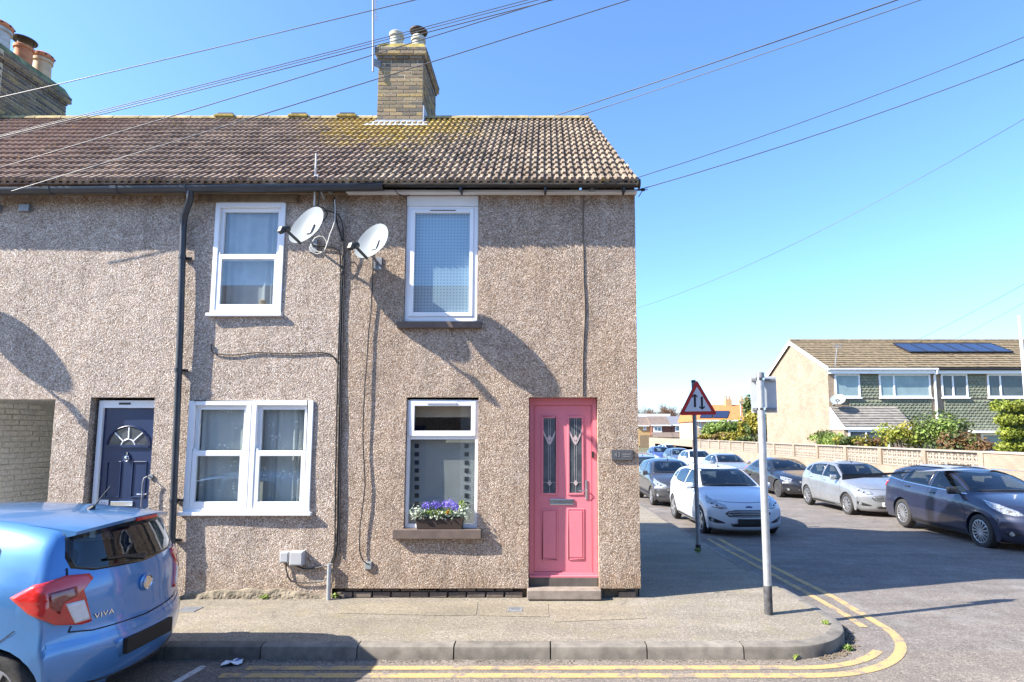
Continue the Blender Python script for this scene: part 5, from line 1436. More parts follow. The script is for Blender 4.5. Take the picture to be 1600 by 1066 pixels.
def patch_on(bvh, poly, to3d, d, eps, rings=5, dens=.06, skirt=.006, band=None):
    """polygon in its own plane, pressed along d onto the body and lifted by eps"""
    out = []
    for a, b in zip(poly, poly[1:] + poly[:1]):
        n = max(1, int(math.dist(a, b) / dens)); out += [(a[0] + (b[0] - a[0]) * i / n, a[1] + (b[1] - a[1]) * i / n) for i in range(n)]
    cx = sum(p[0] for p in out) / len(out); cy = sum(p[1] for p in out) / len(out)
    d = Vector(d).normalized(); n = len(out); vs = []; last = None
    def hit(u, v, e):
        o = Vector(to3d(u, v)); h = bvh.ray_cast(o, d, 9.0)
        if h[0] is None: return None
        nn = h[1] if h[1].dot(d) < 0 else -h[1]
        return h[0] + (nn * .6 - d * .4).normalized() * e
    ring0 = [hit(u, v, -skirt) for u, v in out]
    allr = [ring0]
    for r in range(rings):
        f = r / rings
        if band: f = 0.0 if r == 0 else None if r == 1 else f
        g_ = lambda u, v: (band / max(.05, math.hypot(u - cx, v - cy)) if f is None else f)
        allr.append([hit(u + (cx - u) * g_(u, v), v + (cy - v) * g_(u, v), eps) for u, v in out])
    cen = hit(cx, cy, eps); patch_on.n = n
    if cen is None: return [], []
    for rr in allr:
        lastok = next((p for p in rr if p is not None), cen)
        for p in rr:
            if p is None: p = lastok
            lastok = p; vs.append(p)
    fs = []
    for r in range(len(allr) - 1):
        for i in range(n): fs.append((r*n + i, r*n + (i+1) % n, (r+1)*n + (i+1) % n, (r+1)*n + i))
    vs.append(cen); c = len(vs) - 1; r = len(allr) - 1
    for i in range(n): fs.append((r*n + i, r*n + (i+1) % n, c))
    return vs, fs
def line_on(bvh, pts, to3d, d, w, eps=.0025, dens=.05):
    d = Vector(d).normalized(); P = densify(pts, dens); vs = []; fs = []
    for i, p in enumerate(P):
        a = Vector(P[max(0, i-1)]); b = Vector(P[min(len(P)-1, i+1)]); t = (b - a).normalized(); nn = Vector((-t.y, t.x)) * w / 2
        for s in (-1, 1):
            o = Vector(to3d(p[0] + nn.x * s, p[1] + nn.y * s)); h = bvh.ray_cast(o, d, 9.0)
            if h[0] is None: h = (vs[-2] if len(vs) >= 2 else o, Vector((0, 0, 1)))
            hn = h[1] if h[1].dot(d) < 0 else -h[1]
            vs.append(Vector(h[0]) + hn * eps)
    for i in range(len(P) - 1): fs.append((2*i, 2*i+1, 2*i+3, 2*i+2))
    return vs, fs
def wheel_mesh(rw, kind):
    w = .19; t = MB(); ri = rw * .68
    t.lathe([(ri, -w*.42), (ri*1.06, -w*.47), (rw*.90, -w*.5), (rw*.97, -w*.44), (rw, -w*.34), (rw, w*.34), (rw*.97, w*.44), (rw*.90, w*.5), (ri*1.06, w*.47), (ri, w*.42)], axis='y', n=36, close=False)
    r = MB(); r.lathe([(ri*1.01, w*.44), (ri*.96, w*.46), (ri*.90, w*.40), (ri*.88, .0), (ri*.88, -w*.3)], axis='y', n=36)
    r.f = [f for f in r.f if len(f) == 4]
    n, tw = kind
    for k in range(n):
        a = 2 * math.pi * k / n; ca, sa = math.cos(a), math.sin(a)
        r.bar((ca * rw * .10, w * .40, sa * rw * .10), (ca * ri * .94, w * .41, sa * ri * .94), tw, .022, (0, 1, 0))
    r.lathe([(0, w*.46), (rw*.10, w*.455), (rw*.17, w*.42), (rw*.17, w*.3)], axis='y', n=18)
    h = MB(); h.lathe([(0, w*.22), (ri*.90, w*.22), (ri*.90, -w*.3), (0, -w*.3)], axis='y', n=24)
    return t, r, h
WH = {}
def add_wheels(root, P, xa, kind, rim_mat, lift=0.0):
    key = (P['rw'], kind, rim_mat.name)
    if key not in WH:
        t, r, h = wheel_mesh(P['rw'], kind)
        WH[key] = (t.mesh("tyre", M['tyre'], 0, 40), r.mesh("rim", rim_mat, 0.003, 35), h.mesh("wheel", M['brake']))
    tm, rm, hm = WH[key]
    for x in xa:
        for s in (-1, 1):
            wo = inst("wheel", hm, (x, s * (P['W'] / 2 - .115), P['rw']), root, (0, 0, 0 if s > 0 else math.pi), local=True)
            inst("tyre", tm, (0, 0, 0), wo, local=True); inst("rim", rm, (0, 0, 0), wo, (0, random.uniform(0, 1), 0), local=True)
SIDE = lambda s: ((lambda u, v: (u, s * 3, v)), (0, -s, 0))
FRONT = ((lambda u, v: (4, u, v)), (-1, 0, 0)); REAR = ((lambda u, v: (-4, u, v)), (1, 0, 0))
def car(name, key, P, paint_m, pos, rotz, label, wheels=((5, .06)), rim=None, group=None, opts={}):
    me0, bvh, xa = shell_for(P, key)
    root = thing(name, pos, label, "car", rotz, group)
    me = me0.copy(); 
    if len(me.materials): me.materials[0] = paint_m
    body = inst("body", me, (0, 0, 0), root, local=True)
    def put(nm, vf, mat, parent=root, smooth=True):
        vs, fs = vf
        if not vs: return None
        return raw(nm, vs, fs, mat, parent, smooth, True)
    L2, hw = P['L'] / 2, P['W'] / 2
    def glazed(nm, poly, f3, d, band):
        vs, fs = patch_on(bvh, poly, f3, d, .004, 8, .05, band=band)
        if not vs: return
        nb_ = patch_on.n; go = raw(nm, vs, fs[2 * nb_:], M['car_glass'], root, True, True)
        raw("window_band", vs, fs[:2 * nb_], M['frit'], go, True, True)
    # seats and dashboard
    for (sx_, sw) in P['seats']:
        for s in ((-1, 1) if sw < .8 else (0,)):
            b = MB(); c_ = s * .36; h_ = sw / 2
            b.prism([(c_ - h_, .62), (c_ + h_, .62), (c_ + h_ * .92, 1.0), (c_ + h_ * .6, 1.08), (c_ - h_ * .6, 1.08), (c_ - h_ * .92, 1.0)], lambda u, v: (sx_ - .06 - (v - .6) * .28, u, v), lambda u, v: (sx_ + .06 - (v - .6) * .22, u, v))
            so_ = b.build("seat_back", M['seat'], root, .025, smooth=50, local=True)
            for hc in ((c_,) if sw < .8 else (-.36, .36)):
                b = MB(); b.box(sx_ - .20, sx_ - .11, hc - .12, hc + .12, 1.10, 1.25); b.build("headrest", M['seat'], so_, .03, smooth=50, local=True)
    dxx = P['cabin'][0][0]; b = MB(); b.box(dxx - .45, dxx - .01, -.55, .55, P['cabin'][0][1] - .12, P['cabin'][0][1] - .004); b.build("dashboard", M['dash'], root, .03, local=True)
    b = MB(); b.lathe([(.17, 0), (.185, .012), (.17, .024), (.158, .012)], (dxx - .5, -.36, P['cabin'][0][1] - .06), 'x', 20, True); b.build("steering_wheel", M['dash'], root, smooth=50, local=True)
    # glass
    wins = P['wins']
    for s in (-1, 1):
        f3, d = SIDE(s)
        for poly in wins:
            glazed("side_window", poly, f3, d, .03)
        if 'trim' in opts: put("window_trim", line_on(bvh, opts['trim'], f3, d, .018, .006), M['chrome'])
        if 'rail' in opts: put("roof_rail", line_on(bvh, opts['rail'], f3, d, .03, .02), M['steel'])
        for ln in P['seams']: put("door_seam", line_on(bvh, ln, f3, d, .007), M['seam'])
        for (hx, hz) in P['handles']:
            b = MB(); h = bvh.ray_cast(Vector((hx, s * 3, hz)), Vector((0, -s, 0)), 9)[0]
            yy = h.y if h else s * hw
            b.box(hx - .09, hx + .09, min(yy - s * .02, yy + s * .026), max(yy - s * .02, yy + s * .026), hz - .014, hz + .014); b.build("door_handle", opts.get('handle', paint_m), root, 0.008, local=True)
        put("sill_trim", line_on(bvh, [(xa[0] - P['rw'] - .08, .235), (xa[1] + P['rw'] + .08, .235)], f3, d, .06, .004), M['black'])
        # door mirror
        mx_, mz_ = P['mirror']; h = bvh.ray_cast(Vector((mx_, s * 3, mz_)), Vector((0, -s, 0)), 9)[0]; yy = h.y if h else s * hw * .9
        b = MB(); prof = [(-.105, .02), (-.10, .06), (-.05, .085), (.03, .08), (.08, .06), (.09, 0), (.07, -.05), (0, -.065), (-.08, -.05)]
        b.prism([(mx_ + .04 + u * .75 * .6, mz_ + .03 + v) for u, v in prof], lambda u, v: (u, yy + s * .075, v), lambda u, v: (u - .02, yy + s * .235, v))
        mo = b.build("door_mirror", opts.get('mirror', paint_m), root, 0.03, smooth=60, local=True, segs=3)
        b = MB(); b.bar((mx_ + .05, yy - s * .02, mz_ - .01), (mx_ + .05, yy + s * .12, mz_ + .0), .06, .035); b.build("mirror_arm", M['black'], mo, 0.008, local=True)
    ws = P['screen']                       # windscreen quad in (y, x) seen from above-front
    glazed("windscreen", ws, FRONT[0], FRONT[1], .04)
    rwp = P['rear']
    glazed("rear_window", rwp, REAR[0], REAR[1], .04)
    wb_ = put("wiper", line_on(bvh, [(-.55, P['screen'][0][1] + .02), (-.05, P['screen'][0][1] + .035), (.45, P['screen'][0][1] + .03)], FRONT[0], FRONT[1], .018, .012), M['black'])
    put("bonnet_seam", line_on(bvh, P['bonnet'], FRONT[0], FRONT[1], .007), M['seam'])
    if opts.get('front', True):
        for s in (-1, 1):
            # head lamps are pressed on from the front corner
            dd = Vector((-1, -s * .55, 0)).normalized(); rt = Vector((-dd.y, dd.x, 0))
            poly = [(u * 1.0, v) for u, v in P['head']]
            f3 = lambda u, v, s=s, dd=dd, rt=rt: tuple(Vector((P['hx'], s * P['hy'], 0)) + Vector((s * dd.y, -s * dd.x, 0)) * u + Vector((0, 0, v)) - dd * 2)
            ho = put("headlight", patch_on(bvh, poly, f3, dd, .006, 5, .05), M['head'])
            for (cu, cv, cr) in P['bulbs']:
                h = bvh.ray_cast(Vector(f3(cu, cv)), dd, 9)[0]
                if h:
                    b = MB(); c = h - dd * .004
                    b.tube([c + dd * .01, c - dd * .008], cr, 14); b.build("lamp_reflector", M['chrome'], ho, local=True)
            if 'fog' in P: 
                fo_ = put("fog_lamp_recess", patch_on(bvh, P['fog'], f3, dd, .004, 4, .05), M['black'])
                h = bvh.ray_cast(Vector(f3(P['fogc'][0], P['fogc'][1])), dd, 9)[0]
                if h: b = MB(); b.tube([h, h - dd * .012], .04, 14); b.build("fog_lamp", M['head'], fo_, local=True)
        go = put("grille", patch_on(bvh, P['grille'], FRONT[0], FRONT[1], .005, 4, .06), M['black'])
        for z in P['bars']:
            yy = P['grille_w'](z); put("grille_bar", line_on(bvh, [(-yy, z), (yy, z)], FRONT[0], FRONT[1], .009, .012), opts.get('bars', M['steel']), go)
        put("lower_intake", patch_on(bvh, P['intake'], FRONT[0], FRONT[1], .004, 4, .06), M['black'])
        pz = P['plate_z']; h = bvh.ray_cast(Vector((4, 0, pz)), Vector((-1, 0, 0)), 9)[0]
        b = MB(); b.box(h.x - .01, h.x + .018, -.26, .26, pz - .056, pz + .056); po = b.build("number_plate", opts.get('plate', M['plate_black']), root, 0.003, local=True)
        if 'plate_text' in opts: text_part("plate_characters", opts['plate_text'], .085, M['sign_black'], Matrix.Translation((h.x + .0195, -.13, pz)) @ Matrix.Rotation(math.pi / 2, 4, 'Z') @ Matrix.Rotation(math.pi / 2, 4, 'X'), po, True, .001)
        bz = P['badge_z']; h = bvh.ray_cast(Vector((4, 0, bz)), Vector((-1, 0, 0)), 9)[0]
        b = MB(); b.prism([(.075 * math.cos(R(t)), bz + .03 * math.sin(R(t))) for t in range(0, 360, 20)], lambda u, v: (h.x - .015, u, v), lambda u, v: (h.x + .008, u, v)); b.build("badge", M['p_midblue'], root, 0.003, local=True)
    for s in (-1, 1):
        dd = Vector((1, -s * .75, 0)).normalized()
        f3 = lambda u, v, s=s, dd=dd: tuple(Vector((-P['tx'], s * P['ty'], v)) + Vector((s * dd.y, -s * dd.x, 0)) * u - dd * 2)
        to = put("tail_light", patch_on(bvh, P['tail_l'], f3, dd, .016, 9, .03), M['tail_red'])
        if 'tail_dark' in P: put("dark_lens", patch_on(bvh, P['tail_dark'], f3, dd, .019, 4, .04), M['tail_dark'], to)
        if 'tail_clear' in P: put("clear_lens", patch_on(bvh, P['tail_clear'], f3, dd, .021, 4, .04), M['tail_clear'], to)
    add_wheels(root, P, xa, wheels, rim or M['alloy'])
    if opts.get('aerial', True):
        h = bvh.ray_cast(Vector((P.get('aer', -1.1), 0, 3)), Vector((0, 0, -1)), 9)[0]
        b = MB(); b.tube([h, h + Vector((-.03, 0, .03))], [.03, .012], 10); b.tube([h + Vector((-.02, 0, .02)), h + Vector((-.15, 0, .19))], .005, 6); b.build("roof_aerial", M['black'], root, local=True)
    return root, bvh
# feature outlines, metres in each car's own frame
def feat(P, **k): P.update(k)
feat(HATCH, cabin=[(.82,.97),(.82,.60),(-1.50,.60),(-1.50,1.12),(-1.38,1.31),(-.95,1.375),(-.45,1.39),(-.05,1.36),(.18,1.30)], seats=[(.10,.50),(-.80,1.2)], wins=[[(.72,1.035),(.30,1.24),(.10,1.325),(-.28,1.365),(-.30,1.015),(.70,.985)], [(-.37,1.015),(-.35,1.366),(-.85,1.36),(-1.15,1.32),(-1.20,1.09),(-1.0,1.035)], [(-1.24,1.10),(-1.20,1.31),(-1.42,1.23),(-1.50,1.13)]],
    seams=[[(.78,.98),(.86,.60),(.82,.30)], [(-.33,1.36),(-.34,1.0),(-.36,.60),(-.40,.28),(.80,.28)], [(-1.20,1.08),(-1.12,.80),(-.95,.62),(-.82,.40),(-.80,.28),(-.40,.28)]],
    handles=[(-.12,.90),(-1.0,.94)], mirror=(.62,.99), screen=[(-.66,1.035),(.66,1.035),(.60,1.20),(.50,1.395),(-.50,1.395),(-.60,1.20)],
    rear=[(-.56,1.03),(.56,1.03),(.50,1.30),(-.50,1.30)], bonnet=[(-.62,.80),(-.45,.775),(0,.765),(.45,.775),(.62,.80)],
    hx=1.75, hy=.66, head=[(.36,.90),(.18,.83),(-.06,.755),(-.20,.715),(-.25,.655),(-.10,.632),(.10,.665),(.28,.76)], bulbs=[(-.02,.69,.032),(.10,.725,.030)],
    fog=[(.20,.46),(.10,.44),(-.18,.36),(-.20,.335),(.0,.33),(.14,.36),(.22,.42)], fogc=(.08,.39),
    grille=[(-.42,.60),(-.50,.545),(-.42,.475),(.42,.475),(.50,.545),(.42,.60),(.30,.625),(-.30,.625)], bars=[.50,.535,.57,.60], grille_w=lambda z: .45 - abs(z - .545) * .9,
    intake=[(-.40,.335),(-.36,.27),(.36,.27),(.40,.335)], plate_z=.385, badge_z=.68, tx=1.78, ty=.66, tail_l=[(-.16,1.02),(.12,1.0),(.16,.86),(.10,.74),(-.14,.78)], aer=-.05)
feat(CITY, cabin=[(.88,.98),(.88,.60),(-1.40,.60),(-1.44,1.10),(-1.36,1.32),(-1.0,1.38),(-.5,1.395),(-.1,1.37),(.2,1.32)], seats=[(.15,.46),(-.70,1.05)], wins=[[(.80,1.03),(.45,1.23),(.20,1.33),(-.18,1.375),(-.20,1.02),(.78,.99)], [(-.27,1.02),(-.25,1.375),(-.70,1.365),(-.98,1.315),(-1.10,1.17),(-1.14,1.09)], ],
    seams=[[(.74,.98),(.82,.6),(.78,.3)], [(-.23,1.38),(-.24,1.0),(-.26,.6),(-.30,.27),(.76,.27)], [(-.24,1.40),(-.72,1.405),(-1.04,1.35),(-1.18,1.22),(-1.21,1.08),(-1.12,.86),(-.90,.62),(-.78,.42),(-.74,.27),(-.3,.27)], [(-1.42,.72),(-1.22,.56),(-1.16,.50)]],
    handles=[(-.02,.90),(-.98,.95)], mirror=(.70,.99), screen=[(-.62,1.06),(.62,1.06),(.55,1.24),(.46,1.41),(-.46,1.41),(-.55,1.24)],
    rear=[(-.54,1.085),(-.42,1.045),(0,1.02),(.42,1.045),(.54,1.085),(.55,1.16),(.50,1.32),(.38,1.34),(0,1.352),(-.38,1.34),(-.50,1.32),(-.55,1.16)], bonnet=[(-.55,.86),(0,.82),(.55,.86)],
    hx=1.6, hy=.60, head=[(.2,.88),(-.1,.80),(-.16,.70),(.1,.70),(.24,.80)], bulbs=[(.0,.76,.04)], grille=[(-.4,.66),(-.42,.56),(.42,.56),(.4,.66)], bars=[.61], grille_w=lambda z: .4, intake=[(-.5,.36),(-.44,.26),(.44,.26),(.5,.36)], plate_z=.45, badge_z=.70,
    tx=1.66, ty=.62, tail_l=[(-.26,.935),(-.16,1.01),(0,1.045),(.14,1.03),(.165,.995),(.105,.93),(.125,.86),(.165,.70),(.10,.697),(-.05,.735),(-.18,.83)], tail_clear=[(.0,.86),(.108,.862),(.152,.72),(.06,.716)], tail_dark=[(-.10,.95),(.06,.965),(.07,.90),(-.01,.87),(-.03,.80),(-.09,.86)], aer=-1.30)
feat(ESTATE, cabin=[(1.0,.985),(1.0,.60),(-1.80,.60),(-1.82,1.14),(-1.72,1.33),(-1.1,1.405),(-.5,1.41),(0,1.37),(.27,1.31)], seats=[(.15,.52),(-.75,1.25)], wins=[[(.90,1.05),(.45,1.26),(.20,1.345),(-.20,1.385),(-.22,1.045),(.88,1.0)], [(-.30,1.05),(-.27,1.388),(-.80,1.385),(-1.12,1.375),(-1.28,1.115),(-1.22,1.09)], [(-1.35,1.12),(-1.20,1.372),(-1.60,1.345),(-1.80,1.26),(-1.90,1.17)]],
    seams=[[(.92,.98),(1.0,.62),(.96,.3)], [(-.25,1.39),(-.26,1.04),(-.28,.6),(-.32,.28),(.95,.28)], [(-1.25,1.1),(-1.22,.88),(-1.0,.62),(-.9,.40),(-.88,.28),(-.3,.28)]],
    handles=[(-.08,.93),(-1.02,.985)], mirror=(.72,1.01), screen=[(-.72,1.05),(.72,1.05),(.64,1.22),(.54,1.415),(-.54,1.415),(-.64,1.22)], rear=[(-.6,1.06),(.6,1.06),(.52,1.34),(-.52,1.34)], bonnet=[(-.7,.86),(0,.82),(.7,.86)],
    hx=2.02, hy=.70, head=[(.38,.93),(.16,.87),(-.10,.78),(-.18,.715),(-.05,.695),(.12,.725),(.30,.82)], bulbs=[(.02,.755,.035),(.14,.795,.03)], fog=[(.10,.42),(-.06,.42),(-.10,.37),(-.02,.33),(.10,.34),(.14,.38)], fogc=(.03,.375),
    grille=[(-.55,.50),(-.45,.38),(.45,.38),(.55,.50),(.40,.56),(-.40,.56)], bars=[.45,.5], grille_w=lambda z: .44, intake=[(-.40,.32),(-.36,.26),(.36,.26),(.40,.32)], plate_z=.60, badge_z=.72, tx=2.05, ty=.70, tail_l=[(-.20,1.05),(.12,1.03),(.16,.90),(-.02,.84),(-.18,.92)], aer=-1.75)
feat(SALOON, cabin=[(.82,.935),(.82,.58),(-1.35,.58),(-1.35,1.06),(-1.1,1.22),(-.85,1.315),(-.5,1.335),(-.15,1.315),(.12,1.25)], seats=[(.10,.50),(-.85,1.2)], wins=[[(.74,1.0),(.35,1.19),(.10,1.29),(-.20,1.325),(-.22,.995),(.72,.965)], [(-.29,1.0),(-.27,1.326),(-.65,1.32),(-.98,1.245),(-1.22,1.10),(-1.22,1.03)]],
    seams=[[(.86,.93),(.95,.6),(.92,.3)], [(-.25,1.33),(-.26,.98),(-.28,.6),(-.32,.28),(.9,.28)], [(-1.2,1.05),(-1.14,.8),(-1.0,.62),(-.9,.4),(-.88,.28),(-.3,.28)]],
    handles=[(-.08,.88),(-.98,.91)], mirror=(.62,.955), screen=[(-.70,1.0),(.70,1.0),(.62,1.16),(.52,1.355),(-.52,1.355),(-.62,1.16)], rear=[(-.6,1.09),(.6,1.09),(.5,1.31),(-.5,1.31)], bonnet=[(-.6,.80),(0,.76),(.6,.80)],
    hx=2.05, hy=.70, head=[(.32,.80),(.10,.775),(-.14,.72),(-.12,.63),(.08,.635),(.28,.71)], bulbs=[(-.02,.685,.035),(.10,.70,.03)], fog=[(.12,.40),(-.10,.38),(-.08,.32),(.10,.33)], fogc=(.0,.355),
    grille=[(-.36,.68),(-.32,.56),(.32,.56),(.36,.68)], bars=[.6,.64], grille_w=lambda z: .32, intake=[(-.40,.36),(-.36,.26),(.36,.26),(.40,.36)], plate_z=.47, badge_z=.64, tx=2.08, ty=.68, tail_l=[(-.2,.98),(.14,.98),(.14,.82),(-.18,.84)])

HD = -math.pi / 2                          # facing the camera down the side street
def at_side(Xside, depth_front, P, ang=0.0):
    """car with its left (picture) side at Xside and its nose depth_front metres from the camera plane"""
    return (Xside + P['W'] / 2, depth_front - CAM_D + P['L'] / 2)
def park(name, key, P, pm, Xs, dep, ang, label, **kw):
    x, y = at_side(Xs, dep, P)
    yf, yr = y - P['wb'] / 2, y + P['wb'] / 2
    r, bvh = car(name, key, P, pm, (x, y, zroad(y) - .0), HD + R(ang), label, **kw)
    r.rotation_euler = (0, 0, HD + R(ang))
    return r, bvh
park("parked_car", 'hatch', HATCH, M['p_white'], 3.47, 12.55, 1.5, "white hatchback facing us at the kerb behind the triangular sign post", wheels=(5, .075), opts=dict(handle=M['p_white']))
park("parked_car", 'hatch', HATCH, M['p_charcoal'], 3.44, 18.4, .5, "charcoal hatchback parked behind the white hatchback beside the end house", wheels=(7, .05), opts=dict(bars=M['p_charcoal'], plate=M['p_charcoal']))
park("parked_car", 'hatch', HATCH, M['p_grey'], 3.40, 23.4, 0, "pale car peeping out at the house corner behind the charcoal hatchback")
park("parked_car", 'estate', ESTATE, M['p_navy'], 8.52, 10.55, -2.5, "dark blue estate car at the right picture edge before the garden wall", wheels=(15, .026), opts=dict(trim=[(.95, 1.0), (-.25, 1.04), (-1.3, 1.085), (-1.92, 1.155)], rail=[(.35, 1.43), (-.4, 1.465), (-1.2, 1.46), (-1.75, 1.41)], mirror=M['black'], handle=M['p_black']))
park("parked_car", 'hatch', HATCH, M['p_silver'], 8.60, 15.95, 0.0, "silver hatchback with white number plate behind the dark blue estate", wheels=(10, .032), opts=dict(plate=M['plate_white'], plate_text="GW1"))
park("parked_car", 'saloon', SALOON, M['p_black'], 8.66, 21.1, 0.5, "black saloon parked behind the silver hatchback", wheels=(9, .035), rim=M['alloy_dark'])
park("parked_car", 'saloon', SALOON, M['p_grey'], 8.60, 28.2, 0.0, "pale grey saloon parked behind the black saloon")
park("parked_car", 'hatch', HATCH, M['p_white'], 8.60, 34.2, 0.0, "white car seen right of the triangular sign post further up the street")
park("parked_car", 'hatch', HATCH, M['p_slate'], 8.60, 39.0, 0.0, "slate blue car just left of the sign post behind the distant white car")
park("parked_car", 'hatch', HATCH, M['p_midblue'], 8.55, 45.5, 0.0, "mid blue car farthest along the right hand row")
park("parked_car", 'hatch', HATCH, M['p_white'], 11.6, 56.0, 12.0, "tiny white car beyond the mid blue car, left of two", opts=dict(aerial=False))
park("parked_car", 'hatch', HATCH, M['p_white'], 15.2, 58.0, 12.0, "tiny white car beyond the mid blue car, right of two", opts=dict(aerial=False))

# near blue city car, tail towards us
root, bvh = car("parked_car", 'city', CITY, M['p_blue'], (-3.14 - 1.8375, -CAM_D + 4.74, -.12), math.pi, "bright blue city car in the left foreground showing its tail", wheels=(8, .045), opts=dict(front=False))
def putc(nm, vf, mat, parent=None):
    vs, fs = vf
    return raw(nm, vs, fs, mat, parent or root, True, True) if vs else None
F, D_ = REAR
h = bvh.ray_cast(Vector((-4, 0, 1.38)), Vector((1, 0, 0)), 9)[0]
# roof spoiler over the rear window
b = MB(); sec = []
vs = []; fs = []; n = 18
for i in range(n + 1):
    y = -.50 + 1.0 * i / n; k = abs(y) / .50
    hh = bvh.ray_cast(Vector((-1.30 + .05 * k, y, 3)), Vector((0, 0, -1)), 9)[0]; zt = hh.z if hh else 1.40
    xe = -1.765 + .16 * k ** 2.2; ze = 1.385 - .055 * k ** 2
    vs += [(-1.30 + .05 * k, y, zt + .004), (xe + .12, y, ze + .022), (xe, y, ze + .004), (xe + .01, y, ze - .022), (-1.60 + .10 * k ** 2, y, ze - .045)]
for i in range(n):
    for j in range(4): q = i * 5 + j; fs.append((q, q + 5, q + 6, q + 1))
for e in (0, n): fs.append(tuple(e * 5 + j for j in range(5)))
b.add(vs, fs); b.build("roof_spoiler", M['p_blue'], root, smooth=45, local=True)
b = MB(); b.box(-1.770, -1.745, -.115, .115, 1.352, 1.378); b.build("high_brake_light", M['tail_red'], root, 0.005, local=True)
for ln in ([(-.56, 1.09), (-.57, 1.04), (-.565, .99)], [(.56, 1.09), (.57, 1.04), (.565, .99)], [(-.585, .665), (-.45, .635), (0, .615), (.45, .635), (.585, .665)]): putc("tailgate_seam", line_on(bvh, ln, F, D_, .009, .006, .02), M['seam'])
for s in (-1, 1): putc("tailgate_seam", line_on(bvh, [(s * .585, .665), (s * .57, .70)], F, D_, .009), M['seam'])
putc("bumper_step", line_on(bvh, [(-.70, .60), (-.4, .575), (0, .565), (.4, .575), (.70, .60)], F, D_, .03, .006), M['p_blue'])
po = putc("plate_recess", patch_on(bvh, [(-.33, .52), (-.27, .385), (.27, .385), (.33, .52)], F, D_, .004, 3), M['p_blue'])
hp = bvh.ray_cast(Vector((-4, 0, .455)), Vector((1, 0, 0)), 9)[0]
b = MB(); b.box(hp.x - .022, hp.x + .01, -.26, .26, .40, .512); b.build("number_plate", M['plate_black'], root, 0.003, local=True)
putc("lower_valance", patch_on(bvh, [(-.72, .315), (-.5, .265), (0, .255), (.5, .265), (.72, .315), (.66, .19), (-.66, .19)], F, D_, .005, 3), M['black'])
hb = bvh.ray_cast(Vector((-4, 0, .86)), Vector((1, 0, 0)), 9)[0]
b = MB(); b.lathe([(0, .03), (.062, .03), (.066, -.012), (.05, -.022), (0, -.022)], (hb.x, 0, .86), 'x', 24); bd = b.build("badge", M['p_blue'], root, smooth=40, local=True)
b = MB(); b.lathe([(.043, -.021), (.052, -.030), (.052, -.024)], (hb.x, 0, .86), 'x', 24); b.prism([(.02, -.034), (.034, .0), (.016, .034), (-.006, .016), (-.03, .02), (-.036, -.004), (-.008, -.004), (-.02, -.03)], lambda u, v: (hb.x - .029, u, .86 + v), lambda u, v: (hb.x - .02, u, .86 + v)); b.build("emblem", M['chrome'], bd, local=True)
ht = bvh.ray_cast(Vector((-4, .37, .725)), Vector((1, 0, 0)), 9)
nn = ht[1] if ht[1].x < 0 else -ht[1]
zax = nn.normalized(); xax = Vector((0, 0, 1)).cross(zax).normalized(); yax = zax.cross(xax)
mtx = Matrix.Translation(ht[0] + nn * .004) @ Matrix((xax, yax, zax)).transposed().to_4x4()
text_part("lettering", "VIVA", .050, M['chrome'], mtx, root, True, .003, 1.15, 1.25)
wv = bvh.ray_cast(Vector((-4, 0, 1.06)), Vector((1, 0, 0)), 9)[0]
b = MB(); b.lathe([(0, 0), (.025, 0), (.022, -.03), (0, -.035)], (wv.x, 0, 1.055), 'x', 12); b.bar((wv.x - .03, 0, 1.055), (wv.x + .01, .18, 1.10), .022, .014, (1, 0, 0)); b.bar((wv.x - .02, -.02, 1.075), (wv.x + .02, .34, 1.115), .020, .012, (1, 0, 0)); b.build("rear_wiper", M['black'], root, 0.003, local=True)
# scrape on the rear wing
putc("scrape", line_on(bvh, [(-1.30, .545), (-1.26, .555), (-1.22, .54)], *SIDE(1), .012, .003), M['tail_clear'])
# ================================================================ street signs
c = atz(1201, 960, 0.0); tp = aty(1190, 582, c.y)
t = thing("sign_post", c, "near galvanised sign post at the kerb corner seen from behind its plate", "sign post")
b = MB(); b.tube([(c.x, c.y, -.02), (c.x, c.y, 0.30)], .044, 20); b.build("post_foot", plain("dark_painted_foot", (.06, .06, .065), .7, .5, 16), t, smooth=50)
b = MB(); b.tube([(c.x, c.y, .30), (c.x, c.y, tp.z - .05)], .041, 20); b.build("post", M['steel'], t, smooth=50)
b = MB(); b.lathe([(.046, -.06), (.047, -.005), (.03, .004), (0, .006)], (c.x, c.y, tp.z), 'z', 20); b.build("post_cap", M['steel_dull'], t, smooth=40)
pa, pb_ = aty(1175, 645, c.y + .06), aty(1213, 588, c.y + .06)
b = MB(); b.box(pa.x, pb_.x, c.y + .072, c.y + .076, pa.z, pb_.z); b.build("sign_plate", M['sign_back'], t, .001)
for z in (pa.z + .04, pb_.z - .04):
    b = MB(); b.box(pa.x + .006, pb_.x - .02, c.y + .045, c.y + .072, z - .014, z + .014); q = b.build("plate_rail", M['steel_dull'], t, .003)
    b = MB(); b.lathe([(.043, -.012), (.046, -.012), (.046, .012), (.043, .012)], (c.x, c.y, z), 'z', 20); b.build("clip", M['chrome'], q)
zz = zroad(3.0) + .12
c = atz(1091, 858, zz); tp = aty(1088, 595, c.y)
t = thing("warning_sign", c, "red bordered triangular two-way traffic sign on a grey post", "road sign")
b = MB(); b.tube([(c.x, c.y, zz - .02), (c.x - .01, c.y, tp.z)], .038, 18); b.build("post", M['steel_dull'], t, smooth=50)
b = MB(); b.tube([(c.x, c.y, zz - .02), (c.x, c.y, zz + .08)], .046, 18); b.build("post_foot", M['black'], t, smooth=50)
b = MB(); b.tube([(c.x - .01, c.y, tp.z - .03), (c.x - .01, c.y, tp.z + .01)], .041, 18); b.build("post_cap", M['black'], t, smooth=50)
Ys = c.y - .055
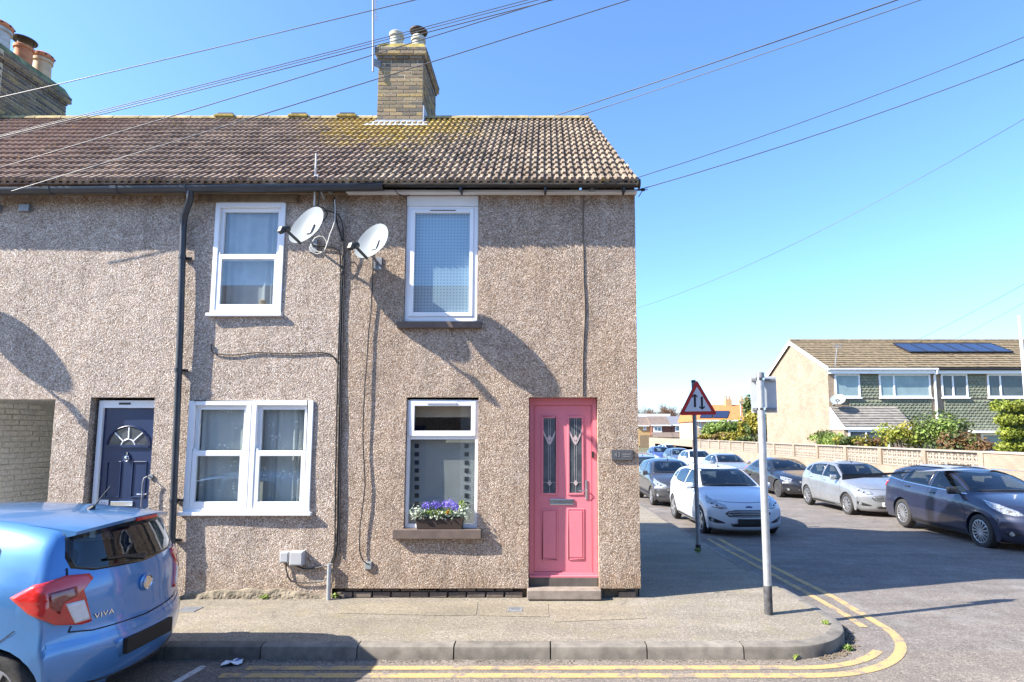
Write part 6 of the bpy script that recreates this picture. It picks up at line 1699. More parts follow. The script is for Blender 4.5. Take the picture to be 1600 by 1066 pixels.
A, B_, C_ = aty(1088.5, 593, Ys), aty(1061, 649, Ys), aty(1121, 648, Ys)
def rounded(P, r, n=6):
    out = []; m = len(P)
    for i in range(m):
        p, a, q = Vector(P[i]), Vector(P[i-1]), Vector(P[(i+1) % m])
        d1 = (a - p).normalized(); d2 = (q - p).normalized(); ang = d1.angle(d2); off = r / math.tan(ang / 2)
        s, e = p + d1 * off, p + d2 * off
        for k in range(n + 1):
            u = k / n; out.append(tuple((s * (1-u) ** 2 + p * 2 * u * (1-u) + e * u * u)))
    return out
tri = [(A.x, A.z), (B_.x, B_.z), (C_.x, C_.z)]; cen = (sum(p[0] for p in tri) / 3, sum(p[1] for p in tri) / 3)
sc = lambda k: [(cen[0] + (p[0] - cen[0]) * k, cen[1] + (p[1] - cen[1]) * k) for p in tri]
def flat(name, poly, y0, y1, mat, par): b = MB(); b.prism(poly, lambda u, v: (u, y0, v), lambda u, v: (u, y1, v)); return b.build(name, mat, par)
so = flat("sign_plate", rounded(sc(1.0), .035), Ys + .001, Ys + .005, M['sign_red'], t)
flat("sign_backing", rounded(sc(.995), .035), Ys + .0055, Ys + .018, M['sign_back'], t)
flat("sign_face", rounded(sc(.70), .010), Ys - .002, Ys + .0, M['sign_white'], so)
def arrow(px, y0, y1, up):
    a, b2 = aty(px, y1, Ys), aty(px, y0, Ys); x = a.x; z0, z1 = a.z, b2.z; w = .019; hw = .048; hh = .062; sw = .030
    if up: poly = [(x - w, z0), (x + w, z0), (x + w, z1 - .045), (x + hw, z1 - hh - .012), (x + hw, z1 - hh + .022), (x, z1), (x - hw, z1 - hh + .022), (x - hw, z1 - hh - .012), (x - w, z1 - .045)]
    else: poly = [(x - w, z1), (x - w, z0 + .045), (x - hw, z0 + hh + .012), (x - hw, z0 + hh - .022), (x, z0), (x + hw, z0 + hh - .022), (x + hw, z0 + hh + .012), (x + w, z0 + .045), (x + w, z1)]
    flat("arrow", poly, Ys - .004, Ys - .0025, M['sign_black'], so)
arrow(1086, 615.5, 636.5, True); arrow(1097, 620, 640.5, False)
for z, hw_ in ((tp.z - .17, .05), (B_.z + .07, .12)): b = MB(); b.box(c.x - hw_, c.x + hw_, Ys + .018, c.y - .03, z - .015, z + .015); b.build("sign_rail", M['steel_dull'], t, .003)

# ================================================================ garden wall with pierced blocks
WX, WTOP = 13.05, 1.38
y_plain = 17.3 - CAM_D
t = thing("garden_wall", (WX, 20, zroad(20)), "long pale garden wall with pierced screen blocks across the side street", "wall")
b = MB()
yA, yB = -1.0, y_plain; ground = lambda y: zroad(y) + .12
b.box(WX, WX + .22, yA, yB, -.35, WTOP - .05); b.build("brick_length", M['wall_brick'], t)
b = MB(); b.box(WX - .03, WX + .25, yA, yB, WTOP - .049, WTOP + .015); b.build("coping", M['screen'], t, .008)
BS = .30; zs0 = WTOP - .05 - 2 * BS - .02
b = MB(); b.box(WX, WX + .22, yB + .002, 62, -.75, zs0); b.build("brick_base", M['wall_brick'], t)
blk = MB(); e = BS / 2 - .006
blk.ring(-e, e, -e, e, .038, .038, .038, .038, 0, .1); blk.box(-.042, .042, .004, .096, -.042, .042)
for s1 in (-1, 1):
    blk.box(-.014, .014, .008, .092, s1 * .042 if s1 > 0 else -e + .038, e - .038 if s1 > 0 else -.042)
    blk.box(s1 * .042 if s1 > 0 else -e + .038, e - .038 if s1 > 0 else -.042, .008, .092, -.014, .014)
    for s2 in (-1, 1): blk.box(min(s1 * .062, s1 * .082) , max(s1 * .062, s1 * .082) + .0, .01, .09, min(s2 * .062, s2 * .112), max(s2 * .062, s2 * .112))
bmesh_ = blk.mesh("screen_block", M['screen'])
y = yB + .02
for p in range(13):
    b = MB(); b.box(WX - .012, WX + .235, y, y + .215, zs0, WTOP - .03); b.build("pier", M['wall_brick'], t, .004); y += .22
    for k in range(8):
        for r in range(2): inst("screen_block", bmesh_, (WX + .06, y + BS / 2, zs0 + .008 + BS * (r + .5)), t, (0, 0, -math.pi / 2))
        y += BS
    y += .0
b = MB(); yy = yB + .02
b.box(WX - .02, WX + .24, yB + .002, y, WTOP - .049, WTOP + .004); b.build("coping", M['screen'], t, .008)
b = MB(); b.box(WX, WX + .2, y + .002, 66, -.75, WTOP); b.build("far_length", M['wall_brick'], t)

# ================================================================ terrace with green hung tiles
YT = 28.0 - CAM_D; XT0 = aty(1294, 600, YT).x; XT1 = aty(1461, 600, YT).x; XT2 = XT1 + (XT1 - XT0) + 3.4
EZ = aty(1380, 574, YT - .25).z; RZ = aty(1380, 533.5, YT + 4.0).z; RYT = YT + 4.0
def tw(px, py, Y=None): return aty(px, py, YT if Y is None else Y)
def tile_roof(parent, x0, x1, y0, z0, y1, z1, n, mat, name="roof"):
    b = MB(); L = math.hypot(y1 - y0, z1 - z0); ny, nz = -(z1 - z0) / L, (y1 - y0) / L
    for i in range(n):
        f0, f1 = i / n, (i + 1.08) / n; th = .05; w = .30; k = 0; x = x0 - (.15 if i % 2 else 0)
        while x < x1 - .01:
            a, c2 = max(x, x0), min(x + w - .006, x1); r1, r2 = random.uniform(-.006, .010), random.uniform(-.008, .008)
            if c2 - a > .03:
                A1 = (y0 + (y1 - y0) * f0, z0 + (z1 - z0) * f0); B1 = (y0 + (y1 - y0) * f1, z0 + (z1 - z0) * f1)
                lo = th + r1; hi = .012
                b.add([(a, A1[0], A1[1]), (c2, A1[0], A1[1]), (c2, A1[0] + ny * lo, A1[1] + nz * lo + r2), (a, A1[0] + ny * lo, A1[1] + nz * lo), (c2, B1[0] + ny * hi, B1[1] + nz * hi), (a, B1[0] + ny * hi, B1[1] + nz * hi)],
                      [(0, 1, 2, 3), (3, 2, 4, 5)])
            x += w
    return raw(name, b.v, b.f, mat, parent)
def far_window(house, x0, x1, z0, z1, Y, mull=(), glass='window_far', fr=.07):
    b = MB(); b.ring(x0, x1, z0, z1, fr, fr, fr, fr, Y - .04, Y + .03)
    for m in mull: b.box(m - fr * .5, m + fr * .5, Y - .04, Y + .03, z0 + fr, z1 - fr)
    w = b.build("window", M['upvc'], house)
    b = MB(); b.box(x0 - .04, x1 + .04, Y - .10, Y - .0, z0 - .07, z0 - .004); b.build("sill", M['upvc'], w)
    xs = [x0 + fr] + [v for m in mull for v in (m - fr * .5, m + fr * .5)] + [x1 - fr]
    for i in range(0, len(xs), 2): b = MB(); b.box(xs[i], xs[i+1], Y - .005, Y + .005, z0 + fr, z1 - fr); b.build("pane", M[glass], w)
    return w
def hung(parent, x0, x1, z0, z1, Y):
    tw_, th = .20, .135; vs = []; fs = []; r = 0; z = z0
    while z < z1 - .02:
        x = x0 - (tw_ / 2 if r % 2 else 0)
        while x < x1:
            a, c2 = max(x, x0), min(x + tw_ - .006, x1)
            if c2 - a > .04:
                zt = min(z + th * 1.15, z1); q = (c2 - a) * .27; o = len(vs); j = random.uniform(-.004, .004)
                yb = Y - .05 + j
                vs += [(a, yb + .012, z + .05), (a + q, yb, z), (c2 - q, yb, z), (c2, yb + .012, z + .05), (c2, Y - .008, zt), (a, Y - .008, zt), (a, Y, z + .05), (a + q, Y, z), (c2 - q, Y, z), (c2, Y, z + .05)]
                fs += [(o, o+1, o+2, o+3, o+4, o+5), (o, o+6, o+7, o+1), (o+1, o+7, o+8, o+2), (o+2, o+8, o+9, o+3)]
            x += tw_
        z += th; r += 1
    o = raw("hung_tiles", vs, fs, M['hung'], parent); o["kind"] = "stuff"; return o
ta = thing("terrace_house", (XT0, YT, -.1), "buff brick gable end house with green hung tiles and a grey porch roof", "house")
b = MB(); b.prism([(YT, -.3), (YT + 8, -.3), (YT + 8, EZ - .1), (RYT, RZ - .12), (YT, EZ - .1)], lambda u, v: (XT0, u, v), lambda u, v: (XT1 - .003, u, v)); b.build("wall", M['buff_brick'], ta)
tile_roof(ta, XT0 - .12, XT1, YT - .3, EZ - .02, RYT, RZ, 14, M['terrace_roof'])
b = MB(); b.prism([(RYT, RZ - .06), (YT + 8.3, EZ - .08), (YT + 8.3, EZ - .02), (RYT, RZ)], lambda u, v: (XT0 - .12, u, v), lambda u, v: (XT1, u, v)); b.build("rear_roof", M['terrace_roof'], ta)
b = MB(); b.tube([(XT0 - .1, RYT, RZ + .02), (XT1, RYT, RZ + .02)], .11, 8); b.build("ridge", M['terrace_roof'], ta)
b = MB(); b.bar((XT0 - .125, YT - .3, EZ - .10), (XT0 - .125, RYT, RZ - .08), .03, .20); b.bar((XT0 - .125, YT + 8.3, EZ - .10), (XT0 - .125, RYT, RZ - .08), .03, .20); b.build("bargeboard", M['upvc'], ta)
fz = tw(1380, 584).z
b = MB(); b.box(XT0 - .1, XT1 - .004, YT - .24, YT - .21, fz - .02, EZ - .05); b.box(XT0 - .02, XT1 - .004, YT - .21, YT, fz - .02, fz); b.build("fascia", M['upvc'], ta)
b = MB(); b.tube([(XT0 - .1, YT - .30, EZ - .10), (XT1, YT - .30, EZ - .10)], .055, 8); b.build("gutter", M['upvc'], ta)
zB = tw(1400, 672).z
hung(ta, tw(1343, 600).x + .02, tw(1372, 600).x - .02, tw(1, 622).z, fz - .03, YT); hung(ta, tw(1344, 600).x - .6, tw(1453, 600).x, zB, tw(1, 622).z - .08, YT)
far_window(ta, tw(1304, 600).x, tw(1343, 600).x, tw(1, 621).z, tw(1, 585).z, YT - .02)
far_window(ta, tw(1373, 600).x, tw(1453, 600).x, tw(1, 621).z, tw(1, 585).z, YT - .02, [tw(1396, 600).x])
# porch
px0, px1 = XT0 + .02, tw(1400, 650).x; pzt, pzb = tw(1300, 636).z, tw(1330, 667, YT - 1.3).z
tile_roof(ta, px0, px1, YT - 1.3, pzb, YT - .06, pzt, 8, M['porch_roof'], "porch_roof")
b = MB(); b.prism([(YT - 1.3, pzb - .12), (YT - .02, pzb - .12), (YT - .02, pzt - .02), (YT - 1.3, pzb - .03)], lambda u, v: (px0 - .03, u, v), lambda u, v: (px0 + .02, u, v)); b.build("porch_cheek", M['upvc'], ta)
b = MB(); b.box(px0, px1, YT - 1.33, YT - 1.30, pzb - .14, pzb - .005); b.build("porch_fascia", M['upvc'], ta)
b = MB(); b.box(px0 + .02, px1 - .02, YT - 1.2, YT - .05, -.3, pzb - .13); b.build("porch_wall", M['buff_brick'], ta)
far_window(ta, tw(1325, 680, YT - 1.2).x, tw(1388, 680, YT - 1.2).x, .6, pzb - .16, YT - 1.24, [tw(1352, 680, YT - 1.2).x], 'window_dark')
b = MB(); b.tube([(XT1 - .05, YT - .30, EZ - .14), (XT1 - .05, YT - .26, EZ - .3), (XT1 - .05, YT - .08, fz - .08), (XT1 - .05, YT - .08, 0)], .06, 8); b.build("downpipe", M['upvc'], ta, smooth=50)
tb = thing("terrace_house", (XT1, YT, -.1), "second terrace house with solar panels on its roof and a white porch door", "house")
b = MB(); b.prism([(YT + .002, -.3), (YT + 8, -.3), (YT + 8, EZ - .1), (RYT, RZ - .12), (YT + .002, EZ - .1)], lambda u, v: (XT1, u, v), lambda u, v: (XT2, u, v)); b.build("wall", M['buff_brick'], tb)
tile_roof(tb, XT1 + .003, XT2, YT - .3, EZ - .02, RYT, RZ, 14, M['terrace_roof'])
b = MB(); b.tube([(XT1, RYT, RZ + .02), (XT2, RYT, RZ + .02)], .11, 8); b.build("ridge", M['terrace_roof'], tb)
b = MB(); b.prism([(RYT, RZ - .06), (YT + 8.3, EZ - .08), (YT + 8.3, EZ - .02), (RYT, RZ)], lambda u, v: (XT1, u, v), lambda u, v: (XT2, u, v)); b.build("rear_roof", M['terrace_roof'], tb)
b = MB(); b.box(XT1 + .004, XT2, YT - .24, YT - .21, fz - .02, EZ - .05); b.box(XT1 + .004, XT2, YT - .21, YT, fz - .02, fz); b.build("fascia", M['upvc'], tb)
b = MB(); b.tube([(XT1, YT - .30, EZ - .10), (XT2, YT - .30, EZ - .10)], .055, 8); b.build("gutter", M['gutter_black'], tb)
hung(tb, tw(1511, 600).x + .03, tw(1541, 600).x - .03, tw(1, 622).z, fz - .03, YT); hung(tb, tw(1472, 600).x, XT2, zB, tw(1, 622).z - .08, YT)
far_window(tb, tw(1470, 600).x, tw(1511, 600).x, tw(1, 621).z, tw(1, 585).z, YT - .02, [tw(1488, 600).x], 'window_dark')
far_window(tb, tw(1542, 600).x, tw(1608, 600).x, tw(1, 621).z, tw(1, 585).z, YT - .02, [tw(1562, 600).x], 'window_dark')
b = MB(); b.box(tw(1512, 680).x, tw(1572, 680).x, YT - .5, YT - .04, zB - .14, zB - .03); b.build("door_canopy", M['upvc'], tb)
d0, d1 = tw(1532, 690).x, tw(1568, 690).x
b = MB(); b.ring(d0, d1, 0, zB - .16, .11, .11, .2, .10, YT - .08, YT - .01); dd_ = b.build("porch_door", M['upvc'], tb)
b = MB(); b.box(d0 + .11, d1 - .11, YT - .05, YT - .03, .2, zB - .26); b.build("pane", M['window_far'], dd_)
# solar panels lie just off the roof slope
nrm = Vector((0, -(RZ - EZ), RYT - YT + .3)).normalized()
def on_roof(px, py, lift=.14):
    d = ray(px, py); o = Vector((0, -CAM_D, EYE)); p0 = Vector((0, RYT, RZ)) + nrm * lift
    return o + d * ((p0 - o).dot(nrm) / d.dot(nrm))
TL, TR, BL, BR_ = on_roof(1398, 537), on_roof(1548, 536), on_roof(1421, 550), on_roof(1582, 549)
slv = (BL + BR_) / 2 - (TL + TR) / 2; slv = Vector((0, slv.y, slv.z)); xl = (TL.x + BL.x) / 2; xr = (TR.x + BR_.x) / 2; n = 6; pw = (xr - xl) / n
p_top = Vector((0, (TL.y + TR.y) / 2, (TL.z + TR.z) / 2))
for k in range(n):
    x0 = xl + k * pw + .012; x1 = xl + (k + 1) * pw - .012; q = [Vector((x0, 0, 0)) + p_top, Vector((x1, 0, 0)) + p_top, Vector((x1, 0, 0)) + p_top + slv, Vector((x0, 0, 0)) + p_top + slv]
    b = MB(); b.add([*q, *[p - nrm * .05 for p in q]], [(0, 1, 2, 3), (4, 5, 6, 7), (0, 1, 5, 4), (1, 2, 6, 5), (2, 3, 7, 6), (3, 0, 4, 7)]); sp_ = b.build("solar_panel", M['solar'], tb); b = MB()
    for e0, e1 in ((0, 1), (1, 2), (2, 3), (3, 0)): b.bar(q[e0] + nrm * .006, q[e1] + nrm * .006, .03, .02)
    b.build("panel_frame", M['black'], sp_)
# dish and aerial of the gable house
dc = tw(1309, 624, YT - .5); t = thing("satellite_dish", (dc.x, YT, dc.z - .5), "far satellite dish above the grey porch roof", "satellite dish")
n_ = Vector((-.40, -.62, .68)).normalized(); u_ = Vector((0, 0, 1)).cross(n_).normalized(); v_ = n_.cross(u_)
b = MB(); vs = [dc - n_ * .09]; fs = []
for i in range(1, 5):
    for k in range(20): a = k * math.pi / 10; r_ = i / 4; vs.append(dc + (u_ * math.cos(a) + v_ * math.sin(a)) * (.34 * r_) + n_ * (.09 * (r_ * r_ - 1)))
for k in range(20): fs.append((0, 1 + k, 1 + (k + 1) % 20))
for i in range(3):
    for k in range(20): fs.append((1 + i*20 + k, 1 + i*20 + (k+1) % 20, 21 + i*20 + (k+1) % 20, 21 + i*20 + k))
raw("reflector", vs, fs, M['dish'], t, True)
b = MB(); b.bar(dc - v_ * .34, dc + n_ * .22 - v_ * .34, .025, .025); b.bar(dc - n_ * .1, (dc.x, YT, dc.z - .25), .05, .05); b.build("arm", M['steel_dull'], t)
pa_, pb2 = tw(1303, 590, YT - .15), tw(1308, 541, YT - .15)
t = thing("television_aerial", (pa_.x, YT, pa_.z), "thin roof aerial at the eaves of the gable end house", "aerial")
b = MB(); b.tube([pa_, pb2], .02, 6); b.build("mast", M['steel_dull'], t)
b = MB(); b.bar(pb2 + Vector((-.2, 0, 0)), pb2 + Vector((.25, 0, .04)), .025, .025)
for k in range(4): q = pb2 + Vector((-.15 + k * .11, 0, 0)); b.bar(q - Vector((0, 0, .12)), q + Vector((0, 0, .12)), .014, .014)
b.build("element", M['steel_dull'], t)
b = MB(); b.tube([aty(1598, 560, 12), aty(1598, 494, 12)], .05, 10); b.v = [(x, y, z) for x, y, z in b.v]
q = aty(1598, 560, 12)
b = MB(); b.tube([(q.x, 12, -.2), (q.x, 12, aty(1598, 494, 12).z)], [.06, .045], 12); b.lathe([(.055, -.05), (.06, 0), (0, .02)], (q.x, 12, aty(1598, 494, 12).z), 'z', 12)
tag(b.build("lamp_column", M['upvc'], None, smooth=50), "white column cut by the right picture edge", "post")

# ================================================================ planting behind the wall
def shrub(name, px, py, dep, w, h, d, parts, label, cat="shrub", group=None, seed=1, size=.11, n=900, trunk=True):
    """px,py: middle of the crown; dep: metres from the camera plane"""
    Y = dep - CAM_D; c = aty(px, py, Y); g0 = -.05
    t = thing(name, (c.x, Y, g0), label, cat, group=group)
    rn = random.Random(seed); bl = []
    for k in range(9): bl.append((c.x + rn.uniform(-.5, .5) * w * .7, Y + rn.uniform(-.5, .5) * d * .7, c.z + rn.uniform(-.5, .5) * h * .6, w * rn.uniform(.2, .34), d * rn.uniform(.2, .34), h * rn.uniform(.2, .34)))
    for i, (mt_, fr) in enumerate(parts):
        sub = bl if len(parts) == 1 else [q for k, q in enumerate(bl) if k % len(parts) == i or k % 4 == i]
        leaf_cloud("crown", M[mt_], t, sub, int(n * fr), size, seed * 7 + i)
    if trunk:
        b = MB()
        for k in range(4): q = bl[k]; b.tube([(c.x + rn.uniform(-.1, .1), Y, g0), ((c.x + q[0]) / 2, (Y + q[1]) / 2, (g0 + q[2]) / 2), q[:3]], [.05, .035, .012], 6)
        b.build("trunk", M['bark'], t)
    return t
shrub("shrub", 1478, 682, 22.0, 2.3, 2.0, 1.6, [('leaf_green', .6), ('leaf_fresh', .4)], "tall dark green shrub in the middle of the front garden", seed=11, n=2200, size=.10)
shrub("shrub", 1512, 692, 20.6, 1.6, 1.3, 1.2, [('leaf_red', .8), ('leaf_green', .3)], "bronze red tinted shrub right of the tall green one", seed=12, n=1500, size=.09)
shrub("shrub", 1415, 684, 22.5, 1.9, 1.2, 1.4, [('leaf_yellow', .6), ('leaf_lime', .4)], "yellow green shrub left of the tall green one", seed=13, n=1500, size=.09)
shrub("shrub", 1362, 690, 25.0, 1.5, .6, 1.0, [('leaf_yellow', .4), ('leaf_red', .5)], "low golden brown shrub below the porch window", seed=14, n=700, size=.09)
shrub("shrub", 1283, 685, 28.3, .45, .8, 3.0, [('leaf_fresh', .8), ('leaf_green', .3)], "low green shrub against the foot of the brick gable", seed=15, n=1100, size=.09)
shrub("shrub", 1322, 689, 26.0, 1.2, .5, .8, [('leaf_green', .8), ('leaf_yellow', .3)], "small dark green shrub left of the golden brown one", seed=16, n=600, size=.09)
# clipped lime hedge at the right edge
Yh = 19.0 - CAM_D; hx0, hx1 = aty(1569, 660, Yh).x, aty(1660, 660, Yh).x; hz1 = aty(1590, 629, Yh).z
t = thing("hedge", (hx0 + 1, Yh, -.05), "clipped lime green hedge at the right picture edge", "hedge")
rn = random.Random(8); bl = []
for i in range(9):
    for j in range(7): bl.append((hx0 + .12 + i * (hx1 - hx0 - .24) / 8, Yh + .3 + rn.uniform(-.12, .12), .1 + j * (hz1 - .2) / 6, .18, .30, .22))
leaf_cloud("foliage", M['leaf_lime'], t, bl, 11000, .075, 31); b = MB(); b.box(hx0 + .25, hx1 - .1, Yh + .32, Yh + .5, -.1, hz1 - .25); b.build("hedge_core", M['leaf_green'], t)
# shrubs and trees farther up the street
shrub("shrub", 1135, 676, 52, 4.4, 2.2, 2.0, [('leaf_fresh', .6), ('leaf_green', .4)], "bright green shrubbery beyond the wall right of the triangular sign", seed=21, n=1600, size=.22)
shrub("shrub", 1120, 684, 50, 3.6, .9, 1.2, [('leaf_yellow', .8), ('leaf_red', .2)], "low yellow shrub in front of the bright green shrubbery", seed=22, n=900, size=.2)
shrub("shrub", 1176, 688, 44, 2.4, .7, 1.2, [('leaf_green', 1.)], "low dark green shrub beside the near sign post", seed=23, n=800, size=.16)
shrub("conifer_tree", 1172, 655, 48, 1.8, 3.4, 1.6, [('leaf_green', .6), ('leaf_yellow', .4)], "tall dark evergreen tree left of the near sign post", "tree", seed=24, n=1800, size=.2)
shrub("palm_tree", 1189, 663, 42, 1.9, 2.2, 1.6, [('leaf_yellow', .8), ('leaf_green', .3)], "yellowish spiky tree partly behind the near sign post", "tree", seed=25, n=1100, size=.26)

# ================================================================ houses at the end of the street
def far_house(px0, px1, eave, ridge, base, dep, wm, rm, label, wins, lower=None, depth=8):
    Y = dep - CAM_D; A = aty(px0, eave, Y); B2 = aty(px1, eave, Y); zr = aty(px0, ridge, Y + depth / 2).z; z0 = aty(px0, base, Y).z - .5
    t = thing("far_house", ((A.x + B2.x) / 2, Y, z0), label, "house")
    b = MB(); b.box(A.x, B2.x, Y, Y + depth, z0, A.z); b.build("wall", wm, t)
    b = MB(); b.prism([(Y - .4, A.z - .1), (Y + depth / 2, zr), (Y + depth + .4, A.z - .1), (Y + depth + .4, A.z - .25), (Y - .4, A.z - .25)], lambda u, v: (A.x - .2, u, v), lambda u, v: (B2.x + .2, u, v)); b.build("roof", rm, t)
    b = MB(); b.box(A.x - .2, B2.x + .2, Y - .45, Y - .405, A.z - .28, A.z - .05); b.build("fascia", M['upvc'], t)
    if lower:
        zl = aty(px0, lower[0], Y).z
        b = MB(); b.box(A.x + .1, B2.x - .1, Y - 1.4, Y - .01, z0, zl); b.build("ground_storey", lower[1], t)
        b = MB(); b.prism([(Y - 1.7, zl - .05), (Y - .02, zl + .9), (Y - .02, zl - .05)], lambda u, v: (A.x - .02, u, v), lambda u, v: (B2.x - .02, u, v)); b.build("lean_to_roof", M['far_roof'], t)
    for (a, b1, c2, d2, gl) in wins:
        yy = Y - (1.45 if lower and c2 > lower[0] else .03); q0 = aty(a, d2, yy); q1 = aty(b1, c2, yy)
        far_window(t, q0.x, q1.x, q0.z, q1.z, yy, [(q0.x + q1.x) / 2] if b1 - a > 6 else [], gl, .22)
    return t
far_house(1018.5, 1049, 663.5, 650.5, 693, 110, M['far_brick'], M['far_roof'], "far brick house with a brown roof at the end of the side street", [(1021, 1034, 666, 675, 'window_far'), (1042, 1048, 685, 693, 'window_dark')], (683, M['far_buff']))
far_house(1049.5, 1087, 663, 650.5, 694, 110, M['far_brick'], M['far_roof2'], "far brick house with a slate grey roof beside the sign post", [(1055, 1069, 665, 674.5, 'window_far'), (1081, 1087, 665, 674, 'window_far'), (1057, 1069, 685, 692, 'window_dark')], (683, M['far_buff']))
far_house(994, 1018, 664, 651, 693, 112, M['far_buff'], M['far_roof'], "far buff house just right of the end house corner", [(1005, 1010, 665, 672, 'window_far')])
oh = far_house(1084, 1172, 656, 632.5, 690, 84, M['far_cream'], M['orange_roof'], "far cream house with a bright orange roof and solar panels", [(1092, 1095, 657.5, 668, 'window_far'), (1104, 1107.5, 657, 668, 'window_far'), (1112, 1130, 656.5, 662, 'window_far')], None, 9)
Yo = 84 - CAM_D
for (a, b1, c2, d2) in ((1137, 627, .8, 0), (1163, 627.5, 1.3, 1)):
    q = aty(a, b1, Yo + 4.5); b = MB(); b.box(q.x - c2 * .6, q.x + c2 * .6, Yo + 4, Yo + 5, q.z - 1.2, q.z + .3)
    co = b.build("chimney", M['far_buff'], oh)
    for k in (-.3, .3): b = MB(); b.lathe([(.14, 0), (.12, .5), (.15, .55), (0, .55)], (q.x + k * c2, Yo + 4.5, q.z + .3), 'z', 8); b.build("pot", M['terracotta'], co)
o0 = aty(1084, 656, Yo); zr = aty(1084, 632.5, Yo + 4.5).z; zA = o0.z - .1
for (x0_, x1_) in ((1093, 1112), (1114, 1136)):
    def onr(px, f): 
        Yq = Yo - .4 + 4.9 * f; X = aty(px, 650, Yq).x; return Vector((X, Yq - .05, zA + (zr - zA) * f + .12))
    q = [onr(x0_, .12), onr(x1_, .12), onr(x1_ + 4, .55), onr(x0_ + 4, .55)]
    for p in q: pass
    b = MB(); b.add([*q, *[p - Vector((0, -.03, .08)) for p in q]], [(0, 1, 2, 3), (4, 5, 6, 7), (0, 1, 5, 4), (1, 2, 6, 5), (2, 3, 7, 6), (3, 0, 4, 7)]); b.build("solar_panel", M['solar'], oh)
# low garage block and flat roofs beyond
Yg = 135 - CAM_D; q0, q1 = aty(992, 652, Yg), aty(1044, 647, Yg)
t = thing("far_building", ((q0.x + q1.x) / 2, Yg, -.5), "long flat white roofed building far behind the brick houses", "building")
b = MB(); b.box(q0.x, q1.x, Yg, Yg + 12, -.6, q1.z - .6); b.build("wall", M['far_cream'], t); b = MB(); b.box(q0.x - .4, q1.x + .4, Yg - .4, Yg + 12.4, q1.z - .6, q1.z); b.build("flat_roof", M['upvc'], t)
# bare winter trees on the skyline
def bare_tree(px, top, dep, w, mat, label, seed):
    Y = dep - CAM_D; c = aty(px, top, Y); t = thing("bare_tree", (c.x, Y, -.5), label, "tree", group="bare trees on the skyline")
    rn = random.Random(seed); h = c.z; b = MB(); b.tube([(c.x, Y, -.6), (c.x, Y, h * .5)], [.35, .2], 7); b.build("trunk", M['bark'], t)
    vs = []; fs = []
    def twig(p, d, L, r, lev):
        e = p + d * L; s = d.cross(Vector((0, 1, 0)))
        if s.length < .1: s = Vector((1, 0, 0))
        s.normalize(); u = d.cross(s).normalized()
        for ax in (s, u):
            k = len(vs); vs.extend([p - ax * r, p + ax * r, e + ax * r * .5, e - ax * r * .5]); fs.append((k, k+1, k+2, k+3))
        if lev == 0: return
        for q in range(4 if lev > 1 else 5):
            nd = (d + Vector((rn.uniform(-1, 1), rn.uniform(-1, 1), rn.uniform(-.5, .8))) * .75).normalized()
            twig(p + d * L * rn.uniform(.45, 1.0), nd, L * rn.uniform(.5, .72), r * .6, lev - 1)
    for k in range(7):
        a = rn.uniform(0, 6.28); d = Vector((math.cos(a) * w * .13, math.sin(a) * .6, 1)).normalized()
        twig(Vector((c.x, Y, h * rn.uniform(.25, .45))), d, h * .28, .10, 4)
    raw("crown", vs, fs, M[mat], t)
bare_tree(1006, 632, 190, 7, 'twig', "bare grey tree at the end house corner, leftmost on the skyline", 1)
bare_tree(1022, 625, 200, 9, 'twig', "tall bare grey tree behind the far brick house", 2)
bare_tree(1048, 625, 180, 10, 'twig_red', "russet bare tree left of the triangular sign", 3)
bare_tree(1037, 629, 205, 9, 'twig', "bare grey tree between the tall one and the russet one", 4)
bare_tree(1062, 628, 185, 8, 'twig_red', "russet bare tree just behind the triangular sign edge", 5)
bare_tree(1110, 632, 200, 9, 'twig', "pale bare tree showing right of the triangular sign", 6)
bare_tree(1014, 633, 185, 8, 'twig_red', "low russet bare tree near the end house corner", 7)
Yl = 66 - CAM_D; q = aty(1157, 629, Yl)
t = thing("street_lamp", (q.x, Yl, -.5), "slim distant street lamp in front of the orange roofed house", "street lamp")
b = MB(); b.tube([(q.x, Yl, -.6), (q.x, Yl, q.z)], [.10, .06], 8); b.build("column", M['steel'], t); b = MB(); b.box(q.x - .22, q.x + .3, Yl - .12, Yl + .12, q.z, q.z + .12); b.build("lantern", M['steel_dull'], t)
q = aty(1170, 647, Yl - 12)
b = MB(); b.tube([(q.x, Yl - 12, -.6), (q.x, Yl - 12, q.z)], .035, 8); b.tube([(q.x - 1.2, Yl - 12, -.6), (q.x - 1.2, Yl - 12, 1.5)], .035, 8)
for k in range(4): b.bar((q.x - 1.2, Yl - 12, .5 + k * .35), (q.x, Yl - 12, .5 + k * .35), .05, .05)
tag(b.build("garden_gate", M['steel_dull'], None), "thin pale railings and post behind the wall beside the green shrubbery", "railing")
t = thing("timber_fence", (3.2, 60 - CAM_D, -.5), "brown garden fence at the foot of the far houses", "fence")
Yf = 92 - CAM_D; fx0, fx1 = aty(1000, 690, Yf).x, aty(1018, 690, Yf).x; x = fx0
while x < fx1:
    b = MB(); b.box(x, x + .28, Yf, Yf + .04, -.4, aty(1005, 680, Yf).z + random.uniform(-.03, .03)); b.build("board", M['wood'], t); x += .3

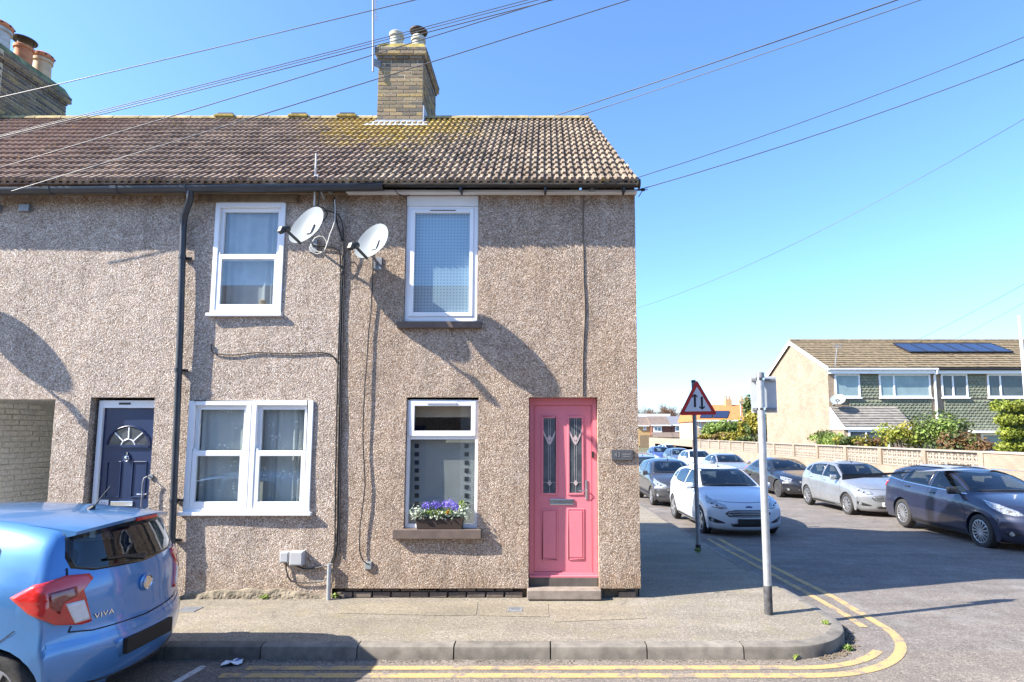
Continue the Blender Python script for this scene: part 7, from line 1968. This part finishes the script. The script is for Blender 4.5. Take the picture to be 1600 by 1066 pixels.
# ================================================================ overhead wires
def wire(pts, r, mat, label, sag=0.0, group="overhead wires"):
    P = []
    for p in pts:
        P.append(aty(p[0], p[1], p[2]))
    out = []
    for i in range(len(P) - 1):
        a, b2 = P[i], P[i+1]; n = 14
        for k in range(n): out.append(a.lerp(b2, k / n))
    out.append(P[-1]); m = len(out) - 1
    for i, p in enumerate(out): p.z -= sag * 4 * (i / m) * (1 - i / m)
    b = MB(); b.tube(out, r * .8, 6); return tag(b.build("overhead_wire", mat, None, smooth=60), label, "wire", group)
PY = -0.9
def span(px0, py0, Y0, px1, py1, label, r=.006, sag=.10, mat=None, Y1=PY):
    """from a fixing at Y0 to the pole across the junction, through the second picture point"""
    return wire([(px0, py0, Y0), (px1, py1, Y1)], r, mat or M['cable_grey'], label, sag)
span(-60, 166, 1.2, 2000, -346, "highest overhead wire crossing the left chimney", .008)
span(-40, 222, .3, 2100, -356, "upper wire of the bundle of three above the left roof", .006)
span(-40, 224, .3, 2100, -348, "middle wire of the bundle of three above the left roof", .006)
span(-40, 227, .3, 2100, -338, "lower wire of the bundle of three above the left roof", .007)
span(-30, 271, .0, 2100, -400, "wire crossing the tiles and passing the chimney top", .007, .08)
span(18, 299, -.3, 2100, -362, "wire from the left gutter passing the chimney brickwork", .007, .06)
span(800, 203, 4.5, 2200, -280, "upper of the two thick wires leaving the ridge", .012, .05)
span(838, 203, 4.5, 2200, -268, "lower of the two thick wires leaving the ridge", .009, .05)
span(992, 279, -.20, 2200, -216, "wire from the gutter end rising to the right", .006, .22)
span(997, 297, -.03, 2200, -170, "wire from the corner hook rising to the right", .007, .24)
wire([(960, 492, 22), (2000, -60, 4)], .010, M['cable_grey'], "long wire emerging from behind the house corner", .9)
wire([(1432, 532, 24), (1760, 352, 12)], .012, M['cable_grey'], "left of the two faint wires above the solar panels", .12)
wire([(1490, 531, 24), (1760, 378, 12)], .012, M['cable_grey'], "right of the two faint wires above the solar panels", .12)
h0 = aty(997, 297, -.03); b = MB(); b.tube([(XR, -.02, h0.z), (XR + .05, -.03, h0.z), (XR + .10, -.04, h0.z + .002)], .012, 8); b.lathe([(0, -.03), (.02, -.02), (.02, .02), (0, .03)], (XR + .10, -.04, h0.z), 'x', 10)
tag(b.build("wire_hook", M['black'], None), "black cable hook at the top corner of the end house", "hook")
q = aty(925, 297, -.13); b = MB(); b.prism([(q.x - .035, q.z - .012), (q.x + .035, q.z - .012), (q.x + .012, q.z + .03), (q.x, q.z + .036)], lambda u, v: (u, -.155, v), lambda u, v: (u, -.10, v)); tag(b.build("cable_clip", M['steel_dull'], None), "small grey triangular cable clip on the white fascia", "clip")
# ================================================================ terrace on our side of the street (seen mirrored in the panes)
M['opp_pale'] = plain('pale_render', (0.62, 0.57, 0.50), .9, .08, 3)
OY = -10.7
for k, (nm, wm, lab) in enumerate((("cream", 'far_cream', "cream"), ("brick", 'stockwall', "brown brick"), ("pale", 'far_cream', "pale"), ("brick2", 'stockwall', "dark brick"), ("cream2", 'far_cream', "sandy"))):
    x0 = -12.6 + k * 5.0; x1 = x0 + 4.99
    where = ("mirrored at the far left of the panes", "mirrored in the navy door house window", "mirrored in the upper sash", "mirrored in the window behind the flowers", "mirrored in the pane above the pink door side")[k]
    t = thing("opposite_house", ((x0 + x1) / 2, OY, 0), "%s house across the street, %s" % (lab, where), "house")
    mt_ = M['opp_pale'] if wm == 'far_cream' else M['opp_brick']
    b = MB(); b.box(x0, x1, OY - 5, OY, -.1, 5.0); b.build("wall", mt_, t)
    b = MB(); b.prism([(OY + .3, 4.95), (OY - 2.4, 7.15), (OY - 5.3, 4.95)], lambda u, v: (x0, u, v), lambda u, v: (x1, u, v)); b.build("roof", M['far_roof'], t)
    for (a, c, z0, z1) in ((.6, 2.2, .95, 2.25), (.9, 1.9, 3.2, 4.5), (3.0, 4.0, 3.2, 4.5)):
        b = MB(); b.ring(x0 + a, x0 + c, z0, z1, .09, .09, .09, .09, OY + .005, OY + .06); b.box(x0 + (a + c) / 2 - .04, x0 + (a + c) / 2 + .04, OY + .005, OY + .06, z0 + .09, z1 - .09); w = b.build("window", M['upvc'], t)
        b = MB(); b.box(x0 + a + .09, x0 + c - .09, OY + .01, OY + .02, z0 + .09, z1 - .09); b.build("pane", M['window_dark'], w)
    b = MB(); b.box(x0 + 3.1, x0 + 3.95, OY + .004, OY + .05, .1, 2.15); b.build("front_door", M['navy'] if k % 2 else M['sill_brown'], t)
sheet("opposite_pavement", lambda y: (-40, 45), [OY - .02, -9.2], lambda x, y: 0.0, M['pavement'], 10, "footway on the camera side of the street")
